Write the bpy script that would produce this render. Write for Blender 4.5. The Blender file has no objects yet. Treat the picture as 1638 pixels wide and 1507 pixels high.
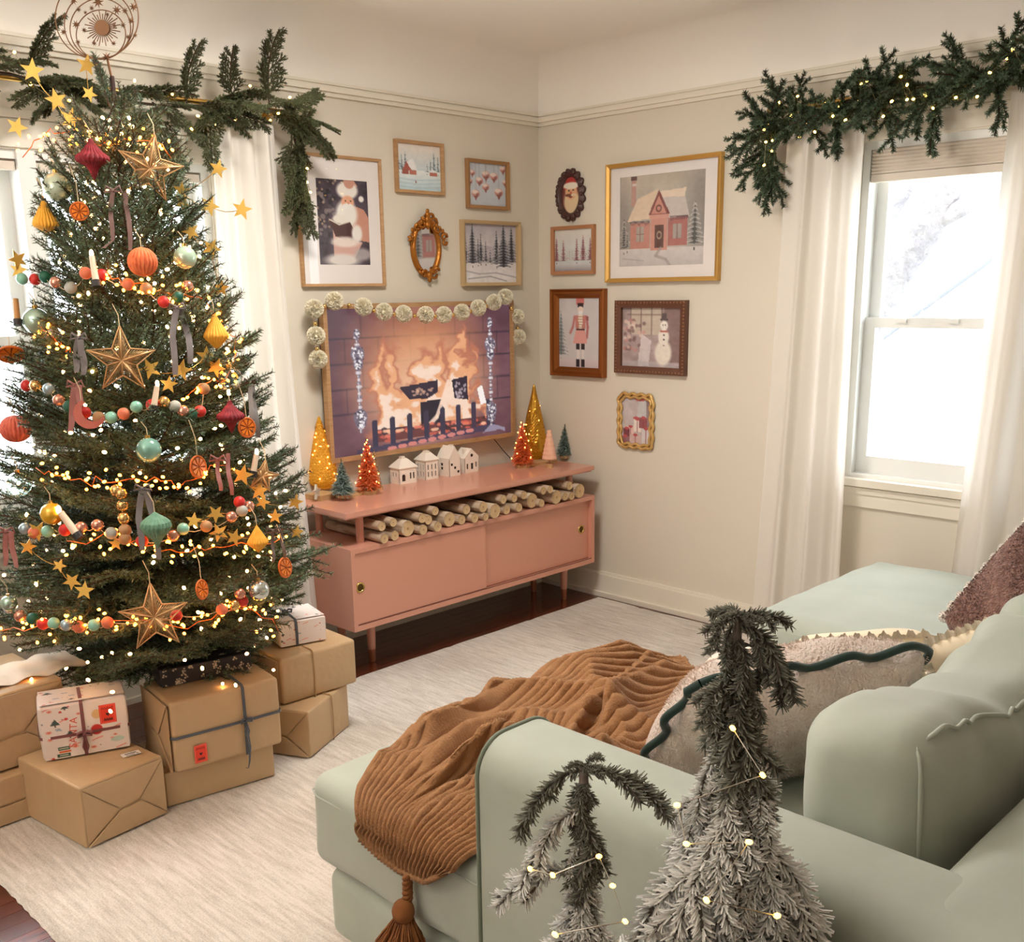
import bpy, math, random
import numpy as np
from mathutils import Vector, Matrix, Euler
S = bpy.context.scene
COL = S.collection
PI = math.pi
R = math.radians
rng = np.random.default_rng(11)
random.seed(5)

# ---------------------------------------------------------------- camera, world, lights, exposure
CAM = np.array([-4.0240, -3.7606, 1.55])
_y, _p, _r = R(45.2761), R(13.9073), R(-0.8067)
FW = np.array([math.sin(_y)*math.cos(_p), math.cos(_y)*math.cos(_p), -math.sin(_p)])
_rt = np.array([math.cos(_y), -math.sin(_y), 0]); _up = np.cross(_rt, FW)
RT = _rt*math.cos(_r)+_up*math.sin(_r); UP = -_rt*math.sin(_r)+_up*math.cos(_r)
FOC, PCX, PCY = 1658.92, 819.0, 875.68          # measured on the 1638 x 1507 photograph
cd = bpy.data.cameras.new('camera'); cam = bpy.data.objects.new('camera', cd); COL.objects.link(cam)
cd.sensor_width = 36; cd.lens = 36*FOC/1638; cd.shift_y = (PCY-753.5)/1638
cd.clip_start = .05; cd.clip_end = 200
cam.matrix_world = Matrix(((RT[0], UP[0], -FW[0], CAM[0]), (RT[1], UP[1], -FW[1], CAM[1]), (RT[2], UP[2], -FW[2], CAM[2]), (0, 0, 0, 1)))
S.camera = cam

wd = bpy.data.worlds.new('overcast_sky'); S.world = wd; wd.use_nodes = True
bg = wd.node_tree.nodes['Background']; bg.inputs[0].default_value = (.93, .965, 1.0, 1); bg.inputs[1].default_value = 11.0

def area(name, loc, target, sx, sy, power, col, portal=False):
    l = bpy.data.lights.new(name, 'AREA'); l.shape = 'RECTANGLE'; l.size = sx; l.size_y = sy
    l.energy = power; l.color = col
    if portal: l.cycles.is_portal = True
    o = bpy.data.objects.new(name, l); COL.objects.link(o); o.location = loc
    o.rotation_euler = (Vector(target)-Vector(loc)).to_track_quat('-Z', 'Y').to_euler()
    return o
area('portal_window', (.16, -2.02, 1.42), (-1, -2.02, 1.42), .62, 1.3, 1, (1, 1, 1), True)
area('portal_window', (-2.6, .16, 1.4), (-2.6, -1, 1.4), 1.7, 1.35, 1, (1, 1, 1), True)
area('daylight_side_window', (-5.35, -2.3, 1.5), (-1.5, -1.6, .7), 1.7, 1.5, 8, (.93, .96, 1.0))
area('added_ceiling_fill', (-1.95, -1.30, 2.585), (-1.95, -1.30, 0), .5, .5, 40, (1.0, .955, .89))  # added fill from above for rug, sofa and present tops; no known fitting
area('added_uplight_fill', (-4.75, -1.6, 1.85), (-4.2, -1.8, 3.2), .7, .7, 60, (1.0, .94, .85))  # added unseen fill bounced off the ceiling to brighten the room
S.view_settings.view_transform = 'Standard'; S.view_settings.look = 'None'
S.view_settings.gamma = 1.0; S.view_settings.use_curve_mapping = False
S.view_settings.exposure = 0.0
try:
    S.cycles.use_denoising = True
    S.cycles.max_bounces = 8; S.cycles.diffuse_bounces = 4; S.cycles.glossy_bounces = 3
    S.cycles.transmission_bounces = 5; S.cycles.transparent_max_bounces = 12; S.cycles.caustics_reflective = False
    S.cycles.caustics_refractive = False; S.cycles.sample_clamp_indirect = 6
except Exception: pass

# ---------------------------------------------------------------- helpers: pixels to world, materials, meshes
def ray(px, py): return FW*FOC+RT*(px-PCX)-UP*(py-PCY)
def onz(px, py, z=0): d = ray(px, py); return CAM+d*(z-CAM[2])/d[2]
def ony(px, py, y=0): d = ray(px, py); return CAM+d*(y-CAM[1])/d[1]
def onx(px, py, x=0): d = ray(px, py); return CAM+d*(x-CAM[0])/d[0]

def lin(c):
    o = []
    for x in c[:3]:
        x = x/255.
        o.append(x/12.92 if x <= .04045 else ((x+.055)/1.055)**2.4)
    return tuple(o)+(1,)

MATS = {}
def mat(name, col=(200, 200, 200), rough=.6, metal=0., var=None, bump=None, sheen=0., coat=0., emit=None, rand=0., trans=0., stretch=None, attr=None, spec=.5, alpha=1.):
    """var=(scale, other colour, contrast)  bump=(scale, strength)  emit=(colour, strength)  attr=(name, tip colour)"""
    if name in MATS: return MATS[name]
    m = bpy.data.materials.new(name); m.use_nodes = True; MATS[name] = m
    nt = m.node_tree; N = nt.nodes; L = nt.links; b = N['Principled BSDF']
    b.inputs['Base Color'].default_value = lin(col); b.inputs['Roughness'].default_value = rough
    b.inputs['Metallic'].default_value = metal; b.inputs['Specular IOR Level'].default_value = spec
    if sheen: b.inputs['Sheen Weight'].default_value = sheen; b.inputs['Sheen Roughness'].default_value = .4
    if coat: b.inputs['Coat Weight'].default_value = coat; b.inputs['Coat Roughness'].default_value = .08
    if trans: b.inputs['Transmission Weight'].default_value = trans
    if alpha < 1: b.inputs['Alpha'].default_value = alpha
    co = None
    if var or bump:
        tc = N.new('ShaderNodeTexCoord'); co = tc.outputs['Object']
        if stretch:
            mp = N.new('ShaderNodeMapping'); mp.inputs['Scale'].default_value = stretch; L.new(co, mp.inputs[0]); co = mp.outputs[0]
    out = None
    if var:
        n = N.new('ShaderNodeTexNoise'); n.inputs['Scale'].default_value = var[0]; n.inputs['Detail'].default_value = 5
        L.new(co, n.inputs['Vector'])
        r = N.new('ShaderNodeValToRGB'); k = var[2] if len(var) > 2 else .2
        r.color_ramp.elements[0].position = .5-k; r.color_ramp.elements[1].position = .5+k
        r.color_ramp.elements[0].color = lin(var[1]); r.color_ramp.elements[1].color = lin(col)
        L.new(n.outputs['Fac'], r.inputs[0]); out = r.outputs[0]
    if attr:
        a = N.new('ShaderNodeAttribute'); a.attribute_name = attr[0]
        mx = N.new('ShaderNodeMix'); mx.data_type = 'RGBA'; L.new(a.outputs['Fac'], mx.inputs[0])
        if out: L.new(out, mx.inputs[6])
        else: mx.inputs[6].default_value = lin(col)
        mx.inputs[7].default_value = lin(attr[1]); out = mx.outputs[2]
    if rand:
        oi = N.new('ShaderNodeObjectInfo'); hs = N.new('ShaderNodeHueSaturation')
        mr = N.new('ShaderNodeMapRange'); mr.inputs[3].default_value = 1-rand; mr.inputs[4].default_value = 1+rand
        L.new(oi.outputs['Random'], mr.inputs[0]); L.new(mr.outputs[0], hs.inputs['Value'])
        if out: L.new(out, hs.inputs['Color'])
        else: hs.inputs['Color'].default_value = lin(col)
        out = hs.outputs[0]
    if out: L.new(out, b.inputs['Base Color'])
    if bump:
        n = N.new('ShaderNodeTexNoise'); n.inputs['Scale'].default_value = bump[0]; n.inputs['Detail'].default_value = 4
        L.new(co, n.inputs['Vector']); bp = N.new('ShaderNodeBump'); bp.inputs['Strength'].default_value = bump[1]
        bp.inputs['Distance'].default_value = bump[2] if len(bump) > 2 else .01
        L.new(n.outputs['Fac'], bp.inputs['Height']); L.new(bp.outputs[0], b.inputs['Normal'])
    if emit:
        b.inputs['Emission Color'].default_value = lin(emit[0]); b.inputs['Emission Strength'].default_value = emit[1]
    return m

def paint_mat(name, rough=.55, emit=0., coat=0.):
    if name in MATS: return MATS[name]
    m = bpy.data.materials.new(name); m.use_nodes = True; MATS[name] = m
    N = m.node_tree.nodes; L = m.node_tree.links; b = N['Principled BSDF']
    a = N.new('ShaderNodeAttribute'); a.attribute_name = 'print'
    b.inputs['Roughness'].default_value = rough; b.inputs['Coat Weight'].default_value = coat
    if emit:
        b.inputs['Base Color'].default_value = (.01, .01, .012, 1)
        L.new(a.outputs['Color'], b.inputs['Emission Color']); b.inputs['Emission Strength'].default_value = emit
    else: L.new(a.outputs['Color'], b.inputs['Base Color'])
    return m

def pane_mat(name, tint=(1, 1, 1), gloss=1.0):
    if name in MATS: return MATS[name]
    m = bpy.data.materials.new(name); m.use_nodes = True; MATS[name] = m
    N = m.node_tree.nodes; L = m.node_tree.links; N.clear()
    o = N.new('ShaderNodeOutputMaterial'); mx = N.new('ShaderNodeMixShader'); t = N.new('ShaderNodeBsdfTransparent'); g = N.new('ShaderNodeBsdfGlossy')
    t.inputs[0].default_value = (*tint, 1); g.inputs['Roughness'].default_value = .01
    f = N.new('ShaderNodeFresnel'); ge = N.new('ShaderNodeNewGeometry'); ir = N.new('ShaderNodeMapRange'); ir.inputs[3].default_value = 1.5; ir.inputs[4].default_value = 1/1.5
    L.new(ge.outputs['Backfacing'], ir.inputs[0]); L.new(ir.outputs[0], f.inputs[0])
    mu = N.new('ShaderNodeMath'); mu.operation = 'MULTIPLY'; mu.inputs[1].default_value = gloss
    L.new(f.outputs[0], mu.inputs[0]); L.new(mu.outputs[0], mx.inputs[0]); L.new(t.outputs[0], mx.inputs[1]); L.new(g.outputs[0], mx.inputs[2]); L.new(mx.outputs[0], o.inputs[0])
    return m

def cloth_mat(name, col, tl=.4):
    if name in MATS: return MATS[name]
    m = bpy.data.materials.new(name); m.use_nodes = True; MATS[name] = m
    N = m.node_tree.nodes; L = m.node_tree.links; N.clear()
    o = N.new('ShaderNodeOutputMaterial'); mx = N.new('ShaderNodeMixShader'); d = N.new('ShaderNodeBsdfDiffuse'); t = N.new('ShaderNodeBsdfTranslucent')
    d.inputs[0].default_value = lin(col); t.inputs[0].default_value = lin(col); mx.inputs[0].default_value = tl
    tc = N.new('ShaderNodeTexCoord'); n = N.new('ShaderNodeTexNoise'); n.inputs['Scale'].default_value = 90; L.new(tc.outputs['Object'], n.inputs['Vector'])
    b = N.new('ShaderNodeBump'); b.inputs['Strength'].default_value = .12; b.inputs['Distance'].default_value = .004; L.new(n.outputs['Fac'], b.inputs['Height'])
    L.new(b.outputs[0], d.inputs['Normal'])
    L.new(d.outputs[0], mx.inputs[1]); L.new(t.outputs[0], mx.inputs[2]); L.new(mx.outputs[0], o.inputs[0])
    return m

W = {}
def root(name, label, cat, loc=(0, 0, 0), rz=0., group=None, rot=None):
    o = bpy.data.objects.new(name, None); COL.objects.link(o); o.empty_display_size = .05
    o.location = loc; o.rotation_euler = rot if rot else (0, 0, rz)
    o['label'] = label; o['category'] = cat
    if group: o['group'] = group
    W[o] = Matrix.LocRotScale(Vector(loc), Euler(o.rotation_euler), None)
    return o
def tag(o, label, cat, group=None):
    o['label'] = label; o['category'] = cat
    if group: o['group'] = group
    return o
def struct(o): o['kind'] = 'structure'; return o

def link(name, me, parent=None, M=None):
    o = bpy.data.objects.new(name, me); COL.objects.link(o)
    if parent: o.parent = parent
    if M is not None: o.matrix_local = M
    return o

def frame(d, up=(0, 0, 1)):
    d = Vector(d).normalized(); u = Vector(up)
    if abs(d.dot(u)) > .98: u = Vector((1, 0, 0))
    a = u.cross(d).normalized(); b = d.cross(a)
    return a, b, d

class MB:
    def __init__(s): s.v = []; s.f = []; s.mi = []; s.n = 0; s.cur = 0
    def add(s, v, f, M=None):
        v = np.asarray(v, float).reshape(-1, 3)
        if M is not None:
            A = np.array(M); v = v@A[:3, :3].T+A[:3, 3]
        s.v.append(v); b = s.n; s.n += len(v)
        s.f += [tuple(i+b for i in q) for q in f]; s.mi += [s.cur]*len(f); return s
    def box(s, x0, x1, y0, y1, z0, z1, M=None):
        x0, x1 = min(x0, x1), max(x0, x1); y0, y1 = min(y0, y1), max(y0, y1); z0, z1 = min(z0, z1), max(z0, z1)
        v = [(x, y, z) for z in (z0, z1) for y in (y0, y1) for x in (x0, x1)]
        return s.add(v, [(0, 2, 3, 1), (4, 5, 7, 6), (0, 1, 5, 4), (2, 6, 7, 3), (0, 4, 6, 2), (1, 3, 7, 5)], M)
    def tube(s, pts, r, n=6, cap=True, M=None):
        P = [Vector(p) for p in pts]; rr = r if hasattr(r, '__len__') else [r]*len(P)
        v = []; f = []; prev = None
        for i, p in enumerate(P):
            d = (P[min(i+1, len(P)-1)]-P[max(i-1, 0)])
            if d.length < 1e-9: d = Vector((0, 0, 1))
            d.normalize()
            if prev is None: a, b, _ = frame(d)
            else:
                a = prev-d*prev.dot(d)
                if a.length < 1e-6: a, b, _ = frame(d)
                a.normalize(); b = d.cross(a)
            prev = a
            for k in range(n):
                t = 2*PI*k/n; v.append(p+a*(math.cos(t)*rr[i])+b*(math.sin(t)*rr[i]))
        for i in range(len(P)-1):
            for k in range(n):
                f.append((i*n+k, i*n+(k+1) % n, (i+1)*n+(k+1) % n, (i+1)*n+k))
        if cap: f.append(tuple(range(n))[::-1]); f.append(tuple((len(P)-1)*n+k for k in range(n)))
        return s.add([tuple(q) for q in v], f, M)
    def lathe(s, prof, n=24, c=(0, 0, 0), M=None, mod=None):
        v = []; f = []; m = len(prof)
        for r, z in prof:
            for k in range(n):
                t = 2*PI*k/n; q = r*(mod(t, z) if mod else 1); v.append((c[0]+q*math.cos(t), c[1]+q*math.sin(t), c[2]+z))
        for i in range(m-1):
            for k in range(n): f.append((i*n+k, i*n+(k+1) % n, (i+1)*n+(k+1) % n, (i+1)*n+k))
        f.append(tuple(range(n))[::-1]); f.append(tuple((m-1)*n+k for k in range(n)))
        return s.add(v, f, M)
    def ball(s, c, r, n=12, m=8, M=None, sc=(1, 1, 1)):
        prof = [(max(r*math.sin(PI*i/m), 1e-5), -r*math.cos(PI*i/m)) for i in range(m+1)]
        v = []; f = []
        for a, z in prof:
            for k in range(n): t = 2*PI*k/n; v.append((c[0]+sc[0]*a*math.cos(t), c[1]+sc[1]*a*math.sin(t), c[2]+sc[2]*z))
        for i in range(m):
            for k in range(n): f.append((i*n+k, i*n+(k+1) % n, (i+1)*n+(k+1) % n, (i+1)*n+k))
        return s.add(v, f, M)
    def prism(s, pts, z0, z1, M=None):
        n = len(pts); v = [(x, y, z0) for x, y in pts]+[(x, y, z1) for x, y in pts]
        return s.add(v, [tuple(range(n))[::-1], tuple(range(n, 2*n))]+[(i, (i+1) % n, n+(i+1) % n, n+i) for i in range(n)], M)
    def grid(s, A, wrap=False):
        """A: (n, m, 3) points"""
        A = np.asarray(A); n, m = A.shape[:2]
        i, j = np.meshgrid(np.arange(n-1), np.arange(m-1), indexing='ij'); a = (i*m+j).ravel()
        return s.add(A.reshape(-1, 3), list(map(tuple, np.stack([a, a+m, a+m+1, a+1], 1))))
    def rbox(s, c, size, r=.03, n=6, bulge=0., M=None, pillow=None, noise=0.):
        """rounded box of full size; bulge puffs every face out"""
        h = np.array(size)/2.; r = min(r, h.min()*.98); vs = []; fs = []; b0 = 0
        k = max(n, 2)
        def samples(hh):
            inner = hh-r
            mid = list(np.linspace(-inner, inner, k+1))
            lo = [-(inner)-r*math.tan(PI/4*(1-q)) for q in np.linspace(0, 1, k//2+1)]
            return sorted(set([round(x, 6) for x in lo+mid+[-x for x in lo]]))
        for ax in range(3):
            u, w = (ax+1) % 3, (ax+2) % 3
            su, sw = samples(h[u]), samples(h[w])
            for sg in (-1, 1):
                g = np.zeros((len(su), len(sw), 3))
                g[..., u] = np.array(su)[:, None]; g[..., w] = np.array(sw)[None, :]; g[..., ax] = sg*h[ax]
                core = np.clip(g, -(h-r), h-r); d = g-core; L = np.linalg.norm(d, axis=-1, keepdims=True); L[L == 0] = 1
                g = core+d/L*r
                q = g/h
                if bulge:
                    for a2 in range(3):
                        e = (1-np.clip(q[..., (a2+1) % 3], -1, 1)**2)*(1-np.clip(q[..., (a2+2) % 3], -1, 1)**2)
                        g[..., a2] += np.sign(q[..., a2])*np.abs(q[..., a2])**2*bulge*e*(h[a2]/h.max()*.5+.5)
                if pillow:                      # thin the edge: pillow=(axis, edge fraction)
                    a2, ed = pillow; e = (1-np.abs(q[..., (a2+1) % 3])**3)*(1-np.abs(q[..., (a2+2) % 3])**3)
                    g[..., a2] *= ed+(1-ed)*np.sqrt(np.clip(e, 0, 1))
                if noise:
                    g += noise*np.stack([np.sin(g[..., 1]*23+g[..., 2]*17+1), np.sin(g[..., 2]*21+g[..., 0]*19+2), np.sin(g[..., 0]*25+g[..., 1]*16)], -1)
                nu, nw = g.shape[:2]
                i, j = np.meshgrid(np.arange(nu-1), np.arange(nw-1), indexing='ij'); a = (i*nw+j).ravel()+b0
                q4 = np.stack([a, a+nw, a+nw+1, a+1], 1)
                if sg < 0: q4 = q4[:, ::-1]
                vs.append(g.reshape(-1, 3)); fs += list(map(tuple, q4)); b0 += nu*nw
        v = np.concatenate(vs)
        # weld the seams
        key = np.round(v*1e5).astype(np.int64); _, idx, inv = np.unique(key, axis=0, return_index=True, return_inverse=True); inv = inv.ravel()
        v = v[idx]; fs = [tuple(inv[list(q)]) for q in fs]; fs = [q for q in fs if len(set(q)) > 2]
        return s.add(v+np.array(c) if M is None else v, fs, M)
    def mesh(s, name, mats, smooth=40):
        me = bpy.data.meshes.new(name)
        me.from_pydata(np.concatenate(s.v).tolist() if s.v else [], [], s.f)
        for m in (mats if isinstance(mats, (list, tuple)) else [mats]): me.materials.append(m)
        if any(s.mi): me.polygons.foreach_set('material_index', s.mi)
        if smooth:
            me.polygons.foreach_set('use_smooth', [True]*len(me.polygons))
            if smooth < 180: me.set_sharp_from_angle(angle=R(smooth))
        me.update(); return me
    def build(s, name, m, parent=None, smooth=40, local=False, org=None):
        if parent is not None and not local and parent in W:
            A = np.array(W[parent].inverted()); s.v = [v@A[:3, :3].T+A[:3, 3] for v in s.v]
        if org is not None: s.v = [v-np.array(org) for v in s.v]
        o = link(name, s.mesh(name, m, smooth), parent)
        if org is not None: o.location = org
        if parent is not None and parent in W: W[o] = W[parent].copy()
        return o

def sub(o, kind=None):          # children of a part keep world coordinates
    return o
def noise2(h, w, sc, seed=0, oct=3):
    g = np.random.default_rng(seed); out = np.zeros((h, w)); amp = 1.; tot = 0
    for o in range(oct):
        n = max(2, int(sc*2**o)); a = g.random((n+2, n+2))
        y = np.linspace(0, n, h); x = np.linspace(0, n, w); yi = np.minimum(y.astype(int), n); xi = np.minimum(x.astype(int), n)
        fy = (y-yi)[:, None]; fx = (x-xi)[None, :]; fy = fy*fy*(3-2*fy); fx = fx*fx*(3-2*fx)
        out += amp*((a[yi][:, xi]*(1-fy)+a[yi+1][:, xi]*fy)*(1-fx)+(a[yi][:, xi+1]*(1-fy)+a[yi+1][:, xi+1]*fy)*fx); tot += amp; amp *= .5
    return out/tot

class Cv:
    """a small painting: flat print held as vertex colours, u to the right, v downwards, both 0..1"""
    def __init__(s, w, h, bg=(255, 255, 255)):
        s.w, s.h = w, h; s.c = np.ones((h, w, 3))*np.array(bg, float); s.asp = h/w
        s.u, s.v = np.meshgrid((np.arange(w)+.5)/w, (np.arange(h)+.5)/h)
    def mix(s, mask, col, a=1.):
        m = (mask*a)[..., None]; s.c = s.c*(1-m)+np.array(col, float)*m; return s
    def grad(s, top, bot, v0=0., v1=1.):
        t = np.clip((s.v-v0)/(v1-v0), 0, 1)[..., None]; m = (s.v >= v0) & (s.v <= v1)
        c = np.array(top, float)*(1-t)+np.array(bot, float)*t; s.c[m] = c[m]; return s
    def nz(s, amp, sc=8, seed=0): s.c += ((noise2(s.h, s.w, sc, seed)-.5)*2*amp)[..., None]; return s
    def ell(s, cu, cv, ru, rv, col, a=1., soft=.15, rot=0.):
        x, y = s.u-cu, (s.v-cv)*s.asp; c, n = math.cos(rot), math.sin(rot); x, y = x*c+y*n, -x*n+y*c
        d = np.sqrt((x/ru)**2+(y/(rv*s.asp))**2); return s.mix(np.clip((1-d)/max(soft, 1e-3)+.5, 0, 1), col, a)
    def rect(s, u0, v0, u1, v1, col, a=1.): return s.mix(((s.u >= u0) & (s.u <= u1) & (s.v >= v0) & (s.v <= v1)).astype(float), col, a)
    def poly(s, pts, col, a=1.):
        ins = np.zeros(s.u.shape, bool); n = len(pts)
        for i in range(n):
            (x1, y1), (x2, y2) = pts[i], pts[(i+1) % n]
            if y1 == y2: continue
            c = ((s.v < y1) != (s.v < y2)) & (s.u < (x2-x1)*(s.v-y1)/(y2-y1)+x1); ins ^= c
        return s.mix(ins.astype(float), col, a)
    def line(s, pts, w, col, a=1.):
        for (x1, y1), (x2, y2) in zip(pts[:-1], pts[1:]):
            dx, dy = x2-x1, (y2-y1)*s.asp; L = dx*dx+dy*dy+1e-12
            t = np.clip(((s.u-x1)*dx+(s.v-y1)*s.asp*dy)/L, 0, 1); d = np.hypot(s.u-x1-t*dx, (s.v-y1)*s.asp-t*dy)
            s.mix(np.clip((w/2-d)*s.w+.5, 0, 1), col, a)
        return s
    def fir(s, u, v, hh, ww, dark, snow, seed=0, a=1.):
        """a conifer standing with its foot at (u, v)"""
        g = np.random.default_rng(seed); n = max(4, int(hh*20)); ww = ww*1.45
        s.rect(u-.006, v-.03*hh, u+.006, v+.02, dark, a)
        for k in range(n):
            t = k/n; y = v-hh*.06-hh*.94*(1-t); w = ww*(.12+.88*t)*(.8+.4*g.random())
            s.poly([(u, y-hh*.11), (u-w*.5, y), (u-w, y+hh*.055), (u-w*.3, y+hh*.03), (u, y+hh*.055), (u+w*.35, y+hh*.03), (u+w, y+hh*.055), (u+w*.5, y)], dark, a*.9)
            if snow is not None:
                s.line([(u-w*.9, y+hh*.035), (u-w*.2, y-hh*.02)], ww*.12, snow, a*.7); s.line([(u+w*.2, y-hh*.015), (u+w*.85, y+hh*.03)], ww*.12, snow, a*.7)
        return s
    def sheet(s, name, O, U, V, m, parent):
        """lay the print as a flat sheet: O top-left corner, U along the width, V down the height (world)"""
        O, U, V = (np.array(q, float) for q in (O, U, V)); a = np.linspace(0, 1, s.w); b = np.linspace(0, 1, s.h)
        P = O+a[None, :, None]*U+b[:, None, None]*V
        mb = MB(); mb.grid(P); o = mb.build(name, m, parent, smooth=0)
        at = o.data.color_attributes.new('print', 'FLOAT_COLOR', 'POINT'); c = np.clip(s.c, 0, 255)/255.
        c = np.where(c <= .04045, c/12.92, ((c+.055)/1.055)**2.4); c = np.concatenate([c, np.ones(c.shape[:2]+(1,))], -1)
        at.data.foreach_set('color', c.astype(np.float32).ravel()); return o

def needles(stems, per_m, nl, nw, g, fwd=.55, quad=False, flat=0., cone=False, ang=None):
    """stems: list of polylines; returns verts, faces, tip values for needles set round them"""
    B = []; D = []
    for st in stems:
        P = np.array(st, float); seg = np.linalg.norm(np.diff(P, axis=0), axis=1); L = seg.sum(); n = max(3, int(L*per_m))
        t = (np.arange(n)+g.random(n))/n*L; cs = np.concatenate([[0], np.cumsum(seg)]); i = np.clip(np.searchsorted(cs, t)-1, 0, len(seg)-1)
        f = ((t-cs[i])/seg[i])[:, None]; p = P[i]*(1-f)+P[i+1]*f; d = (P[i+1]-P[i])/seg[i][:, None]
        ph = g.random(n)*2*PI
        a = np.cross(d, [0, 0, 1.]); na = np.linalg.norm(a, axis=1, keepdims=True); a = np.where(na < 1e-3, [1., 0, 0], a/np.maximum(na, 1e-6)); b = np.cross(a, d)
        rad = a*np.cos(ph)[:, None]+b*(np.sin(ph)*(1-flat))[:, None]
        k = fwd+(g.random(n)-.5)*.35; dd = d*k[:, None]+rad*np.sqrt(np.clip(1-k*k, .05, 1))[:, None]
        B.append(p); D.append(dd/np.linalg.norm(dd, axis=1, keepdims=True))
    B = np.concatenate(B); D = np.concatenate(D); n = len(B); ln = (nl*(.7+.6*g.random(n)))[:, None]
    s = np.cross(D, g.normal(size=(n, 3))); s /= np.maximum(np.linalg.norm(s, axis=1, keepdims=True), 1e-6)
    if cone:
        s2 = np.cross(D, s); V = np.stack([B+s*nw, B-s*nw*.5+s2*nw*.87, B-s*nw*.5-s2*nw*.87, B+D*ln+s*nw*.45, B+D*ln-s*nw*.22+s2*nw*.38, B+D*ln-s*nw*.22-s2*nw*.38], 1).reshape(-1, 3)
        i = np.arange(n)*6; F = np.concatenate([np.stack([i, i+1, i+4, i+3], 1), np.stack([i+1, i+2, i+5, i+4], 1), np.stack([i+2, i, i+3, i+5], 1)])
        F = list(map(tuple, F))+list(map(tuple, np.stack([i+3, i+4, i+5], 1))); tip = np.tile([0, 0, 0, 1, 1, 1.], n)
    else:
        V = np.stack([B-s*nw/2, B+s*nw/2, B+D*ln*.6+s*nw/2, B+D*ln, B+D*ln*.6-s*nw/2], 1).reshape(-1, 3)
        i = np.arange(n)*5; F = list(map(tuple, np.stack([i, i+1, i+2, i+3, i+4], 1))); tip = np.tile([0, 0, .6, 1, .6], n)
    return V, F, tip
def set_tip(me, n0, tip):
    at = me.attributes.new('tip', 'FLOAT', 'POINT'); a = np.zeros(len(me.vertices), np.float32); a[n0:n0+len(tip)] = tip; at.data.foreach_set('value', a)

# ---------------------------------------------------------------- the room
wall_m = mat('wall_paint', (222, 213, 197), .75, bump=(60, .05, .004))
ceil_m = mat('ceiling_paint', (252, 246, 238), .8)
trim_m = mat('trim_paint', (236, 228, 212), .45)
X0, Y0, CZ = -5.5, -5.6, 2.60
WIN_A = (-3.40, -1.85, .78, 2.03); WIN_B = (-2.31, -1.735, .775, 2.09)
m = MB(); m.box(X0-.16, WIN_A[0], 0, .16, 0, 2.75); m.box(WIN_A[1], .16, 0, .16, 0, 2.75)
m.box(WIN_A[0], WIN_A[1], 0, .16, 0, WIN_A[2]); m.box(WIN_A[0], WIN_A[1], 0, .16, WIN_A[3], 2.75); struct(m.build('wall_back', wall_m, smooth=0))
m = MB(); m.box(0, .16, Y0, WIN_B[0], 0, 2.75); m.box(0, .16, WIN_B[1], 0, 0, 2.75)
m.box(0, .16, WIN_B[0], WIN_B[1], 0, WIN_B[2]); m.box(0, .16, WIN_B[0], WIN_B[1], WIN_B[3], 2.75); struct(m.build('wall_right', wall_m, smooth=0))
m = MB(); m.box(X0-.16, X0, Y0, 0, 0, 2.75); struct(m.build('wall_left', wall_m, smooth=0))
m = MB(); m.box(X0-.16, .16, Y0-.16, Y0, 0, 2.75); struct(m.build('wall_front', wall_m, smooth=0))
m = MB(); m.box(X0, 0, Y0, 0, CZ, CZ+.15); struct(m.build('ceiling', ceil_m, smooth=0))
t = np.linspace(0, PI/2, 12); cvD = .24*(1-np.cos(t)); cvZ = 2.385+(CZ-2.385)*np.sin(t)
m = MB()
m.grid(np.stack([np.stack([np.full(12, X0), -cvD, cvZ], 1), np.stack([-cvD, -cvD, cvZ], 1)]))
m.grid(np.stack([np.stack([-cvD, np.full(12, Y0), cvZ], 1), np.stack([-cvD, -cvD, cvZ], 1)]))
struct(m.build('trim_1', ceil_m, smooth=60))
for nm, ax in (('trim_2', 0), ('trim_3', 1)):
    m = MB()
    for d, z0, z1 in ((.016, 2.336, 2.388), (.030, 2.352, 2.372), (.022, 2.380, 2.390)):
        if ax == 0: m.box(X0, 0, -d, 0, z0, z1)
        else: m.box(-d, 0, Y0, 0, z0, z1)
    struct(m.build(nm, trim_m, smooth=0))
for nm, ax in (('baseboard_back', 0), ('baseboard_right', 1)):
    m = MB()
    for d, z0, z1 in ((.016, 0, .115), (.012, .115, .13), (.030, 0, .024)):
        if ax == 0: m.box(X0, 0, -d, 0, z0, z1)
        else: m.box(-d, 0, Y0, 0, z0, z1)
    struct(m.build(nm, trim_m, smooth=0))

# floor of narrow boards
sub_m = mat('subfloor', (40, 18, 10), .8)
m = MB(); m.box(X0, 0, Y0, 0, -.1, -.012); floor = struct(m.build('floor', sub_m, smooth=0))
plank_m = mat('dark_hardwood', (104, 44, 22), .22, var=(5, (62, 24, 12), .25), stretch=(1.2, 14, 4), rand=.3, coat=.3)
rest = MB(); w = .0575; g = random.Random(3); pm = {}
row = 0; y = -.001
while y > Y0+w:
    x = 0-g.random()*.9; xs = [0.]
    while x > X0: xs.append(x); x -= .8+g.random()*.7
    xs.append(X0)
    for a, b in zip(xs[:-1], xs[1:]):
        if a-b < .02: continue
        if y > -.98 or (y > -1.7 and b < -3.2):
            L = round(a-b, 1); mb = MB(); mb.box(b+.0008, a-.0008, y-w+.0008, y-.0008, -.02, -.0004-.0006*g.random())
            mb.build('plank', plank_m, floor, smooth=0)
        else: rest.box(b+.0008, a-.0008, y-w+.0008, y-.0008, -.02, -.0006)
    y -= w; row += 1
o = rest.build('plank_field', plank_m, floor, smooth=0); o['kind'] = 'stuff'

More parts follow.
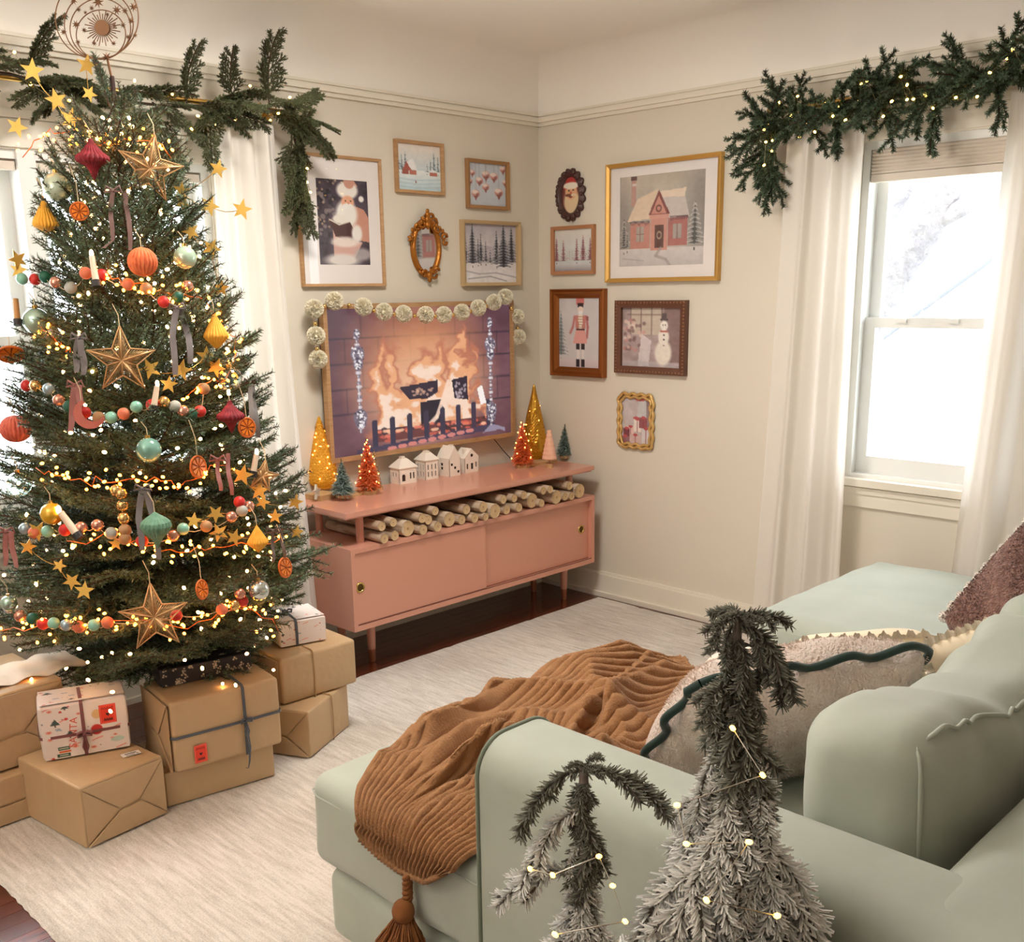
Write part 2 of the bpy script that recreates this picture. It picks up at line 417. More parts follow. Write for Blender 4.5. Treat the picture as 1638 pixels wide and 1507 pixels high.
# windows
sash_m = mat('sash_paint', (238, 238, 234), .4)
glass_m = pane_mat('window_glass', (.97, .985, 1.0), 1.0)
blind_m = mat('cellular_shade_cloth', (226, 214, 200), .8)
def window(nm, ax, u0, u1, z0, z1, units, shade_z, meet, casing=.10, head=.11):
    T = Matrix.Identity(4) if ax == 0 else Matrix(((0, 1, 0, 0), (1, 0, 0, 0), (0, 0, 1, 0), (0, 0, 0, 1)))
    m = MB()                      # jambs, head and seat inside the opening
    m.box(u0, u0+.03, .0, .16, z0, z1, T); m.box(u1-.03, u1, .0, .16, z0, z1, T); m.box(u0+.03, u1-.03, .0, .16, z1-.03, z1, T); m.box(u0+.03, u1-.03, 0, .16, z0, z0+.02, T)
    for a, b in zip(units[:-1], units[1:]): m.box(a[1], b[0], -.012, .16, z0, z1, T)
    o = m.build(nm, sash_m, smooth=0); o['kind'] = 'structure'
    m = MB()
    for d, k in ((.014, 0), (.024, .018)):
        m.box(u0-casing+k, u0-k*.3, -d, 0, z0, z1+head-k, T); m.box(u1+k*.3, u1+casing-k, -d, 0, z0, z1+head-k, T); m.box(u0-casing+k, u1+casing-k, -d, 0, z1+k*.3, z1+head-k, T)
    m.box(u0-casing-.02, u1+casing+.02, -.034, 0, z1+head-.014, z1+head+.012, T)
    m.build('casing', trim_m, o, smooth=0)
    m = MB(); m.box(u0-casing-.03, u1+casing+.03, -.045, .02, z0-.026, z0+.004, T); m.build('sill', trim_m, o, smooth=0)
    m = MB(); m.box(u0-casing, u1+casing, -.016, 0, z0-.115, z0-.026, T); m.box(u0-casing, u1+casing, -.024, 0, z0-.06, z0-.034, T); m.build('apron', trim_m, o, smooth=0)
    for a, b in units:
        for k, (za, zb, dd) in enumerate(((meet-.02, z1-.03, .075), (z0+.02, meet+.02, .04))):
            m = MB(); s = .045; br = .04 if k == 0 else .07
            m.box(a, a+s, dd, dd+.032, za, zb, T); m.box(b-s, b, dd, dd+.032, za, zb, T); m.box(a+s, b-s, dd, dd+.032, zb-.04, zb, T); m.box(a+s, b-s, dd, dd+.032, za, za+br, T)
            if k: m.box(a+(b-a)*.3-.02, a+(b-a)*.3+.02, dd-.012, dd, zb-.02, zb-.004, T); m.box(a+(b-a)*.7-.02, a+(b-a)*.7+.02, dd-.012, dd, zb-.02, zb-.004, T)
            so = m.build('sash', sash_m, o, smooth=0)
            m = MB(); m.box(a+s, b-s, dd+.014, dd+.018, za+br, zb-.04, T); m.build('pane', glass_m, so, smooth=0)
        if shade_z:
            n = 7; h = (z1-.03-shade_z-.03)/n
            so = None; m = MB(); m.box(a+.004, b-.004, .004, .036, shade_z, shade_z+.028, T); so = m.build('shade', blind_m, o, smooth=0)
            for k in range(n):
                za = shade_z+.03+k*h; m = MB()
                P = [(0.002, za), (-.004, za+h*.5), (.002, za+h), (.034, za+h), (.04, za+h*.5), (.034, za)]
                v = [(uu, .004+d, z) for uu in (a+.004, b-.004) for d, z in P]
                m.add(v, [tuple(range(6)), tuple(range(6, 12))[::-1]]+[(i, (i+1) % 6, 6+(i+1) % 6, 6+i) for i in range(6)], T); m.build('slat', blind_m, so, smooth=0)
    return o
window('window_1', 0, *WIN_A, [(-3.37, -2.56), (-2.50, -1.88)], 1.965, 1.40)
window('window_2', 1, *WIN_B, [(-2.28, -1.765)], 1.94, 1.405, head=.10)

# ---------------------------------------------------------------- outside
m = MB(); m.box(-30, 40, -30, 40, -1.0, -.8); struct(m.build('ground', mat('pale_ground', (205, 208, 205), .9, var=(.6, (176, 184, 170))), smooth=0))
hs = root('neighbour_house', 'white clapboard house with a sloping roof edge seen through the bare window', 'house', (4.75, 0, -.8))
sid = mat('white_siding', (238, 240, 242), .6)
pA, pB = onx(1462, 508, 4.6), onx(1600, 408, 4.6)      # two points of the sloping roof edge
sl = (pB[2]-pA[2])/(pB[1]-pA[1])
m = MB()
yl, yr_ = 3.0, -5.0; zt = lambda yy: pA[2]+sl*(yy-pA[1])
m.prism([(yl, -.8), (yr_, -.8), (yr_, zt(yr_)), (yl, max(zt(yl), -.7))], 4.62, 4.8, Matrix(((0, 0, 1, 0), (1, 0, 0, 0), (0, 1, 0, 0), (0, 0, 0, 1))))
m.build('wall', sid, hs, smooth=0)
z = -.75
while z < 3.4:
    ytop = pA[1]+(z+.16-pA[2])/sl
    yy = min(yl, ytop)
    if yy > yr_+.1:
        m = MB(); v = [(4.615, yr_, z), (4.615, yy, z), (4.595, yr_, z), (4.595, yy, z), (4.62, yr_, z+.165), (4.62, yy, z+.165)]
        m.add(v, [(0, 1, 3, 2), (2, 3, 5, 4), (0, 2, 4), (1, 5, 3)]); m.build('clapboard', sid, hs, smooth=0)
    z += .16
m = MB(); d = Vector((0, yl-yr_, zt(yl)-zt(yr_))); n_ = Vector((0, -d.z, d.y)).normalized()
A_ = Vector((0, yr_, zt(yr_))); B_ = Vector((0, yl, zt(yl)))
q = [A_, B_, B_+n_*.06, A_+n_*.06]
m.prism([(p.y, p.z) for p in q], 4.5, 4.62, Matrix(((0, 0, 1, 0), (1, 0, 0, 0), (0, 1, 0, 0), (0, 0, 0, 1)))); m.build('rake_board', mat('rake_shadow_grey', (128, 128, 134), .9), hs, smooth=0)  # rake board coloured grey to paint in the roof edge's shadow line
shg = mat('pale_shingles', (214, 214, 216), .9)
for k in range(26):
    z = 1.0+k*.17; x = 5.4+k*.12; m = MB(); m.add([(x, -5, z), (x, 4, z), (x+.16, -5, z+.2), (x+.16, 4, z+.2), (x, -5, z-.03), (x, 4, z-.03)], [(0, 1, 3, 2), (4, 5, 1, 0)]); m.build('shingle', shg, hs, smooth=0)
bark = mat('pale_bark', (136, 132, 132), .95, var=(9, (104, 100, 106), .3), bump=(14, .8, .05))
def trunk(name, label, pts, r, x, limb=None):
    P = [onx(px, py, x) for px, py in pts]; b = P[0]+(P[0]-P[1])*1.2; b[2] = -.85
    rt = root(name, label, 'tree', tuple(b)); m = MB(); m.tube([b]+P, [r*1.25]+list(np.linspace(r, r*.7, len(P))), 12); m.build('trunk', bark, rt, smooth=180)
    if limb:
        m = MB(); m.tube([onx(px, py, x) for px, py in limb], [r*.5, r*.42, r*.36, r*.3], 8); m.build('branch', bark, rt, smooth=180)
trunk('bare_tree', 'thick leaning bare trunk with a knotted limb outside the window', [(1372, 520), (1425, 425), (1470, 365), (1505, 300), (1560, 180)], .17, 2.4, [(1462, 378), (1492, 352), (1515, 343), (1545, 330)])
trunk('bare_tree', 'slimmer leaning bare trunk behind the thick one outside the window', [(1362, 420), (1400, 370), (1440, 300), (1480, 220)], .13, 3.3)

# ---------------------------------------------------------------- curtains and rods
linen = cloth_mat('white_linen', (250, 245, 238), .42)
gold = mat('brushed_gold', (214, 170, 92), .28, 1.0)
brass = mat('brass', (214, 184, 110), .25, 1.0)
def curtain(name, label, axis, top, bot, zt, zb, folds, amp, depth, seed, d2=0.):
    g = np.random.default_rng(seed); n, mm = 150, 46; u = np.linspace(0, 1, n); v = np.linspace(0, 1, mm); P = np.zeros((n, mm, 3))
    ph = g.random(6)*6
    uu = u+.018*np.sin(u*13+ph[0])+.01*np.sin(u*29+ph[1])
    for j, t in enumerate(v):
        a = top[0]+(bot[0]-top[0])*t**1.3; b = top[1]+(bot[1]-top[1])*t**1.3
        f = np.sin(uu*folds*2*PI+.5*np.sin(t*2.2+ph[2])*t)+.35*np.sin(uu*folds*4.3*PI+ph[3]+t*1.2)
        al = a+(b-a)*u+.006*np.sin(uu*folds*2*PI+1.2)
        de = depth+d2*t**1.4+amp*(.55+.45*min(1, t*2.5))*f+.012*np.sin(u*5+ph[4])*t
        P[:, j, 0], P[:, j, 1] = (al, de) if axis == 0 else (de, al)
        P[:, j, 2] = zt+(zb-zt)*t
    mb = MB(); mb.grid(P)
    rt = root(name, label, 'curtain', tuple(P[n//2, -1]))
    mb.build('panel', linen, rt, smooth=180)
    mb = MB()                      # heading tape
    Q = P[:, :4].copy(); off = np.array([0, .004, 0]) if axis == 0 else np.array([.004, 0, 0]); mb.grid(Q+off); mb.build('heading', linen, rt, smooth=180)
    k = 6
    for i in range(k):
        p = P[int((i+.5)*n/k), 0]; c = Vector((p[0], -.12, 2.232) if axis == 0 else (-.12, p[1], 2.232)); m = MB()
        pts = [c+(Vector((0, math.cos(q), math.sin(q))) if axis == 0 else Vector((math.cos(q), 0, math.sin(q))))*.021 for q in np.linspace(0, 2*PI, 13)]
        m.tube(pts, .0022, 5, False); m.tube([(c[0], c[1], c[2]-.02), tuple(p)], .0016, 4); m.build('ring', gold, rt, smooth=180)
    return rt
curtain('linen_curtain', 'white linen curtain hanging between the lit tree and the pink console', 0, (-1.885, -1.60), (-2.03, -1.64), 2.185, .03, 3.3, .028, -.10, 1, -.20)
curtain('linen_curtain', 'white linen curtain left of the bare window, nearest the picture wall', 1, (-1.455, -1.785), (-1.385, -1.80), 2.175, .03, 2.7, .022, -.10, 2)
curtain('linen_curtain', 'white linen curtain right of the bare window, behind the mauve cushion', 1, (-2.315, -2.78), (-2.235, -2.80), 2.185, .03, 3.2, .028, -.10, 4)
def rod(name, label, axis, a, b):
    rt = root(name, label, 'curtain rod', (a, -.12, 2.232) if axis == 0 else (-.12, a, 2.232))
    f = (lambda q, d=-.12, z=2.232: (q, d, z)) if axis == 0 else (lambda q, d=-.12, z=2.232: (d, q, z))
    m = MB(); m.tube([f(a), f(b)], .0105, 12); m.build('pole', gold, rt)
    s = 1 if b > a else -1
    m = MB(); m.ball(f(a-s*.01), .02); m.build('finial', gold, rt)
    for q in (a+s*.03, a+s*1.25):
        m = MB(); m.tube([f(q, -.0), f(q, -.12)], .006, 6); m.tube([f(q, -.0), f(q, -.008)], .022, 10); m.build('bracket', gold, rt)
rod('curtain_rod', 'slim gold curtain rod behind the top of the lit tree', 0, -1.55, -3.6)
rod('curtain_rod', 'slim gold curtain rod above the bare window', 1, -1.40, -3.1)

# ---------------------------------------------------------------- rug
def rug():
    nx, ny = 150, 190; xs = np.linspace(-3.22, -.07, nx); ys = np.linspace(-4.7, -.462, ny); P = np.zeros((nx, ny, 3))
    P[..., 0] = xs[:, None]; P[..., 1] = ys[None]; g = noise2(nx, ny, 30, 8)
    P[0, :, 0] += .008*(rng.random(ny)-.5); P[-1, :, 0] += .012*(rng.random(ny)-.5); P[:, -1, 1] += .016*(rng.random(nx)-.5)
    z = .017+.003*g
    for x in np.arange(-3.22+.52, 0, .525): z -= .004*np.exp(-((P[..., 0]-x-.01*np.sin(P[..., 1]*9))/.012)**2)
    for i, x in enumerate(np.arange(-3.22, 0, .525)):
        for y in np.arange(-4.7+(i % 2)*.35, -.4, .72):
            z -= .004*np.exp(-((P[..., 1]-y)/.012)**2)*((P[..., 0] > x) & (P[..., 0] < x+.525))
    P[..., 2] = z; P[0, :, 2] = P[-1, :, 2] = .001; P[:, 0, 2] = P[:, -1, 2] = .001
    mb = MB(); mb.grid(P)
    m = bpy.data.materials.new('woven_wool'); m.use_nodes = True; N = m.node_tree.nodes; L = m.node_tree.links; b = N['Principled BSDF']
    b.inputs['Roughness'].default_value = .95; b.inputs['Sheen Weight'].default_value = .15
    tc = N.new('ShaderNodeTexCoord'); mp = N.new('ShaderNodeMapping'); mp.inputs['Scale'].default_value = (46, 4, 1); L.new(tc.outputs['Object'], mp.inputs[0])
    n1 = N.new('ShaderNodeTexNoise'); n1.inputs['Scale'].default_value = 1.5; n1.inputs['Detail'].default_value = 6; n1.inputs['Roughness'].default_value = .7; L.new(mp.outputs[0], n1.inputs['Vector'])
    n2 = N.new('ShaderNodeTexNoise'); n2.inputs['Scale'].default_value = 2.2; n2.inputs['Detail'].default_value = 3; L.new(tc.outputs['Object'], n2.inputs['Vector'])
    n3 = N.new('ShaderNodeTexNoise'); n3.inputs['Scale'].default_value = 260; n3.inputs['Detail'].default_value = 2; L.new(tc.outputs['Object'], n3.inputs['Vector'])
    r = N.new('ShaderNodeValToRGB'); e = r.color_ramp.elements; e[0].position = .30; e[0].color = lin((150, 137, 124)); e[1].position = .60; e[1].color = lin((222, 214, 204))
    ma = N.new('ShaderNodeMath'); ma.operation = 'MULTIPLY_ADD'; ma.inputs[1].default_value = .32; L.new(n3.outputs['Fac'], ma.inputs[0])
    mb2 = N.new('ShaderNodeMath'); mb2.operation = 'MULTIPLY_ADD'; mb2.inputs[1].default_value = .55; L.new(n1.outputs['Fac'], mb2.inputs[0]); L.new(ma.outputs[0], mb2.inputs[2])
    mc = N.new('ShaderNodeMath'); mc.operation = 'MULTIPLY_ADD'; mc.inputs[1].default_value = .3; mc.inputs[2].default_value = -.08; L.new(n2.outputs['Fac'], mc.inputs[0]); L.new(mc.outputs[0], ma.inputs[2])
    L.new(mb2.outputs[0], r.inputs[0]); L.new(r.outputs[0], b.inputs['Base Color'])
    bp = N.new('ShaderNodeBump'); bp.inputs['Strength'].default_value = .6; bp.inputs['Distance'].default_value = .006; L.new(mb2.outputs[0], bp.inputs['Height']); L.new(bp.outputs[0], b.inputs['Normal'])
    o = mb.build('area_rug', m, smooth=180, org=(-1.6, -2.4, 0)); tag(o, 'large cream and taupe woven patchwork rug covering the floor', 'rug')
rug()

# ---------------------------------------------------------------- evergreen sprays used by the garlands
def spray(name, L, kind, m, seed):
    g = np.random.default_rng(seed); st = []; n = 5 if kind == 'fir' else 16
    x = np.linspace(0, L, 8); dr = -.12 if kind == 'fir' else -.35
    main = np.stack([x, .02*np.sin(x/L*3+g.random()*6), dr*x*x/L], 1); st.append(main)
    for k in range(n):
        t = .15+.75*k/n; p = main[0]*0+np.array([np.interp(t*L, x, main[:, i]) for i in range(3)]); sd = 1 if k % 2 else -1
        l = L*(.50 if kind == 'fir' else .36)*(1-t*.6)*(.8+.4*g.random()); a = sd*(.75 if kind == 'fir' else .6)+.2*(g.random()-.5)
        q = np.linspace(0, 1, 5)[:, None]; d = np.array([math.cos(a), math.sin(a), .25*(g.random()-.4)])
        tw = p+q*d*l+np.array([0, 0, -1])*(.15 if kind == 'fir' else .4)*l*q**2; st.append(tw)
        if kind != 'fir':
            for j in (1, 2, 3):
                for s2 in (-1, 1):
                    b = a+s2*.6; st.append(np.stack([tw[j], tw[j]+np.array([math.cos(b), math.sin(b), -.3])*l*.3]))
    mb = MB()
    for i, s_ in enumerate(st): mb.tube(s_, [.0026 if i == 0 else .0015]*len(s_), 4)
    n0 = mb.n
    if kind == 'fir': v, f, tip = needles(st, 2300, .0150, .0024, g, .50, flat=.0)
    else: v, f, tip = needles(st, 1500, .0085, .0020, g, .7, flat=.2)
    mb.cur = 1; mb.add(v, f); me = mb.mesh(name, [mat('twig_brown', (70, 48, 34), .9), m], 0); set_tip(me, n0, tip); return me
fir_m = mat('fir_needles', (50, 68, 52), .55, attr=('tip', (92, 112, 84)), rand=.25)
cedar_m = mat('cedar_needles', (58, 68, 44), .6, attr=('tip', (104, 112, 72)), rand=.25)
firs = [spray('fir_spray', .20, 'fir', fir_m, 40+k) for k in range(4)]
cedars = [spray('cedar_spray', .22, 'cedar', cedar_m, 60+k) for k in range(4)]
warm = mat('warm_bulb', (255, 210, 120), .4, emit=((255, 196, 96), 14))
wire_m = mat('thin_wire', (150, 140, 110), .4, .6)
def bulb_mesh(r, m, nm='bulb'):
    b = MB(); b.ball((0, 0, 0), r, 6, 4, sc=(1, 1, 1.35)); return b.mesh(nm, m, 180)
bulb_g = bulb_mesh(.0048, warm)
def orient(d, roll=0.):
    a, b, c = frame(d); return Matrix((a, b, c)).transposed() @ Matrix.Rotation(roll, 3, 'Z')
def xdir(d, roll=0.):
    d = Vector(d).normalized(); y = Vector((0, 0, 1)).cross(d)
    if y.length < .05: y = Vector((0, 1, 0))
    y.normalize(); z = d.cross(y); return Matrix((d, y, z)).transposed() @ Matrix.Rotation(roll, 3, 'X')
def garland(name, label, path, meshes, n, seed, spread, extra, lights, dirs):
    g = random.Random(seed); P = [Vector(p) for p in path]; rt = root(name, label, 'garland', tuple(P[0]))
    L = [0]
    for a, b in zip(P[:-1], P[1:]): L.append(L[-1]+(b-a).length)
    def at(s):
        s = min(max(s, 0), L[-1]-1e-6); i = max(k for k in range(len(P)-1) if L[k] <= s); return P[i]+(P[i+1]-P[i])*((s-L[i])/(L[i+1]-L[i])), (P[i+1]-P[i]).normalized()
    m = MB(); m.tube(P, .005, 5); m.build('stem', MATS['twig_brown'], rt)
    out = Vector((0, -1, 0)) if abs(P[0].y-P[-1].y) < abs(P[0].x-P[-1].x) else Vector((-1, 0, 0))
    spots = [((k+g.random()*.8)/n*L[-1], None) for k in range(n)]+[(s, d) for s, d in extra]
    for s, d in spots:
        p, t = at(s); sc = (.75+.45*g.random())*(1.08 if meshes is firs else .9)
        if d is None:
            sg = 1 if g.random() < dirs else -1
            dv = t*sg+out*(.15+.5*g.random())+Vector((0, 0, 1))*(g.random()-.48)*spread+t.cross(out)*.15*(g.random()-.5)
        else: dv = Vector(d[:3]); sc = d[3] if len(d) > 3 else 1.
        o = link('spray', g.choice(meshes), rt); o.matrix_local = W[rt].inverted() @ Matrix.Translation(p) @ (xdir(dv, (g.random()-.5)*1.6).to_4x4() @ Matrix.Scale(sc, 4))
    lw = MB(); pts = []
    sl_ = root  # noqa
    for k in range(lights):
        s = (k+.5)/lights*L[-1]; p, t = at(s); q = p+out*(.03+.05*g.random())+Vector((0, 0, 1))*(g.random()-.55)*.16+t*(g.random()-.5)*.06
        pts.append(q); o = link('bulb', bulb_g, rt); o.matrix_local = W[rt].inverted() @ Matrix.Translation(q) @ Euler((g.random()*3, g.random()*3, 0)).to_matrix().to_4x4()
    lw.tube(pts, .0009, 4); lw.build('light_wire', wire_m, rt)
    return rt
pa = [(-3.5, -.135, 2.22), (-2.9, -.135, 2.235), (-2.6, -.135, 2.24), (-2.3, -.135, 2.20), (-2.05, -.135, 2.20), (-1.85, -.14, 2.225), (-1.66, -.14, 2.235), (-1.545, -.13, 2.20), (-1.50, -.10, 2.08), (-1.48, -.09, 1.95)]
garland('cedar_garland', 'cedar garland with tiny lights draped over the rod behind the lit tree', pa, cedars, 62, 7, .9,
        [(1.50, (.15, -.1, 1, 1.0)), (1.72, (-.1, -.1, 1, .9)), (1.84, (.1, -.1, 1, 1.2)), (1.90, (.8, -.2, .7, 1)), (1.93, (1, -.25, .15, 1)), (1.95, (.9, -.2, -.3, 1)), (1.55, (.2, -.4, -1, 1)), (1.40, (.3, -.4, -1, 1)),
         (2.02, (.25, -.2, -1, 1.1)), (2.05, (.4, -.1, -1, 1.)), (2.08, (.1, -.2, -1, 1)), (2.1, (.2, -.1, -1, 1.1)), (2.14, (.45, -.1, -1, 1)), (2.17, (.05, -.1, -1, 1)), (2.05, (-.05, -.25, -1, 1.2)), (2.0, (.0, -.25, -1, 1.1)), (.95, (.3, -.3, 1, 1.)), (.9, (-1, -.3, .2, 1)), (1.1, (-1, -.3, -.3, 1))], 34, .5)
pb = [(-.115, -1.42, 2.03), (-.125, -1.405, 2.12), (-.135, -1.44, 2.19), (-.135, -1.60, 2.20), (-.135, -1.8, 2.225), (-.135, -2.0, 2.235), (-.135, -2.2, 2.245), (-.135, -2.4, 2.24), (-.135, -2.9, 2.24)]
garland('fir_garland', 'fir garland with tiny lights draped over the rod above the bare window', pb, firs, 66, 9, 1.3,
        [(0, (-.2, .25, -1, 1.)), (.02, (-.2, .5, -1, .9)), (.05, (-.25, .8, -.8, 1)), (.08, (-.2, 1, -.5, 1.)), (.1, (-.2, -.1, -1, 1.)), (.12, (-.3, 1, .0, 1)), (.16, (-.2, 1, .4, .9)), (.2, (-.2, .4, 1, 1.)), (.25, (-.2, -.1, 1, .8)),
         (.5, (-.2, -.6, .8, 1.05)), (.62, (-.1, -.1, -1, 1)), (.72, (-.2, -.3, -1, .9)), (.80, (-.1, .1, -1, 1.2)), (.85, (-.15, .0, 1, .6)), (.92, (-.1, .5, .9, .9)), (1.0, (-.1, -.4, .9, 1.)), (1.02, (-.1, -.9, .6, 1.1)), (1.0, (-.2, -.2, -1, 1.)), (.45, (-.3, .2, -1, .9)), (.4, (-.3, -.4, -1, 1)), (.3, (-.3, -.6, -.8, 1))], 52, .5)

# ---------------------------------------------------------------- pictures on the walls
oak = mat('light_oak', (196, 156, 112), .5, var=(18, (170, 128, 86), .25), stretch=(1, 1, 6))
matbd = mat('white_mat_board', (238, 230, 226), .8)
pglass = pane_mat('picture_glass', (1, 1, 1), .8)
print_m = paint_mat('paper_print', .7)
def basis(ax):
    return (np.array([1., 0, 0]), np.array([0, -1., 0])) if ax == 0 else (np.array([0, -1., 0]), np.array([-1., 0, 0]))
def picture(label, ax, a, b, z0, z1, cv, fw_, m, win=None, depth=.022, glass=False, prof=None, extra=None, group=None):
    """a: coordinate of the left edge, b: of the right edge along the wall, win=(u0, u1, v0, v1) opening in the mat board"""
    U, Nn = basis(ax); w = abs(b-a); h = z1-z0
    O = np.array([a, 0, z1]) if ax == 0 else np.array([0, a, z1]); D = np.array([0, 0, -1.])
    rt = root('framed_picture', label, 'picture', tuple(O+U*w/2+D*h), group=group)
    pt = lambda u, v, n: O+U*u+D*v+Nn*n
    mb = MB(); P = prof or [(0, 0), (0, depth), (.25, depth), (1, depth*.8), (1, .002)]
    cor = [(0, 0, 1, 1), (w, 0, -1, 1), (w, h, -1, -1), (0, h, 1, -1)]
    A = np.array([[pt(cu+su*q*fw_, cvv+sv*q*fw_, n) for q, n in P] for cu, cvv, su, sv in cor+cor[:1]]); mb.grid(A)
    mb.build('frame', m, rt, smooth=0)
    mb = MB(); c = [pt(0.002, 0.002, .001), pt(w-.002, .002, .001), pt(w-.002, h-.002, .001), pt(.002, h-.002, .001)]; mb.add(c+[q+Nn*.004 for q in c], [(0, 1, 2, 3), (4, 5, 6, 7), (0, 1, 5, 4), (1, 2, 6, 5), (2, 3, 7, 6), (3, 0, 4, 7)]); mb.build('backing', mat('backing_board', (120, 96, 70), .9), rt, smooth=0)
    if win:
        u0, u1, v0, v1 = win[0]*w, win[1]*w, win[2]*h, win[3]*h; mb = MB(); i0 = fw_*.8
        for (p, q, r_, s) in ((i0, w-i0, i0, v0), (i0, w-i0, v1, h-i0), (i0, u0, v0, v1), (u1, w-i0, v0, v1)):
            c = [pt(p, r_, .008), pt(q, r_, .008), pt(q, s, .008), pt(p, s, .008)]; mb.add(c+[x+Nn*.002 for x in c], [(0, 1, 2, 3), (4, 5, 6, 7), (0, 1, 5, 4), (1, 2, 6, 5), (2, 3, 7, 6), (3, 0, 4, 7)])
        mb.build('mat_board', matbd, rt, smooth=0)
        u0 -= .004; u1 += .004; v0 -= .004; v1 += .004
    else: u0, u1, v0, v1 = fw_*.8, w-fw_*.8, fw_*.8, h-fw_*.8
    cv.sheet('print', pt(u0, v0, .0065), U*(u1-u0), D*(v1-v0), print_m, rt)
    if glass:
        mb = MB(); c = [pt(fw_*.9, fw_*.9, .013), pt(w-fw_*.9, fw_*.9, .013), pt(w-fw_*.9, h-fw_*.9, .013), pt(fw_*.9, h-fw_*.9, .013)]; mb.add(c, [(0, 1, 2, 3)]); mb.build('glass', pglass, rt, smooth=0)
    if extra: extra(rt, pt, w, h)
    return rt
# white-bearded reader
c = Cv(84, 124, (74, 62, 74)).nz(26, 7, 1)
g = random.Random(1)
for k in range(60): c.ell(g.random()*.42, g.random()*.75, .02+.03*g.random(), .015+.02*g.random(), g.choice([(48, 44, 56), (92, 84, 92), (40, 36, 44), (150, 138, 134)]), .7)
for k in range(16): c.ell(g.random()*.4, g.random()*.6, .02, .014, (206, 176, 140), .7, .6)
c.poly([(.52, .0), (.72, .0), (.80, .08), (.62, .12)], (198, 140, 120))
c.ell(.60, .13, .20, .10, (238, 230, 222), 1, .3).ell(.64, .04, .10, .07, (206, 150, 130)).ell(.86, .22, .05, .035, (240, 234, 228), 1, .4)
c.poly([(.70, .30), (.90, .34), (1, .45), (1, .72), (.80, .70), (.62, .55)], (204, 148, 128)).poly([(.30, .55), (.62, .70), (.85, .72), (.7, .9), (.3, .92)], (214, 170, 158))
c.ell(.57, .40, .20, .16, (240, 236, 228), 1, .35).ell(.42, .46, .12, .05, (236, 230, 220), 1, .4).ell(.60, .26, .12, .07, (232, 172, 140), 1, .3)
c.ell(.60, .31, .10, .035, (242, 238, 232)).ell(.56, .25, .014, .008, (70, 50, 46)).ell(.66, .25, .014, .008, (70, 50, 46)).ell(.61, .275, .018, .012, (222, 140, 116))
c.poly([(.22, .46), (.42, .52), (.62, .48), (.74, .64), (.52, .70), (.34, .66)], (82, 52, 52)).line([(.24, .47), (.42, .525), (.62, .485)], .02, (232, 222, 206))
c.ell(.75, .62, .10, .10, (238, 232, 226), 1, .4).ell(.52, .72, .26, .06, (238, 226, 218), .9, .5).ell(.46, .93, .32, .07, (226, 218, 212), 1, .6).ell(.85, .86, .16, .07, (190, 184, 184), .8, .6)
picture('tall oak framed picture of a white-bearded reader with book, beside the left curtain', 0, -1.457, -1.020, 1.577, 2.11, c, .012, oak, (.22, .83, .18, .83), glass=True)
# winter village
c = Cv(64, 52, (236, 226, 216)).grad((238, 226, 214), (206, 218, 224), 0, .55).grad((236, 240, 240), (190, 214, 222), .55, 1)
for k, (u, h_) in enumerate(((.12, .35), (.2, .42), (.06, .28), (.84, .45), (.93, .34), (.76, .3), (.68, .2))): c.fir(u, .62, h_, .05, (72, 88, 96), (214, 224, 228), k)
c.poly([(.12, .58), (.24, .36), (.36, .58)], (172, 96, 84)).poly([(.22, .40), (.36, .32), (.46, .56), (.34, .56)], (238, 238, 238)).rect(.28, .56, .44, .66, (190, 120, 104)).rect(.13, .55, .27, .66, (160, 92, 80)).poly([(.70, .58), (.80, .50), (.92, .58)], (236, 238, 240)).rect(.73, .58, .9, .66, (182, 110, 96))
for q in (.74, .82, .90): c.line([(0, q), (.4, q+.03), (1, q-.02)], .015, (160, 190, 204), .7)
c.ell(.42, .8, .012, .03, (150, 80, 70)).nz(7, 14, 3)
picture('oak framed painting of a snowy village, topmost on the television wall', 0, -.934, -.652, 1.98, 2.203, c, .014, oak)
# hanging baubles
c = Cv(56, 64, (196, 202, 210)).nz(8, 6, 4)
for u, v, r in ((.12, .25, .07), (.3, .42, .09), (.47, .28, .10), (.68, .30, .10), (.46, .55, .09), (.2, .72, .10), (.80, .66, .11), (.92, .12, .08), (.97, .42, .07), (.06, .45, .06)):
    c.line([(u, 0), (u, v)], .01, (150, 140, 140), .7); c.ell(u, v, r, r*.9, (206, 150, 140), 1, .2).ell(u-.02, v-r*.4, r*.8, r*.45, (240, 226, 218), .9, .5).poly([(u-r*.6, v+r*.4), (u+r*.6, v+r*.4), (u, v+r*1.6)], (150, 96, 92)).ell(u+r*.4, v+.02, r*.4, r*.4, (120, 70, 70), .5, .6)
gw = mat('gilt_wood', (170, 128, 84), .4, .3, bump=(60, .3, .004))
picture('small gilt framed painting of pink hanging baubles near the corner', 0, -.506, -.228, 1.932, 2.154, c, .016, gw)
# snowy forest
c = Cv(80, 84, (206, 200, 202)).grad((180, 174, 182), (220, 212, 208), 0, .6).grad((214, 208, 208), (236, 232, 232), .6, 1).nz(10, 6, 6)
c.poly([(0, .42), (.3, .34), (.6, .4), (1, .32), (1, .66), (0, .66)], (168, 160, 172), .6)
for k, (u, v, h_, w_) in enumerate(((.05, .68, .5, .06), (.9, .70, .62, .10), (.33, .68, .46, .06), (.28, .70, .4, .05), (.50, .70, .30, .04), (.42, .68, .36, .05), (.18, .72, .66, .10), (.62, .73, .56, .09), (.75, .78, .72, .13))): c.fir(u, v, h_, w_, (52, 52, 58), (178, 178, 184), k+20)
c.line([(0, .78), (.3, .84), (.6, .82), (1, .9)], .02, (160, 156, 166), .8).line([(.1, .92), (.5, .88), (.8, .96)], .02, (150, 146, 158), .8).nz(9, 20, 9)
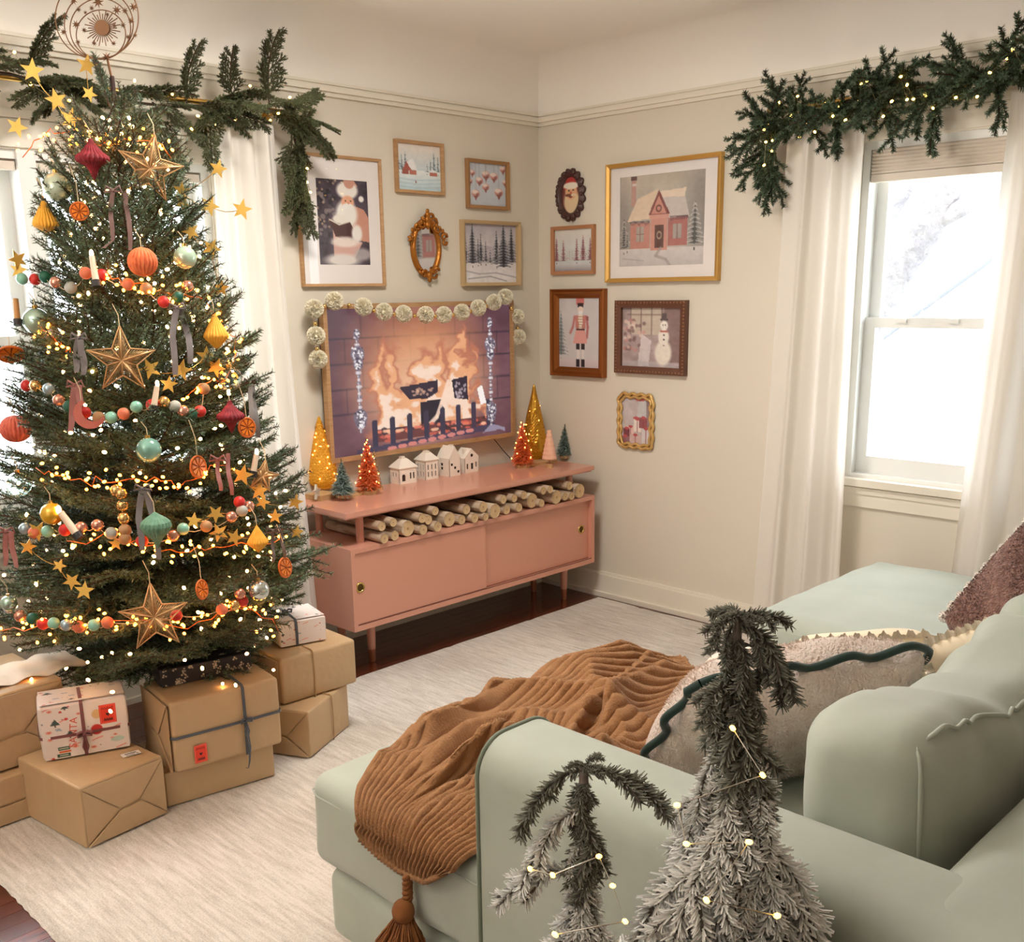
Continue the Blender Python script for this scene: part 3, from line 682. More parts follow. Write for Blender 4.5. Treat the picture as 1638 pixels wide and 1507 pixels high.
picture('square oak framed painting of dark snowy fir trees beside the corner', 0, -.551, -.161, 1.574, 1.878, c, .016, mat('pale_oak', (190, 162, 120), .5), depth=.03)
# pink cottage
c = Cv(124, 118, (188, 180, 170)).grad((196, 184, 168), (178, 176, 170), 0, .7).nz(14, 4, 12)
c.ell(.02, .55, .16, .40, (140, 130, 124), .6, .9).ell(.98, .40, .22, .5, (132, 128, 126), .6, .9)
c.grad((214, 206, 202), (196, 190, 186), .80, 1)
for k, (u, v, h_, w_) in enumerate(((.06, .84, .34, .07), (.10, .82, .2, .05))): c.fir(u, v, h_, w_, (78, 76, 76), (210, 206, 204), 31+k)
c.fir(.88, .82, .46, .09, (84, 84, 82), (222, 216, 212), 36)
c.rect(.145, .05, .205, .34, (190, 148, 136)).rect(.14, .02, .21, .06, (110, 84, 80)).rect(.15, .09, .2, .12, (214, 200, 192))
c.poly([(.10, .50), (.22, .26), (.46, .17), (.36, .48)], (226, 204, 180)).poly([(.46, .22), (.76, .24), (.82, .48), (.56, .48)], (206, 196, 190)).poly([(.48, .2), (.78, .18), (.76, .27), (.5, .26)], (232, 214, 194))
c.rect(.14, .52, .37, .80, (196, 140, 128)).rect(.58, .48, .80, .78, (178, 118, 112))
for k in range(13): c.poly([(.13+k*.018, .50), (.147+k*.018, .50), (.138+k*.018, .55)], (92, 74, 80), .8); c.poly([(.60+k*.016, .47), (.615+k*.016, .47), (.608+k*.016, .52)], (92, 70, 78), .8)
c.poly([(.35, .44), (.47, .18), (.60, .44)], (140, 84, 80)).poly([(.385, .43), (.47, .24), (.56, .43)], (206, 148, 134)).rect(.36, .44, .59, .48, (214, 160, 146)).rect(.38, .48, .57, .82, (206, 150, 136))
c.ell(.47, .375, .035, .04, (120, 84, 76)).ell(.47, .375, .02, .022, (206, 148, 134)).rect(.43, .55, .53, .80, (104, 76, 70)).ell(.48, .66, .03, .045, (180, 160, 142)).ell(.48, .66, .018, .028, (104, 76, 70))
c.rect(.21, .56, .30, .72, (176, 168, 158)).line([(.255, .56), (.255, .72)], .008, (140, 100, 92)).line([(.21, .64), (.3, .64)], .008, (140, 100, 92)).rect(.64, .55, .73, .70, (172, 162, 154)).line([(.685, .55), (.685, .7)], .008, (120, 80, 80))
c.line([(.50, .80), (.44, .88), (.56, .92), (.62, 1)], .03, (168, 158, 154), .8).line([(.05, .9), (.3, .93)], .012, (166, 160, 158), .7).nz(7, 26, 15)
gf = mat('gold_frame', (206, 160, 84), .35, .55)
picture('large gold framed painting of a pink snow-covered cottage on the right wall', 1, -.459, -1.098, 1.581, 2.117, c, .019, gf, (.115, .86, .115, .865), glass=True, depth=.03)
# pink tree row
c = Cv(54, 54, (214, 214, 210)).grad((222, 216, 206), (196, 204, 204), 0, .8).grad((206, 206, 206), (150, 142, 148), .8, 1).nz(8, 5, 18)
for k, (u, h_) in enumerate(((.06, .56), (.24, .52), (.58, .54), (.74, .62), (.92, .54))): c.fir(u, .80, h_, .07, (120, 74, 82), (204, 160, 160), k+50)
for u in (.4, .47, .34): c.fir(u, .78, .26, .04, (190, 150, 150), None, 5, .6)
picture('small wooden framed painting of a row of pink trees on right wall', 1, -.099, -.379, 1.624, 1.856, c, .017, mat('tan_wood', (178, 124, 84), .5))
# toy soldier
c = Cv(60, 84, (206, 200, 200)).nz(8, 4, 20)
c.fir(.08, .86, .62, .13, (112, 116, 116), (206, 210, 212), 61).grad((210, 196, 196), (200, 184, 188), .86, 1)
c.rect(.44, .0, .62, .12, (206, 120, 116)).rect(.47, .10, .60, .16, (60, 44, 44)).ell(.535, .19, .07, .05, (236, 214, 200)).ell(.535, .225, .055, .025, (240, 236, 232))
c.poly([(.40, .26), (.66, .26), (.64, .46), (.43, .46)], (196, 128, 122)).poly([(.48, .25), (.59, .25), (.57, .44), (.5, .44)], (236, 224, 214))
for k in range(5): c.line([(.46, .28+k*.035), (.61, .28+k*.035)], .012, (176, 130, 80))
c.line([(.40, .28), (.36, .42), (.30, .50)], .05, (190, 120, 116)).line([(.67, .28), (.70, .42), (.68, .56)], .05, (184, 110, 108)).rect(.665, .27, .72, .33, (150, 90, 90))
c.rect(.43, .44, .64, .47, (70, 46, 46)).poly([(.43, .47), (.64, .47), (.69, .64), (.36, .64)], (222, 160, 152)).rect(.43, .64, .51, .73, (52, 40, 44)).rect(.55, .64, .63, .73, (52, 40, 44)).rect(.45, .73, .51, .86, (224, 216, 212)).rect(.56, .73, .62, .86, (224, 216, 212)).rect(.43, .86, .51, .97, (46, 34, 38)).rect(.55, .86, .64, .97, (46, 34, 38))
brz = mat('bronze_moulding', (150, 86, 36), .32, .65)
picture('bronze framed print of a pink wooden toy soldier on the right wall', 1, -.098, -.453, 1.124, 1.554, c, .045, brz, depth=.03, prof=[(0, 0), (0, .030), (.12, .034), (.3, .024), (.55, .026), (.7, .018), (1, .012), (1, .002)])
# snowman by the window
c = Cv(80, 70, (170, 152, 150)).nz(24, 9, 22)
c.rect(.16, .0, .66, .45, (206, 194, 176), .8)
for u in (.16, .33, .5, .66): c.line([(u, 0), (u, .45)], .016, (128, 108, 98))
c.line([(.1, .14), (.7, .14)], .014, (128, 108, 98)).rect(.7, 0, 1, .9, (120, 92, 88), .6)
g = random.Random(4)
for k in range(50): c.ell(.04+g.random()*.34, .22+g.random()*.5, .03, .03, g.choice([(196, 140, 132), (220, 196, 186), (120, 90, 90), (232, 216, 206)]), .7, .5)
c.poly([(.34, .45), (.5, .55), (.46, .95), (.28, .98)], (222, 214, 214), .8).rect(.0, .88, 1, 1, (190, 182, 186), .6)
c.ell(.69, .74, .13, .20, (232, 224, 212), 1, .3).ell(.695, .49, .085, .13, (236, 228, 218), 1, .3).ell(.70, .31, .062, .075, (240, 234, 226), 1, .3).rect(.64, .385, .76, .41, (190, 110, 96)).rect(.64, .2, .76, .235, (84, 70, 70)).rect(.66, .12, .74, .22, (96, 82, 82)).ell(.7, .46, .012, .012, (60, 50, 50)).ell(.7, .53, .012, .012, (60, 50, 50)).ell(.7, .62, .012, .012, (60, 50, 50)).ell(.68, .3, .008, .008, (50, 40, 40)).ell(.72, .3, .008, .008, (50, 40, 40)).nz(9, 24, 27)
dk = mat('dark_carved_wood', (104, 66, 48), .45, .15)
def beads(rt, pt, w, h):
    mb = MB(); n = 22
    for k in range(n):
        for (u, v) in ((w*(k+.5)/n, .011), (w*(k+.5)/n, h-.011), (.011, h*(k+.5)/n), (w-.011, h*(k+.5)/n)): mb.ball(tuple(pt(u, v, .027)), .0052, 6, 4)
    o = mb.build('beading', mat('worn_gilt', (150, 106, 74), .4, .4), rt, smooth=180); o['kind'] = 'stuff'
picture('dark carved frame with a snowman beside a vase on the right wall', 1, -.52, -.934, 1.155, 1.497, c, .034, dk, depth=.028, extra=beads)

# wavy gold frame
def wavy():
    yc, zc, hw, hh = -.644, .925, .112, .137
    rt = root('framed_picture', 'small wavy gold frame with stacked presents, lowest on the right wall', 'picture', (0, yc, zc-hh))
    def loop(off, amp, nn):
        out = []; r = .03; a, b = hw-off, hh-off
        per = [(-a+r, b, 0, 1, 2*(a-r)), None]
        segs = [((-a+r, b), (a-r, b)), ((a, b-r), (a, -b+r)), ((a-r, -b), (-a+r, -b)), ((-a, -b+r), (-a, b-r))]; cen = [(a-r, b-r), (a-r, -b+r), (-a+r, -b+r), (-a+r, b-r)]
        for i, (p, q) in enumerate(segs):
            p, q = np.array(p), np.array(q)
            for t in np.linspace(0, 1, nn): out.append((p+(q-p)*t, [(0, 1), (1, 0), (0, -1), (-1, 0)][i]))
            for t in np.linspace(0, PI/2, 6)[1:-1]: n_ = (math.sin(t+i*PI/2), math.cos(t+i*PI/2)); out.append((np.array(cen[i])+r*np.array(n_), n_))
        s = 0; res = []; tot = sum(np.linalg.norm(out[i][0]-out[i-1][0]) for i in range(len(out))); prev = out[-1][0]; k = round(tot/.052)
        for p, n_ in out: s += np.linalg.norm(p-prev); prev = p; res.append(p+np.array(n_)*amp*math.sin(s/tot*2*PI*k))
        return res
    lo = loop(.008, .004, 22); li = loop(.022, .004, 22)
    f = lambda q, d: (-d, yc-q[0], zc+q[1])
    m = MB()
    for L_, r in ((lo, .0085), (li, .0075)): m.tube([f(q, .012) for q in L_+L_[:1]], r, 8, False)
    m.grid(np.array([[f(q, .004) for q in lo+lo[:1]], [f(q, .008) for q in li+li[:1]]])); m.build('frame', mat('wavy_gilt', (214, 176, 110), .35, .5), rt, smooth=180)
    c = Cv(54, 74, (196, 184, 182)).nz(14, 6, 40); c.poly([(.58, .08), (.8, .08), (.9, .55), (.5, .5)], (206, 206, 208), .7).poly([(.8, 0), (1, 0), (1, 1), (.85, 1)], (120, 92, 98), .6)
    for u0, u1, v0, v1, cc in ((.2, .45, .62, .86, (222, 190, 182)), (.42, .66, .46, .72, (236, 224, 214)), (.6, .86, .42, .64, (150, 86, 90)), (.68, .95, .64, .96, (214, 206, 204)), (.1, .3, .66, .84, (120, 66, 72)), (.3, .66, .78, .96, (206, 178, 172)), (.0, .3, .82, .98, (150, 108, 112))): c.rect(u0, v0, u1, v1, cc).line([((u0+u1)/2, v0), ((u0+u1)/2, v1)], .02, (150, 66, 70)).ell((u0+u1)/2, v0, .07, .03, (186, 84, 86))
    c.ell(.62, .06, .16, .04, (196, 96, 98)).ell(.5, .44, .10, .03, (190, 90, 92)).nz(8, 18, 44)
    c.sheet('print', f((-hw+.018, hh-.018), .006), (0, -2*(hw-.018), 0), (0, 0, -2*(hh-.018)), print_m, rt)
    m = MB(); m.box(-.004, 0, yc-hw+.016, yc+hw-.016, zc-hh+.016, zc+hh-.016); m.build('backing', MATS['backing_board'], rt, smooth=0)
wavy()

# carved oval with a bearded face
def oval_pic():
    yc, zc = -.222, 2.0
    rt = root('framed_picture', 'dark scalloped oval frame with a rosy bearded face, uppermost on right wall', 'picture', (0, yc, zc-.125))
    q = np.linspace(0, 2*PI, 97); el = lambda a, b, d, sc=0.: [(-d, yc-(a+sc*abs(math.sin(8*t)))*math.cos(t), zc+(b+sc*abs(math.sin(8*t)))*math.sin(t)) for t in q]
    m = MB(); m.grid(np.array([el(.080, .110, .002, .016), el(.080, .110, .016, .016), el(.070, .100, .026), el(.060, .089, .018), el(.055, .083, .006)]))
    for t in np.linspace(0, 2*PI, 17)[:-1]: m.ball((-.022, yc-.078*math.cos(t), zc+.108*math.sin(t)), .011, 8, 6)
    m.build('frame', mat('dark_resin', (74, 44, 40), .4), rt, smooth=50)
    c = Cv(44, 62, (120, 60, 56)).nz(16, 5, 50); c.ell(.55, .68, .42, .34, (226, 200, 160), 1, .3).ell(.52, .40, .32, .22, (222, 170, 128), 1, .2).poly([(.1, .34), (.3, .06), (.6, .02), (.9, .22), (.9, .3)], (176, 50, 44)).ell(.52, .25, .44, .09, (236, 226, 206), 1, .3).ell(.40, .38, .05, .022, (60, 40, 34)).ell(.64, .37, .05, .022, (60, 40, 34)).ell(.50, .45, .07, .045, (196, 110, 84)).ell(.36, .50, .16, .04, (120, 74, 56)).ell(.66, .50, .14, .035, (226, 206, 176)).ell(.5, .55, .10, .025, (120, 60, 52))
    c.sheet('print', (-.008, yc+.058, zc+.086), (0, -.116, 0), (0, 0, -.172), print_m, rt)
    m = MB(); m.tube([(-.001, yc, zc), (-.005, yc, zc)], .05, 20); m.build('backing', MATS['backing_board'], rt)
oval_pic()

# gilt mirror
def mirror():
    xc, zc = -.768, 1.745
    rt = root('oval_mirror', 'ornate gilt pointed oval mirror above the television', 'mirror', (xc, 0, 1.60))
    gm = mat('antique_gilt', (176, 112, 44), .38, .75, bump=(90, .5, .004))
    q = np.linspace(0, 2*PI, 73); sh = lambda a, b, d: [(xc+a*math.cos(t)*(1-.10*abs(math.sin(t))**3), -d, zc+b*math.sin(t)) for t in q]
    m = MB(); m.grid(np.array([sh(.090, .132, .002), sh(.090, .132, .014), sh(.080, .121, .024), sh(.070, .109, .02), sh(.066, .104, .008)])); m.build('frame', gm, rt, smooth=180)
    m = MB(); m.add(sh(.068, .106, .008)[:-1], [tuple(range(72))]); m.build('looking_glass', mat('mirror_silver', (225, 225, 225), .03, 1.0), rt, smooth=0)
    m = MB(); g = random.Random(2)
    def scroll(cx, cz, r, n, sg, sx=1):
        pts = [(cx+sx*r*(1-k/n*.75)*math.cos(sg*k*.75), -.024-.004*math.sin(k), cz+r*(1-k/n*.75)*math.sin(sg*k*.75)) for k in range(n)]; m.tube(pts, [.0075*(1-.5*k/n) for k in range(n)], 6)
    for s in (-1, 1):
        scroll(xc+s*.032, 1.855, .026, 9, s, s); scroll(xc+s*.055, 1.832, .022, 9, -s, s); scroll(xc+s*.018, 1.88, .018, 8, s, s); scroll(xc+s*.098, 1.795, .018, 9, s, s); scroll(xc+s*.100, 1.772, .014, 8, -s, s); scroll(xc+s*.025, 1.628, .022, 9, -s, s); scroll(xc+s*.045, 1.645, .016, 8, s, s)
        for k in range(5): m.ball((xc+s*(.02+.018*k), -.024, 1.868-.012*k), .009, 7, 5, sc=(1, .6, 1.3))
    for z, r in ((1.905, .010), (1.89, .014), (1.868, .018), (1.845, .016), (1.606, .012), (1.622, .016)): m.ball((xc, -.026, z), r, 8, 6, sc=(1, .7, 1.2))
    o = m.build('crest', gm, rt, smooth=180); o['kind'] = 'stuff'
mirror()

# ---------------------------------------------------------------- television with its fire and the pompom garland
def fire():
    w, h = 250, 144; c = Cv(w, h, (70, 52, 84)); u, v = c.u, c.v
    c.c = np.array((66, 50, 68.))[None, None]*np.ones((h, w, 1)); c.ell(.5, .55, .62, .75, (150, 92, 92), .75, 1.2).nz(14, 8, 70)
    for r_, y in enumerate((.20, .37, .54, .71)):
        c.line([(0, y), (1, y+.006)], .008, (50, 38, 54), .7)
        for k in range(7): x = (k+.5*(r_ % 2))/6.; c.line([(x, y-.17), (x, y)], .007, (50, 38, 54), .5)
    c.ell(.48, .42, .30, .42, (232, 156, 104), .8, 1.1).ell(.50, .62, .30, .30, (255, 214, 180), .55, 1.)
    n1 = noise2(h, w, 9, 71, 4); n2 = noise2(h, w, 16, 72, 4); I = np.zeros((h, w))
    for u0, top, bw, a, sw in ((.26, .16, .050, 1., .05), (.30, .24, .04, .9, -.05), (.35, .16, .03, .5, .03), (.24, .38, .03, .8, .02), (.42, .36, .045, .8, -.08), (.50, .26, .06, 1., .06), (.56, .20, .055, 1., -.03), (.63, .28, .045, .9, .04), (.70, .10, .040, 1.1, -.04), (.73, .24, .035, .9, .03), (.47, .5, .07, 1., .02), (.66, .48, .05, .9, 0), (.31, .5, .06, 1., .04), (.77, .5, .03, .7, .06), (.83, .62, .02, .9, -.05)):
        t = np.clip((v-top)/(.86-top), 0, 1); cx = u0+sw*np.sin(t*5+u0*9)*.6+(n1-.5)*.16; wd_ = bw*(.25+.9*np.sqrt(t))*(.7+.6*n2)
        I += a*np.exp(-((u-cx)/wd_)**2)*(v > top)*np.clip((v-top)*9, 0, 1)*np.clip((.93-v)*8, 0, 1)
    I *= .72*(.55+.85*n2); I = np.clip(I, 0, 1.3)
    for lo, col, k in ((.12, (196, 120, 92), .9), (.45, (246, 180, 130), .85), (.95, (255, 226, 206), .9)): c.mix(np.clip((I-lo)*4, 0, 1), col, k)
    c.poly([(.35, .56), (.56, .53), (.56, .62), (.50, .66), (.40, .65)], (50, 38, 56)).poly([(.64, .54), (.73, .52), (.735, .70), (.655, .68)], (46, 36, 54)).poly([(.46, .68), (.58, .67), (.60, .86), (.46, .84)], (36, 30, 46))
    g = random.Random(8)
    for k in range(26): c.ell(.66+g.random()*.06, .56+g.random()*.12, .006, .01, (190, 172, 176), .8)
    for k in range(18): c.ell(.42+g.random()*.12, .58+g.random()*.05, .008, .008, (230, 180, 150), .7)
    for pts in (([(.50, .86), (.55, .80), (.58, .70), (.62, .55)]), ([(.60, .68), (.68, .74), (.80, .76)])): c.line(pts, .02, (255, 220, 196), .9)
    c.poly([(.79, .62), (.82, .60), (.845, .74), (.81, .75)], (255, 244, 238))
    c.rect(.20, .84, .88, .93, (110, 60, 60)).nz(5, 30, 75)
    for k in range(70): c.ell(.22+g.random()*.66, .84+g.random()*.09, .012+.012*g.random(), .012, g.choice([(240, 130, 104), (255, 196, 160), (70, 50, 60), (46, 38, 52), (210, 96, 80)]), .85)
    for k in range(8): x = .215+k*.092; c.rect(x-.013, .78-.008*k, x+.013, .955-.004*k, (58, 52, 74)).ell(x, .78-.008*k, .013, .012, (58, 52, 74))
    c.poly([(.12, .965), (.9, .905), (.9, .955), (.12, .995)], (68, 60, 84))
    for k in range(9): c.ell(.3+k*.055, .985-.006*k, .025, .016, (230, 140, 128), .9)
    for x, t0, b0 in ((.145, .13, .84), (.875, .09, .92)):
        ln = b0-t0; sh = lambda a, rr, hh: [c.ell(x, t0+a*ln, rr, hh, (120, 108, 124)), [c.ell(x+(g.random()-.5)*rr*1.5, t0+a*ln+(g.random()-.5)*hh*1.5, .005, .007, g.choice([(246, 240, 240), (70, 60, 80), (216, 206, 212)])) for _ in range(int(26*rr/.03))]]
        for k in range(30): c.ell(x, t0+.02+ln*k/30, .011+.004*math.sin(k*1.7), .012, (132, 120, 134) if k % 2 else (210, 200, 206)); c.ell(x-.003, t0+.02+ln*k/30, .003, .008, (248, 244, 244), .8)
        sh(.06, .016, .035); sh(.25, .034, .055); sh(.34, .024, .05); sh(.86, .034, .06); sh(.93, .026, .03)
    c.poly([(.82, .97), (.86, .92), (.90, .92), (.96, .95), (.96, .98), (.93, .96), (.86, .965)], (150, 140, 160))
    return c
tv = root('television', 'wall television in an oak frame showing a blazing log fire', 'television', (-.826, 0, .83))
x0, x1, z0, z1 = -1.378, -.274, .849, 1.484
m = MB(); m.box(x0-.004, x1+.004, -.045, -.004, z0-.004, z1+.004); m.build('housing', mat('black_plastic', (24, 22, 24), .4), tv, smooth=0)
m = MB()
for a, b, p, q in ((x0-.020, x1+.020, z1, z1+.020), (x0-.020, x1+.020, z0-.020, z0), (x0-.020, x0, z0, z1), (x1, x1+.020, z0, z1)): m.box(a, b, -.062, -.03, p, q)
m.build('frame', oak, tv, smooth=0)
fire().sheet('screen', (x0, -.050, z1), (x1-x0, 0, 0), (0, 0, z0-z1), paint_mat('lit_screen', .3, emit=.92), tv)
m = MB(); a = ony(790, 702, -.03); b = ony(820, 737, -.03); m.tube([(a[0]-.02, -.02, z0+.01), tuple(a), tuple((a+b)/2+np.array([0, 0, -.004])), tuple(b), (b[0]+.03, -.03, .704)], .0025, 5); m.build('power_cord', mat('black_cord', (40, 36, 34), .6), tv)

def pompom_mesh(r, m, seed, n=1500, nw=.0022):
    g = np.random.default_rng(seed); mb = MB(); mb.ball((0, 0, 0), r*.82, 14, 10); d = g.normal(size=(n, 3)); d /= np.linalg.norm(d, axis=1, keepdims=True)
    ln = r*(.98+.14*g.random(n))[:, None]; s = np.cross(d, g.normal(size=(n, 3))); s /= np.linalg.norm(s, axis=1, keepdims=True); b = d*r*.7
    V = np.stack([b-s*nw, b+s*nw, d*ln+s*nw*1.5, d*ln-s*nw*1.5], 1).reshape(-1, 3); i = np.arange(n)*4; mb.add(V, list(map(tuple, np.stack([i, i+1, i+2, i+3], 1)))); return mb.mesh('pompom', m, 180)
wool = mat('cream_wool', (254, 246, 224), .95, sheen=.2)
pomes = [pompom_mesh(.036, wool, k) for k in range(3)]
pg = root('pompom_garland', 'cream wool pompom garland with gold beads hung along the television frame', 'garland', (-.83, -.09, 1.5))
pp = [(509, 574.7), (505.5, 537), (502.7, 494), (534.8, 481.4), (581.5, 491), (614.2, 498.8), (645.6, 502.3), (680.9, 503.7), (710, 503.7), (738.7, 499.5), (765, 492.5), (790.3, 483.4), (808.4, 475), (827, 507), (829, 539)]
P = [ony(px, py, -.085 if px < 800 else -.06) for px, py in pp]
for k, p in enumerate(P):
    o = link('pompom', pomes[k % 3], pg); o.location = Vector(p)-pg.location; o.rotation_euler = (k, k*2, k*.7)
bm = MB(); bm.ball((0, 0, 0), .010, 10, 7); bme = bm.mesh('bead', mat('gold_bead', (226, 190, 120), .2, .9), 180)
st = []
for a, b in zip(P[:-1], P[1:]):
    mid = (a+b)/2+np.array([0, 0, -.006]); st += [tuple(a), tuple(mid)]; o = link('bead', bme, pg); o.location = Vector(mid)-pg.location
m = MB(); m.tube(st+[tuple(P[-1])], .0015, 5); m.build('string', mat('cream_string', (220, 206, 176), .9), pg)

# ---------------------------------------------------------------- pink console
pink = mat('pink_lacquer', (214, 152, 130), .28, coat=.25)
pink2 = mat('pink_lacquer_dark', (120, 74, 60), .6)
cs = root('media_console', 'long pink mid-century console with sliding doors and raised top shelf', 'console', (-.865, -.24, 0))
bx0, bx1, byf, byb, bz0, bz1 = -1.619, -.108, -.470, -.055, .204, .550
m = MB()
m.box(bx0, bx1, byf, byb, bz1-.02, bz1); m.box(bx0, bx1, byf, byb, bz0, bz0+.022); m.box(bx0, bx0+.02, byf, byb, bz0+.022, bz1-.02); m.box(bx1-.02, bx1, byf, byb, bz0+.022, bz1-.02); m.box(bx0+.02, bx1-.02, byb-.012, byb, bz0+.022, bz1-.02); m.build('cabinet', pink, cs, smooth=0)
for a, b, d, hx in ((bx0+.0205, -.862, .008, -1.575), (-.885, bx1-.0205, .024, -.185)):
    m = MB(); m.box(a, b, byf+d, byf+d+.014, bz0+.026, bz1-.0235); do = m.build('door', pink, cs, smooth=0)
    m = MB(); q = [(hx+r*math.cos(t), byf+d-.004+(.004 if i in (0, 3) else 0), .385+r*math.sin(t)) for i, r in enumerate((.022, .021, .016, .015)) for t in np.linspace(0, 2*PI, 25)]
    m.grid(np.array(q).reshape(4, 25, 3)); m.build('ring_pull', brass, do, smooth=180)
    m = MB(); m.add([(hx+.0155*math.cos(t), byf+d-.0012, .385+.0155*math.sin(t)) for t in np.linspace(0, 2*PI, 25)[:-1]], [tuple(range(24))]); m.build('finger_cup', mat('dull_brass', (96, 72, 34), .4, .8), do, smooth=0)
m = MB(); m.box(bx0+.02, bx1-.02, byf+.003, byf+.006, bz0+.0225, bz0+.0255); m.build('door_track', pink2, cs, smooth=0)
m = MB(); pass
m.box(-1.621, -.096, -.4545, -.055, .676, .697); m.box(-1.612, -.105, -.444, -.06, .668, .676); m.build('top', pink, cs, smooth=0)
for x, y in ((-1.505, -.385), (-1.505, -.10), (-.205, -.385), (-.205, -.10)):
    m = MB(); m.tube([(x, y, bz1), (x, y, .669)], .0165, 20); m.build('post', pink, cs, smooth=40)
for x, y in ((-1.435, -.335), (-1.435, -.12), (-.19, -.335), (-.19, -.12)):
    m = MB(); m.tube([(x, y, bz0), (x, y, .055)], [.0215, .0165], 18); lg = m.build('leg', pink, cs)
    m = MB(); m.tube([(x, y, .056), (x, y, 0)], [.0167, .0145], 18); m.build('ferrule', mat('copper_tip', (186, 122, 92), .3, .8), lg)

# birch logs
birch = mat('birch_bark', (232, 214, 188), .8, var=(9, (150, 112, 84), .22), bump=(20, .4, .01), stretch=(3, .8, 3))
cut = mat('birch_end', (214, 184, 142), .8, var=(40, (196, 160, 116), .3))
heart = mat('log_ring', (170, 130, 88), .8)
lg_px = [(610.6, 842, 7.9, 'u'), (629, 835.6, 7.4, 'u'), (615, 867, 8.3, 'l'), (631.5, 858, 8.2, 'l'), (652, 849, 13.6, 'b'), (675, 829, 8.3, 'u'), (685, 831.5, 8, 'u'), (677, 852, 8.6, 'l'), (696, 816.6, 7.2, 'u'), (700, 842.6, 8.6, 'l'), (718.7, 831, 12.3, 'b'), (738.5, 835.5, 8.1, 'l'), (746, 815, 8.2, 'u'), (759, 830, 8.2, 'l'), (772.6, 811, 9, 'u'), (776.7, 827.7, 6.6, 'l'), (791.6, 817.7, 12.2, 'b'), (805, 799, 7.4, 'u'), (810, 817.7, 8, 'l'), (822.5, 797, 6.8, 'u'), (830, 812, 7.4, 'l'), (838, 792, 7, 'u'), (851, 800.8, 12.4, 'b'), (866, 805, 6.6, 'l'), (869, 785, 6.4, 'u'), (880, 783, 6.4, 'u'), (890, 796, 11.4, 'b'), (910.6, 777, 7.2, 'u'), (903.7, 794.5, 6.6, 'l'), (914.3, 793.5, 6.6, 'l'), (927, 787, 11.8, 'b')]
ordw = ['first', 'second', 'third', 'fourth', 'fifth', 'sixth', 'seventh', 'eighth', 'ninth', 'tenth', 'eleventh', 'twelfth', 'thirteenth', 'fourteenth']
cnt = {'u': 0, 'l': 0, 'b': 0}; g = random.Random(12)
for px, py, r, row in lg_px:
    pr_ = g.random(); yf = -.455-.028*pr_ if row != 'l' else -.462-.03*pr_
    if px < 612: yf = -.47
    e = ony(px, py, yf); dep = float((e-CAM)@FW); rad = r*dep/FOC*.97
    z = max(e[2], .551+rad); z = min(z, .659-rad); x = e[0]
    kind = {'u': 'thin birch log in the upper layer', 'l': 'thin birch log in the bottom layer', 'b': 'thick birch log with a broad cut face'}[row]
    lb = kind+', '+ordw[cnt[row]]+' from the left'; cnt[row] += 1
    yb = -.09-.05*g.random(); rt = root('birch_log', lb, 'log', (x, (yf+yb)/2, z-rad), group='birch logs stored under the console top')
    P = []; bx = (g.random()-.5)*.012
    for t in np.linspace(0, 1, 7): P.append((x+bx*math.sin(t*PI)+.002*(g.random()-.5), yf+(yb-yf)*t, z))
    m = MB(); m.tube(P, [rad*(1+.04*(g.random()-.5)) for _ in P], 16); m.build('bark', birch, rt, smooth=40)
    m = MB(); q = np.linspace(0, 2*PI, 17)
    m.grid(np.array([[(x+rad*k*math.cos(t), yf-.0022+.001*(k < .95), z+rad*k*math.sin(t)) for t in q] for k in (.96, .9, .5, .01)])); o = m.build('cut_face', cut, rt, smooth=180)
    m = MB(); m.grid(np.array([[(x+rad*k*math.cos(t), yf-.0026, z+rad*k*math.sin(t)) for t in q] for k in (.16, .01)])); m.build('pith', heart, o, smooth=180)

# ---------------------------------------------------------------- ceramic houses on the console
cer = mat('white_ceramic', (246, 236, 222), .45); dkh = mat('opening_shade_dark', (60, 46, 38), .9)  # dark brown stands in for the shade inside the house openings
TOPZ = .697
def holes_wall(m, o, U, w, h, th, holes, N_):
    """flat wall with real openings; holes (u0, u1, v0, v1) measured from the bottom-left corner"""
    us = sorted({0, w, *[q for hh in holes for q in hh[:2]]}); vs = sorted({0, h, *[q for hh in holes for q in hh[2:]]})
    for a, b in zip(us[:-1], us[1:]):
        for c_, d in zip(vs[:-1], vs[1:]):
            if any(a >= hh[0]-1e-6 and b <= hh[1]+1e-6 and c_ >= hh[2]-1e-6 and d <= hh[3]+1e-6 for hh in holes): continue
            p = [o+U*a+Vector((0, 0, c_)), o+U*b+Vector((0, 0, c_)), o+U*b+Vector((0, 0, d)), o+U*a+Vector((0, 0, d))]
            m.add([tuple(x) for x in p]+[tuple(x+N_*th) for x in p], [(0, 1, 2, 3), (7, 6, 5, 4), (0, 1, 5, 4), (1, 2, 6, 5), (2, 3, 7, 6), (3, 0, 4, 7)])
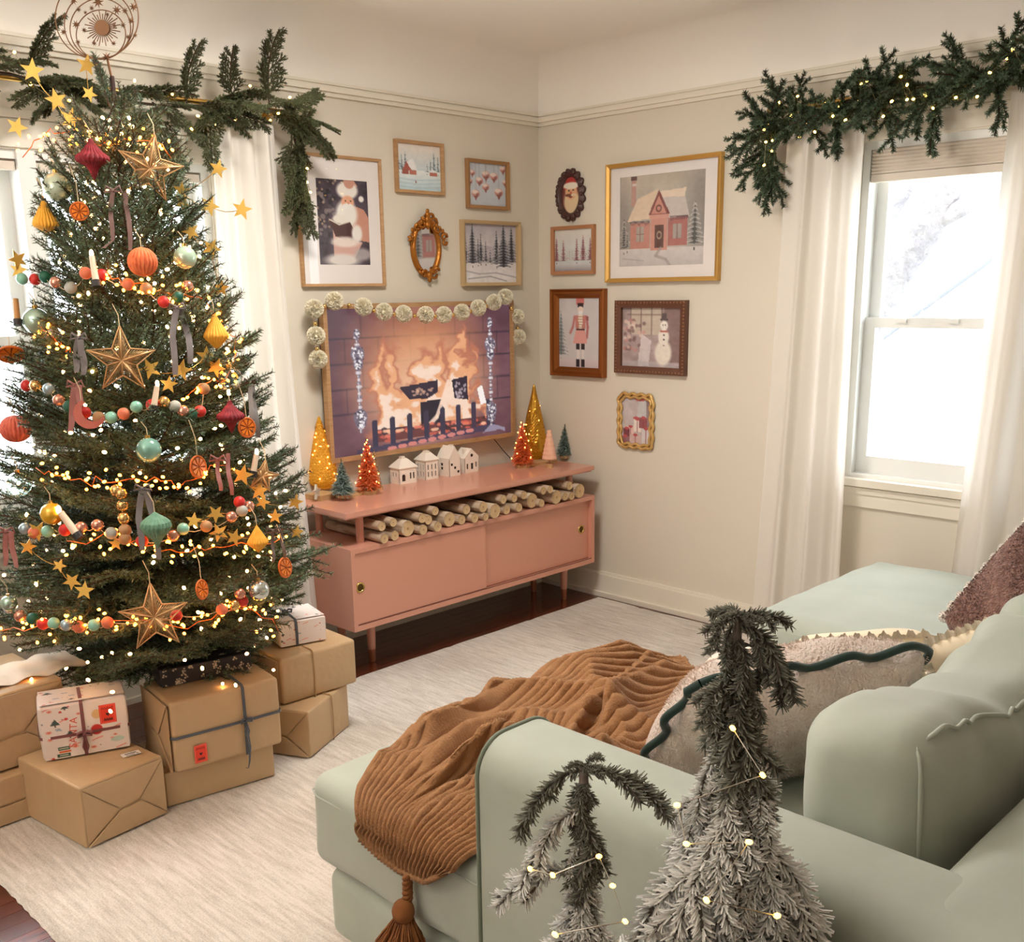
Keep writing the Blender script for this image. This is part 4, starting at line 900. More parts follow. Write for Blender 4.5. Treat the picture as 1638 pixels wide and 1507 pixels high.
def chouse(label, fl, fr, dep, hw, hr, roof, fh, sh_, chim=None, knob=None):
    a = Vector(onz(*fl, TOPZ)); b = Vector(onz(*fr, TOPZ)); U = (b-a); w = U.length; U.normalize(); N_ = Vector((-U.y, U.x, 0))
    rt = root('ceramic_house', label, 'ornament', tuple((a+b)/2+N_*dep/2), group='white ceramic houses')
    m = MB(); z = Vector((0, 0, 0))
    holes_wall(m, a, U, w, hw, .004, [(q[0]*w, q[1]*w, q[2]*hw, q[3]*hw) for q in fh], N_)
    holes_wall(m, a+N_*dep, N_*-1, dep, hw, .004, [(q[0]*dep, q[1]*dep, q[2]*hw, q[3]*hw) for q in sh_], U)
    holes_wall(m, b, N_, dep, hw, .004, [], U*-1); holes_wall(m, a+N_*dep, U, w, hw, .004, [], N_*-1)
    m.build('walls', cer, rt, smooth=0)
    m = MB(); P = lambda u, n, zz: tuple(a+U*u+N_*n+Vector((0, 0, zz))); e = .004
    if roof == 'hip':
        m.add([P(-e, -e, hw), P(w+e, -e, hw), P(w+e, dep+e, hw), P(-e, dep+e, hw), P(-e, -e, hw+.004), P(w+e, -e, hw+.004), P(w+e, dep+e, hw+.004), P(-e, dep+e, hw+.004), P(w*.34, dep*.36, hr), P(w*.66, dep*.36, hr), P(w*.66, dep*.64, hr), P(w*.34, dep*.64, hr)],
              [(0, 1, 2, 3), (0, 1, 5, 4), (1, 2, 6, 5), (2, 3, 7, 6), (3, 0, 4, 7), (4, 5, 9, 8), (5, 6, 10, 9), (6, 7, 11, 10), (7, 4, 8, 11), (8, 9, 10, 11)])
    else:
        m.add([P(0, 0, hw), P(w, 0, hw), P(w*.5, 0, hr), P(0, dep, hw), P(w, dep, hw), P(w*.5, dep, hr)], [(0, 1, 2), (5, 4, 3), (0, 2, 5, 3), (1, 4, 5, 2), (0, 3, 4, 1)])
    m.build('roof', cer, rt, smooth=0)
    if chim:
        m = MB(); u0, u1, n0, n1, zz0, zz1 = chim; m.add([P(u*w, n*dep, q) for q in (zz0, zz1) for n in (n0, n1) for u in (u0, u1)], [(0, 2, 3, 1), (4, 5, 7, 6), (0, 1, 5, 4), (2, 6, 7, 3), (0, 4, 6, 2), (1, 3, 7, 5)]); m.build('chimney', cer, rt, smooth=0)
    if knob:
        m = MB(); c_ = a+U*knob[0]*w+Vector((0, 0, knob[1])); m.tube([tuple(c_-N_*.0015), tuple(c_+N_*.0005)], knob[2], 14); m.build('round_hole_shade', dkh, rt, smooth=0)  # dark disc painted as the shade in a round hole
    m = MB(); m.add([P(u, n, q) for q in (.001, hw*.96) for n in (.006, dep-.006) for u in (.006, w-.006)], [(0, 2, 3, 1), (4, 5, 7, 6), (0, 1, 5, 4), (2, 6, 7, 3), (0, 4, 6, 2), (1, 3, 7, 5)]); m.build('shade_core', dkh, rt, smooth=0)  # dark box inside, coloured as the shade seen through the openings
win2 = lambda us, v0, v1: [(u, u+.09, v0, v1) for u in us]
chouse('squat white ceramic house with arched door and knob chimney, leftmost', (639.2, 775.5), (667.4, 771), .075, .070, .112, 'hip', [(.16, .36, .17, .56), (.19, .33, .56, .62), (.60, .69, .28, .70), (.78, .87, .28, .70), (.60, .88, .80, .82)], [(.28, .4, .46, .74), (.58, .7, .46, .74)], (.36, .56, .36, .62, .10, .122))
chouse('tall white ceramic house with two rows of three windows', (681, 768.2), (702, 764.6), .075, .088, .126, 'hip', win2((.18, .46, .74), .14, .42)+win2((.18, .46, .74), .52, .80), win2((.18, .46, .74), .14, .42)+win2((.18, .46, .74), .52, .80), (.30, .58, .3, .6, .116, .132))
chouse('tall gabled white ceramic house with three stepped square windows', (719.4, 763), (737.3, 759.5), .085, .086, .142, 'gable', [(.14, .34, .58, .72), (.42, .62, .38, .52), (.70, .90, .14, .28)], [(.3, .48, .34, .50), (.3, .48, .56, .72)], (.5, .72, .3, .5, .10, .146))
chouse('small gabled white ceramic house with one round window, rightmost', (743.7, 757.6), (766.2, 753), .07, .072, .116, 'gable', [(.14, .26, .26, .62), (.44, .62, .2, .62), (.76, .86, .30, .66)], [], (.2, .4, .3, .5, .09, .112), (.5, .083, .0075))

# ---------------------------------------------------------------- little trees on the console
rawwood = mat('raw_wood', (206, 170, 122), .7, var=(14, (176, 136, 90), .25))
def at_top(px, py, z=TOPZ): return Vector(onz(px, py, z))
def bottle_brush(name, label, base, h, r, m, seed, bulbs=0, disc=(.026, .012), trunk_h=.014, dense=1., taper=1., group=None, tipcol=None, bm_=None, nl=None):
    rt = root(name, label, 'tabletop tree', tuple(base), group=group); g = np.random.default_rng(seed)
    mb = MB(); mb.tube([base, base+Vector((0, 0, disc[1]))], disc[0], 20); mb.build('stand', rawwood, rt)
    z0 = disc[1]+trunk_h; n = int(1500*dense); t = np.sqrt(g.random(n)) if taper == 1 else g.random(n)**.8; t = 1-t; lay = np.round(t*16)/16*.5+t*.5
    a = g.random(n)*2*PI; rr = r*(1-lay)**.9*(.82+.3*g.random(n))+.003; zz = z0+(h-z0)*lay
    B = np.stack([0*a, 0*a, zz], 1); D = np.stack([np.cos(a)*rr, np.sin(a)*rr, -.18*rr+.006*g.normal(size=n)], 1); s = np.stack([-np.sin(a), np.cos(a), .4*g.normal(size=n)], 1)*.0013
    V = np.stack([B+D*.1-s, B+D*.1+s, B+D+s*.7, B+D-s*.7], 1).reshape(-1, 3)+np.array(base); i = np.arange(n)*4
    mb = MB(); mb.add(V, list(map(tuple, np.stack([i, i+1, i+2, i+3], 1)))); o = mb.build('bristles', m, rt, smooth=0); set_tip(o.data, 0, np.tile([0, 0, 1, 1.], n)); o['kind'] = 'stuff'
    mb = MB(); mb.tube([base+Vector((0, 0, disc[1])), base+Vector((0, 0, h+.004))], .0022, 6); mb.build('stem', mat('twisted_wire', (120, 100, 70), .4, .7), rt)
    for k in range(bulbs):
        tt = (k+.5)/bulbs; q = k*2.4; R_ = r*(1-tt)**.9+.004; b = link('bulb', bm_ or bulb_g, rt); b.location = (R_*math.cos(q), R_*math.sin(q), z0+(h-z0)*tt)
    return rt
gb = mat('green_bristles', (38, 58, 50), .7, attr=('tip', (150, 168, 158))); rb = mat('red_bristles', (222, 66, 28), .6, attr=('tip', (238, 130, 72)))
amber = mat('amber_bulb', (255, 170, 70), .4, emit=((255, 160, 70), 16)); bulb_a = bulb_mesh(.0028, amber)
gold_glow = mat('lit_mercury_glass', (214, 160, 56), .25, .6, bump=(170, 1., .008), emit=((255, 160, 36), .22))
def cone_tree(label, base, h, r, seed, bulbs, m, embossed=False):
    rt = root('glass_tree', label, 'tabletop tree', tuple(base)); g = random.Random(seed)
    prof = [(r*.62, 0), (r*.66, .012), (r*.66, .016), (r*.92, .02), (r, h*.12), (r*.97, h*.25), (r*.82, h*.42), (r*.62, h*.58), (r*.40, h*.74), (r*.21, h*.88), (r*.12, h*.96), (r*.05, h*.995), (.0005, h)]
    P = []; zz = np.linspace(0, h, 110 if embossed else 70)
    rad = np.interp(zz, [p[1] for p in prof], [p[0] for p in prof]); pr2 = list(zip(rad, zz))
    def mod(t, z):
        f = z/h
        if f < .08: return 1
        if embossed:
            q = math.cos(4*t); d = abs(((f*2.3) % 1)-.5)*2
            return 1+.09*(1 if abs(q)*.9 < 1-d else 0)+.07*math.sin(46*f*PI)*math.sin(24*t)*(1 if abs(q)*.9 > 1-d else .1)
        return 1+.05*math.sin(z*700+math.sin(t*9)*2)*math.sin(t*19+z*260)
    mb = MB(); mb.lathe(pr2, 72 if embossed else 48, tuple(base), mod=mod); mb.build('glass_body', m, rt, smooth=180)
    if not embossed:
        gn = np.random.default_rng(seed); n = 1500; tz = gn.random(n)**1.3*.9+.03; a = gn.random(n)*2*PI; rr = np.interp(tz*h, zz, rad)*1.0; c_ = np.stack([rr*np.cos(a), rr*np.sin(a), tz*h], 1)+np.array(base); d = gn.normal(size=(n, 3)); d /= np.linalg.norm(d, axis=1, keepdims=True); s_ = np.cross(d, gn.normal(size=(n, 3))); s_ /= np.linalg.norm(s_, axis=1, keepdims=True)
        V = np.stack([c_-d*.005-s_*.0009, c_-d*.005+s_*.0009, c_+d*.005+s_*.0009, c_+d*.005-s_*.0009], 1).reshape(-1, 3); i = np.arange(n)*4; mb = MB(); mb.add(V, list(map(tuple, np.stack([i, i+1, i+2, i+3], 1)))); o = mb.build('tinsel', mat('gold_tinsel', (246, 196, 90), .18, .95), rt, smooth=0); o['kind'] = 'stuff'
    for k in range(bulbs):
        tt = .08+.72*(k+.5)/bulbs; q = k*2.4+g.random(); R_ = float(np.interp(tt*h, zz, rad))*1.03; b = link('bulb', bulb_a, rt); b.location = (R_*math.cos(q), R_*math.sin(q), tt*h)
    return rt
b0 = at_top(516, 797)
m = MB(); rt = root('wood_block', 'square raw wood block under the glowing gold tree', 'block', tuple(b0)); U = Matrix.Translation(b0) @ Matrix.Rotation(.15, 4, 'Z'); m.box(-.055, .05, -.045, .05, 0, .022, U); m.build('block', rawwood, rt, smooth=0)
cone_tree('glowing gold tinsel glass tree at the left end of the console', at_top(527, 789)+Vector((-.012, .03, .022)), .315, .064, 3, 40, gold_glow)
pl = root('wood_plank', 'long raw wood plank between the gold tree and the red tree', 'plank', tuple(at_top(560, 795))); p = at_top(563, 793); m = MB(); m.box(-.075, .085, -.03, .03, 0, .012, Matrix.Translation(p) @ Matrix.Rotation(.12, 4, 'Z')); m.build('plank', rawwood, pl, smooth=0)
bottle_brush('bottle_brush_tree', 'green frosted bottle brush tree in front of the gold tinsel tree', at_top(549, 800)+Vector((0, 0, .012)), .162, .050, gb, 5)
bottle_brush('bottle_brush_tree', 'tall red lit bottle brush tree at the console left end', at_top(590, 790), .240, .054, rb, 6, 22, (.036, .018), .018, 1.3, bm_=bulb_a)
wt = root('wire_tree', 'clear cone tree wound with gold wire behind the tall red tree', 'tabletop tree', tuple(at_top(598, 782)))
p = at_top(601, 783); m = MB(); q = np.linspace(0, 1, 160); m.tube([p+Vector((.03*(1-t)*math.cos(t*60), .03*(1-t)*math.sin(t*60), .014+.165*t)) for t in q], .0013, 5); m.build('wire_spiral', brass, wt, smooth=180)
m = MB(); m.lathe([(.030, .012), (.0005, .182)], 20, tuple(p)); m.build('cone', pane_mat('clear_acrylic', (.95, .93, .88), 1.), wt, smooth=180)
m = MB(); m.tube([p, p+Vector((0, 0, .012))], .032, 20); m.build('stand', rawwood, wt)
# star of clear glass
def star_pts(r, k=.45, n=5, rot=0.): return [((r if i % 2 == 0 else r*k)*math.sin(rot+i*PI/n), (r if i % 2 == 0 else r*k)*math.cos(rot+i*PI/n)) for i in range(2*n)]
gs = root('glass_star', 'small frosted glass star leaning at the console left end', 'star', tuple(at_top(500, 800))); p = at_top(503, 800)+Vector((-.01, -.035, .040)); m = MB()
m.prism(star_pts(.034), -.005, .005, Matrix.Translation(p) @ Matrix.Rotation(.5, 4, 'Z') @ Matrix.Rotation(PI/2-.1, 4, 'X')); m.build('star', mat('frosted_glass_star', (226, 220, 200), .25, trans=.4), gs, smooth=0)
# right-hand group
p = at_top(862, 742); rt = root('wood_slice', 'low raw wood board under the embossed gold tree', 'board', tuple(p)); m = MB(); m.box(-.125, .10, -.04, .045, 0, .014, Matrix.Translation(p)); m.build('board', rawwood, rt, smooth=0)
cone_tree('tall embossed gold glass tree at the right end of the console', at_top(857, 738)+Vector((0, .008, .014)), .378, .062, 8, 12, mat('embossed_gold_glass', (176, 132, 46), .2, .8, emit=((255, 150, 20), .06)), True)
bottle_brush('bottle_brush_tree', 'short red lit bottle brush tree beside the embossed gold tree', at_top(836, 748), .228, .054, rb, 9, 20, (.034, .016), .016, 1.3, bm_=bulb_a)
pt_ = root('felt_tree', 'blush pink felted tree on a spool stand', 'tabletop tree', tuple(at_top(880, 747))); p = at_top(879, 748); m = MB(); m.tube([p, p+Vector((0, 0, .022))], .0185, 18); m.build('stand', rawwood, pt_)
m = MB(); m.tube([p, p+Vector((0, 0, .05))], .004, 8); m.build('trunk', rawwood, pt_)
m = MB(); zz = np.linspace(0, 1, 26); m.lathe([(.0005, .042)]+[(.036*(1-.72*t)+.0012*math.sin(t*40), .043+.142*t) for t in zz]+[(.0005, .187)], 40, tuple(p), mod=lambda t, z: 1+.04*math.sin(t*13+z*190)); m.build('felt_cone', mat('blush_felt', (236, 184, 156), .95, sheen=.3, bump=(160, .5, .004)), pt_, smooth=180)
bottle_brush('bottle_brush_tree', 'green frosted bottle brush tree by the corner, right of the felted one', at_top(903, 731)+Vector((-.02, -.02, 0)), .172, .046, gb, 12)

# ---------------------------------------------------------------- sofa
velvet = mat('sage_velvet', (189, 195, 183), .75, sheen=.3, var=(5, (170, 178, 164), .3), bump=(7, .25, .02))
vdark = mat('sage_piping', (112, 122, 104), .7, sheen=.3)
sofa = root('sofa', 'sage green velvet sectional sofa with a chaise at each end', 'sofa', (-1.45, -2.7, .018))
def block(name, x0, x1, y0, y1, z0, z1, r, bulge=0., parent=None, m=None, n=8, noise=0.):
    mb = MB(); mb.rbox(((x0+x1)/2, (y0+y1)/2, (z0+z1)/2), (x1-x0, y1-y0, z1-z0), r, n, bulge, noise=noise); return mb.build(name, m or velvet, parent or sofa, smooth=180)
def seam(pts, parent, r=.0035, m=None, name='piping'):
    mb = MB(); mb.tube(pts, r, 6, False); return mb.build(name, m or vdark, parent, smooth=180)
block('base', -2.785, -1.68, -2.46, -1.90, .06, .243, .035, .006, n=10)
block('base', -2.60, -1.09, -3.22, -2.42, .06, .243, .03)
block('base', -1.10, -.18, -3.22, -1.995, .06, .265, .035, .006)
c1 = block('chaise_cushion', -2.80, -1.67, -2.475, -1.865, .247, .478, .045, .012, n=14, noise=.002)
zz = .432
seam([(-2.803, -2.47, zz), (-2.806, -2.3, zz+.002), (-2.806, -2.05, zz+.002), (-2.803, -1.91, zz), (-2.79, -1.875, zz), (-2.75, -1.863, zz), (-2.3, -1.858, zz), (-1.75, -1.862, zz)], c1, .0019, velvet, 'seam')
block('seat_cushion', -2.585, -1.10, -3.02, -2.44, .247, .468, .05, .012)
c2 = block('chaise_cushion', -1.10, -.17, -3.02, -1.975, .268, .500, .055, .014, n=14, noise=.0025)
seam([(-1.104, -2.9, .45), (-1.107, -2.5, .452), (-1.104, -2.05, .45), (-1.08, -1.985, .45), (-.6, -1.97, .452), (-.24, -1.98, .45)], c2, .0019, velvet, 'seam')
mb = MB(); prof = [(-2.805, .05), (-2.805, .66)]+[(-2.735-.07*math.cos(t), .662+.072*math.sin(t)) for t in np.linspace(.12, PI/2, 8)]+[(-2.66+.07*math.sin(t), .662+.072*math.cos(t)) for t in np.linspace(0, PI/2, 9)]+[(-2.59, .05)]
mb.grid(np.array([[(x, y, z) for x, z in prof] for y in (-3.44, -3.1, -2.8, -2.455)])); mb.add([(x, -2.455, z) for x, z in prof], [tuple(range(len(prof)))]); arm = mb.build('arm', velvet, sofa, smooth=60)
arc = [(x, -2.453, z) for x, z in prof]; _ = [(-2.803, -2.462, .08), (-2.803, -2.462, .64)]+[(-2.735-.068*math.cos(t), -2.462, .645+.068*math.sin(t)) for t in np.linspace(.1, PI/2, 8)]+[(-2.66, -2.462, .713)]+[(-2.66+.068*math.sin(t), -2.462, .645+.068*math.cos(t)) for t in np.linspace(.1, PI/2, 8)]+[(-2.592, -2.462, .5)]
seam(arc, arm, .005)
block('arm', -.225, -.165, -3.44, -3.05, .05, .62, .028)
bk = block('back_frame', -2.80, -.165, -3.46, -3.235, .05, .735, .075, 0, n=10, noise=.002)
for k, (a, b) in enumerate(((-2.585, -1.735), (-1.73, -.90), (-.895, -.235))):
    mb = MB(); T = Matrix.Translation(((a+b)/2+.015, -3.085, .665)) @ Matrix.Rotation(R(-3), 4, 'X')
    mb.rbox((0, 0, 0), (b-a-.02, .23, .43), .07, 16, .012, M=None, noise=.0035)
    def slump(q):
        k_ = np.clip(q[:, 2]/.2, 0, 1); k_ = k_*k_*(3-2*k_)
        q[:, 2] -= k_*(.070*np.cos(np.clip((q[:, 0]-.06)/(b-a)*PI, -PI/2, PI/2))**2+.004*np.sin(q[:, 0]*60+np.sin(q[:, 0]*23)*2)); q[:, 1] += k_*.006*np.sin(q[:, 0]*34+1); return q
    for q in mb.v: slump(q)
    mb.v = [v@np.array(T)[:3, :3].T+np.array(T)[:3, 3] for v in mb.v]
    # gathered corners
    o = mb.build('back_cushion', velvet, sofa, smooth=180)
    w2, d2, h2, r_ = (b-a-.02)/2, .115, .215, .07; e1, e2 = r_*.293, r_*.423
    pts = [(-w2+e1-.002, -d2+e1-.002, z) for z in np.linspace(-.19, h2-r_, 9)]+[(-w2+e1+.002, -d2+e1+.002, h2-r_+.03), (-w2+e2, -d2+e2, h2-e2), (-w2+r_-.02, -d2+e1+.002, h2-e1-.002)]+[(x, -d2+e1-.0045, h2-e1+.0045) for x in np.linspace(-w2+r_, w2-r_, 90)]
    pts = [Vector(p) for p in slump(np.array(pts))]
    seam([tuple(T @ p) for p in pts], o, .0042, velvet, 'seam')
for x, y in ((-2.72, -1.96), (-2.72, -3.36), (-.24, -2.06), (-.24, -3.36), (-1.75, -1.96), (-1.02, -2.06)):
    m = MB(); m.tube([(x, y, .062), (x, y, .018)], [.024, .018], 12); m.build('leg', mat('dark_leg', (52, 36, 28), .5), sofa)

# ---------------------------------------------------------------- cushions
boucle = mat('blush_boucle', (246, 232, 222), .95, var=(22, (222, 196, 180), .3), bump=(130, 1.0, .01), sheen=.3)
cream = mat('cream_cotton', (250, 234, 206), .9, bump=(30, .2, .01), sheen=.15)
teddy = mat('mauve_teddy', (174, 130, 114), .95, var=(60, (122, 80, 70), .25), bump=(120, 1., .02), sheen=.3)
green_t = mat('forest_velvet_trim', (20, 48, 40), .7, sheen=.3)
white_t = mat('white_tassel', (246, 240, 232), .95)
def cushion(name, label, BL, U, V, w, h, th, m, edge=.30, tuft=0., seed=0):
    U = Vector(U).normalized(); V = (Vector(V)-U*Vector(V).dot(U)).normalized(); N_ = U.cross(V)
    c = Vector(BL)+U*w/2+V*h/2
    T = Matrix(((U.x, V.x, N_.x, c.x), (U.y, V.y, N_.y, c.y), (U.z, V.z, N_.z, c.z), (0, 0, 0, 1)))
    rt = root(name, label, 'cushion', tuple(Vector(BL)+U*w/2)); mb = MB(); mb.rbox((0, 0, 0), (w, h, th), .035, 26, .0, pillow=(2, edge), noise=.003)
    if tuft:
        g = np.random.default_rng(seed)
        for k in range(len(mb.v)): mb.v[k] = mb.v[k]+g.normal(size=mb.v[k].shape)*tuft
    A = np.array(T); mb.v = [v@A[:3, :3].T+A[:3, 3] for v in mb.v]; mb.build('cover', m, rt, smooth=180); return rt, T
def fuzz(rt, T, w, h, th, edge, m, n, L, nw, seed, name='pile'):
    """short loose fibres standing on a cushion cover"""
    g = np.random.default_rng(seed); u = g.random(n)*2-1; v = g.random(n)*2-1; s = np.where(g.random(n) < .5, 1, -1)
    e = (1-np.abs(u)**3)*(1-np.abs(v)**3); z = s*th/2*(edge+(1-edge)*np.sqrt(e)); B = np.stack([u*w/2*.985, v*h/2*.985, z], 1); D = np.stack([u*.5+.5*g.normal(size=n), v*.5+.5*g.normal(size=n), s*1.0], 1); D /= np.linalg.norm(D, axis=1, keepdims=True)
    q = np.cross(D, g.normal(size=(n, 3))); q /= np.linalg.norm(q, axis=1, keepdims=True); ln = (L*(.6+.8*g.random(n)))[:, None]
    Vv = np.stack([B-q*nw, B+q*nw, B+D*ln+q*nw*.6, B+D*ln-q*nw*.6], 1).reshape(-1, 3); i = np.arange(n)*4
    mb = MB(); mb.add(Vv, list(map(tuple, np.stack([i, i+1, i+2, i+3], 1))), T); o = mb.build(name, m, rt, smooth=0); o['kind'] = 'stuff'
BL = (-2.315, -2.46, .495); U = (.52, -.237, .0); V = (.03, -.24, .27); w, h = .58, .36
p1, T1 = cushion('scalloped_cushion', 'blush boucle cushion with a wavy dark green trim, behind the near sofa arm', BL, U, V, w, h, .23, boucle, .10)
fuzz(p1, T1, w, h, .23, .10, boucle, 16000, .006, .0011, 3)
loop = []
def wav(t): return .013*math.sin(t*2*PI)
for t in np.linspace(0, 1, 40): loop.append((-w/2+.01+(w-.02)*t, h/2+.014+wav(t*3.6), 0))
for t in np.linspace(0, 1, 26): loop.append((w/2+.012+wav(t*2.5), h/2-.01-(h-.02)*t, 0))
for t in np.linspace(0, 1, 40): loop.append((w/2-.01-(w-.02)*t, -h/2-.012+wav(t*3.6), 0))
for t in np.linspace(0, 1, 26): loop.append((-w/2-.012+wav(t*2.5), -h/2+.01+(h-.02)*t, 0))
mb = MB(); mb.tube([tuple(T1 @ Vector(q)) for q in loop+loop[:1]], .0095, 8, False); mb.build('wavy_trim', green_t, p1, smooth=180)
w, h = 0.320, .32
p2, T2 = cushion('ruffled_cushion', 'pale cream cushion with a gathered ruffle, leaning behind the scalloped cushion', (-1.550, -2.430, 0.450), (0.162, -0.273, 0.040), (-0.652, -0.284, 0.702), w, h, .11, cream, .3)
def ruffle(rt, T, w, h, wd_, m, n=420):
    per = []
    for t in np.linspace(0, 1, n):
        q = t*2*(w+h)
        if q < w: a = (-w/2+q, h/2, 0, 1)
        elif q < w+h: a = (w/2, h/2-(q-w), 1, 0)
        elif q < 2*w+h: a = (w/2-(q-w-h), -h/2, 0, -1)
        else: a = (-w/2, -h/2+(q-2*w-h), -1, 0)
        per.append(a)
    A = np.zeros((n, 5, 3))
    for i, (x, y, nx, ny) in enumerate(per):
        for j in range(5):
            f = j/4; zz = f*.007*math.sin(i*.62)+f*.003*math.sin(i*1.7+1); A[i, j] = (x+nx*wd_*f*(.9+.12*math.sin(i*.31))-nx*.015, y+ny*wd_*f-ny*.015, zz)
    mb = MB(); mb.grid(A); B = np.array(T); mb.v = [v@B[:3, :3].T+B[:3, 3] for v in mb.v]; mb.build('ruffle', m, rt, smooth=180)
ruffle(p2, T2, w, h, .045, mat('ivory_ruffle', (250, 236, 218), .9, bump=(90, .6, .006)))
w, h = 0.208, .24
p5, T5 = cushion('ruffled_cushion', 'second pale cream ruffled cushion, tucked against the sofa back cushion', (-1.640, -2.890, 0.505), (0.117, -0.152, 0.080), (-0.294, 0.258, 0.920), w, h, .09, cream, .3); ruffle(p5, T5, w, h, .035, MATS['ivory_ruffle'])
p4, T4 = cushion('small_cushion', 'plain ivory cushion peeking out beside the ruffled cushion', (-1.93, -2.30, .485), (.35, -.12, 0), (.08, -.22, .24), .20, .22, .10, mat('ivory_plush', (244, 230, 216), .95, bump=(120, .7, .008), sheen=.3), .35)
w, h = .46, 0.499
p3, T3 = cushion('teddy_cushion', 'mauve teddy cushion edged with white pompoms on the far chaise', (-0.973, -2.579, 0.535), (-.082, -.36, 0), (0.417, -0.069, 0.265), w, h, .19, teddy, .4)
fuzz(p3, T3, w, h, .19, .4, teddy, 26000, .0045, .0015, 5)
pm_ = pompom_mesh(.019, white_t, 9, 300, .0014)
k = 0
for t in np.linspace(0, 1, 11): o = link('pompom', pm_, p3); o.location = (T3 @ Vector((-w/2-.006, -h/2+.03+(h-.04)*t, .02)))-Vector(p3.location)
for t in np.linspace(.06, 1, 12): o = link('pompom', pm_, p3); o.location = (T3 @ Vector((-w/2+w*t, h/2+.004, 0)))-Vector(p3.location)
mb = MB(); mb.tube([tuple(T3 @ Vector((-w/2+.05+.5*t*.5, -.03+.06*math.sin(t*5), -.088+.03*abs(t-.4)))) for t in np.linspace(0, .9, 14)], .004, 6); mb.build('seam_trim', mat('blush_cord', (214, 160, 140), .9), p3, smooth=180)

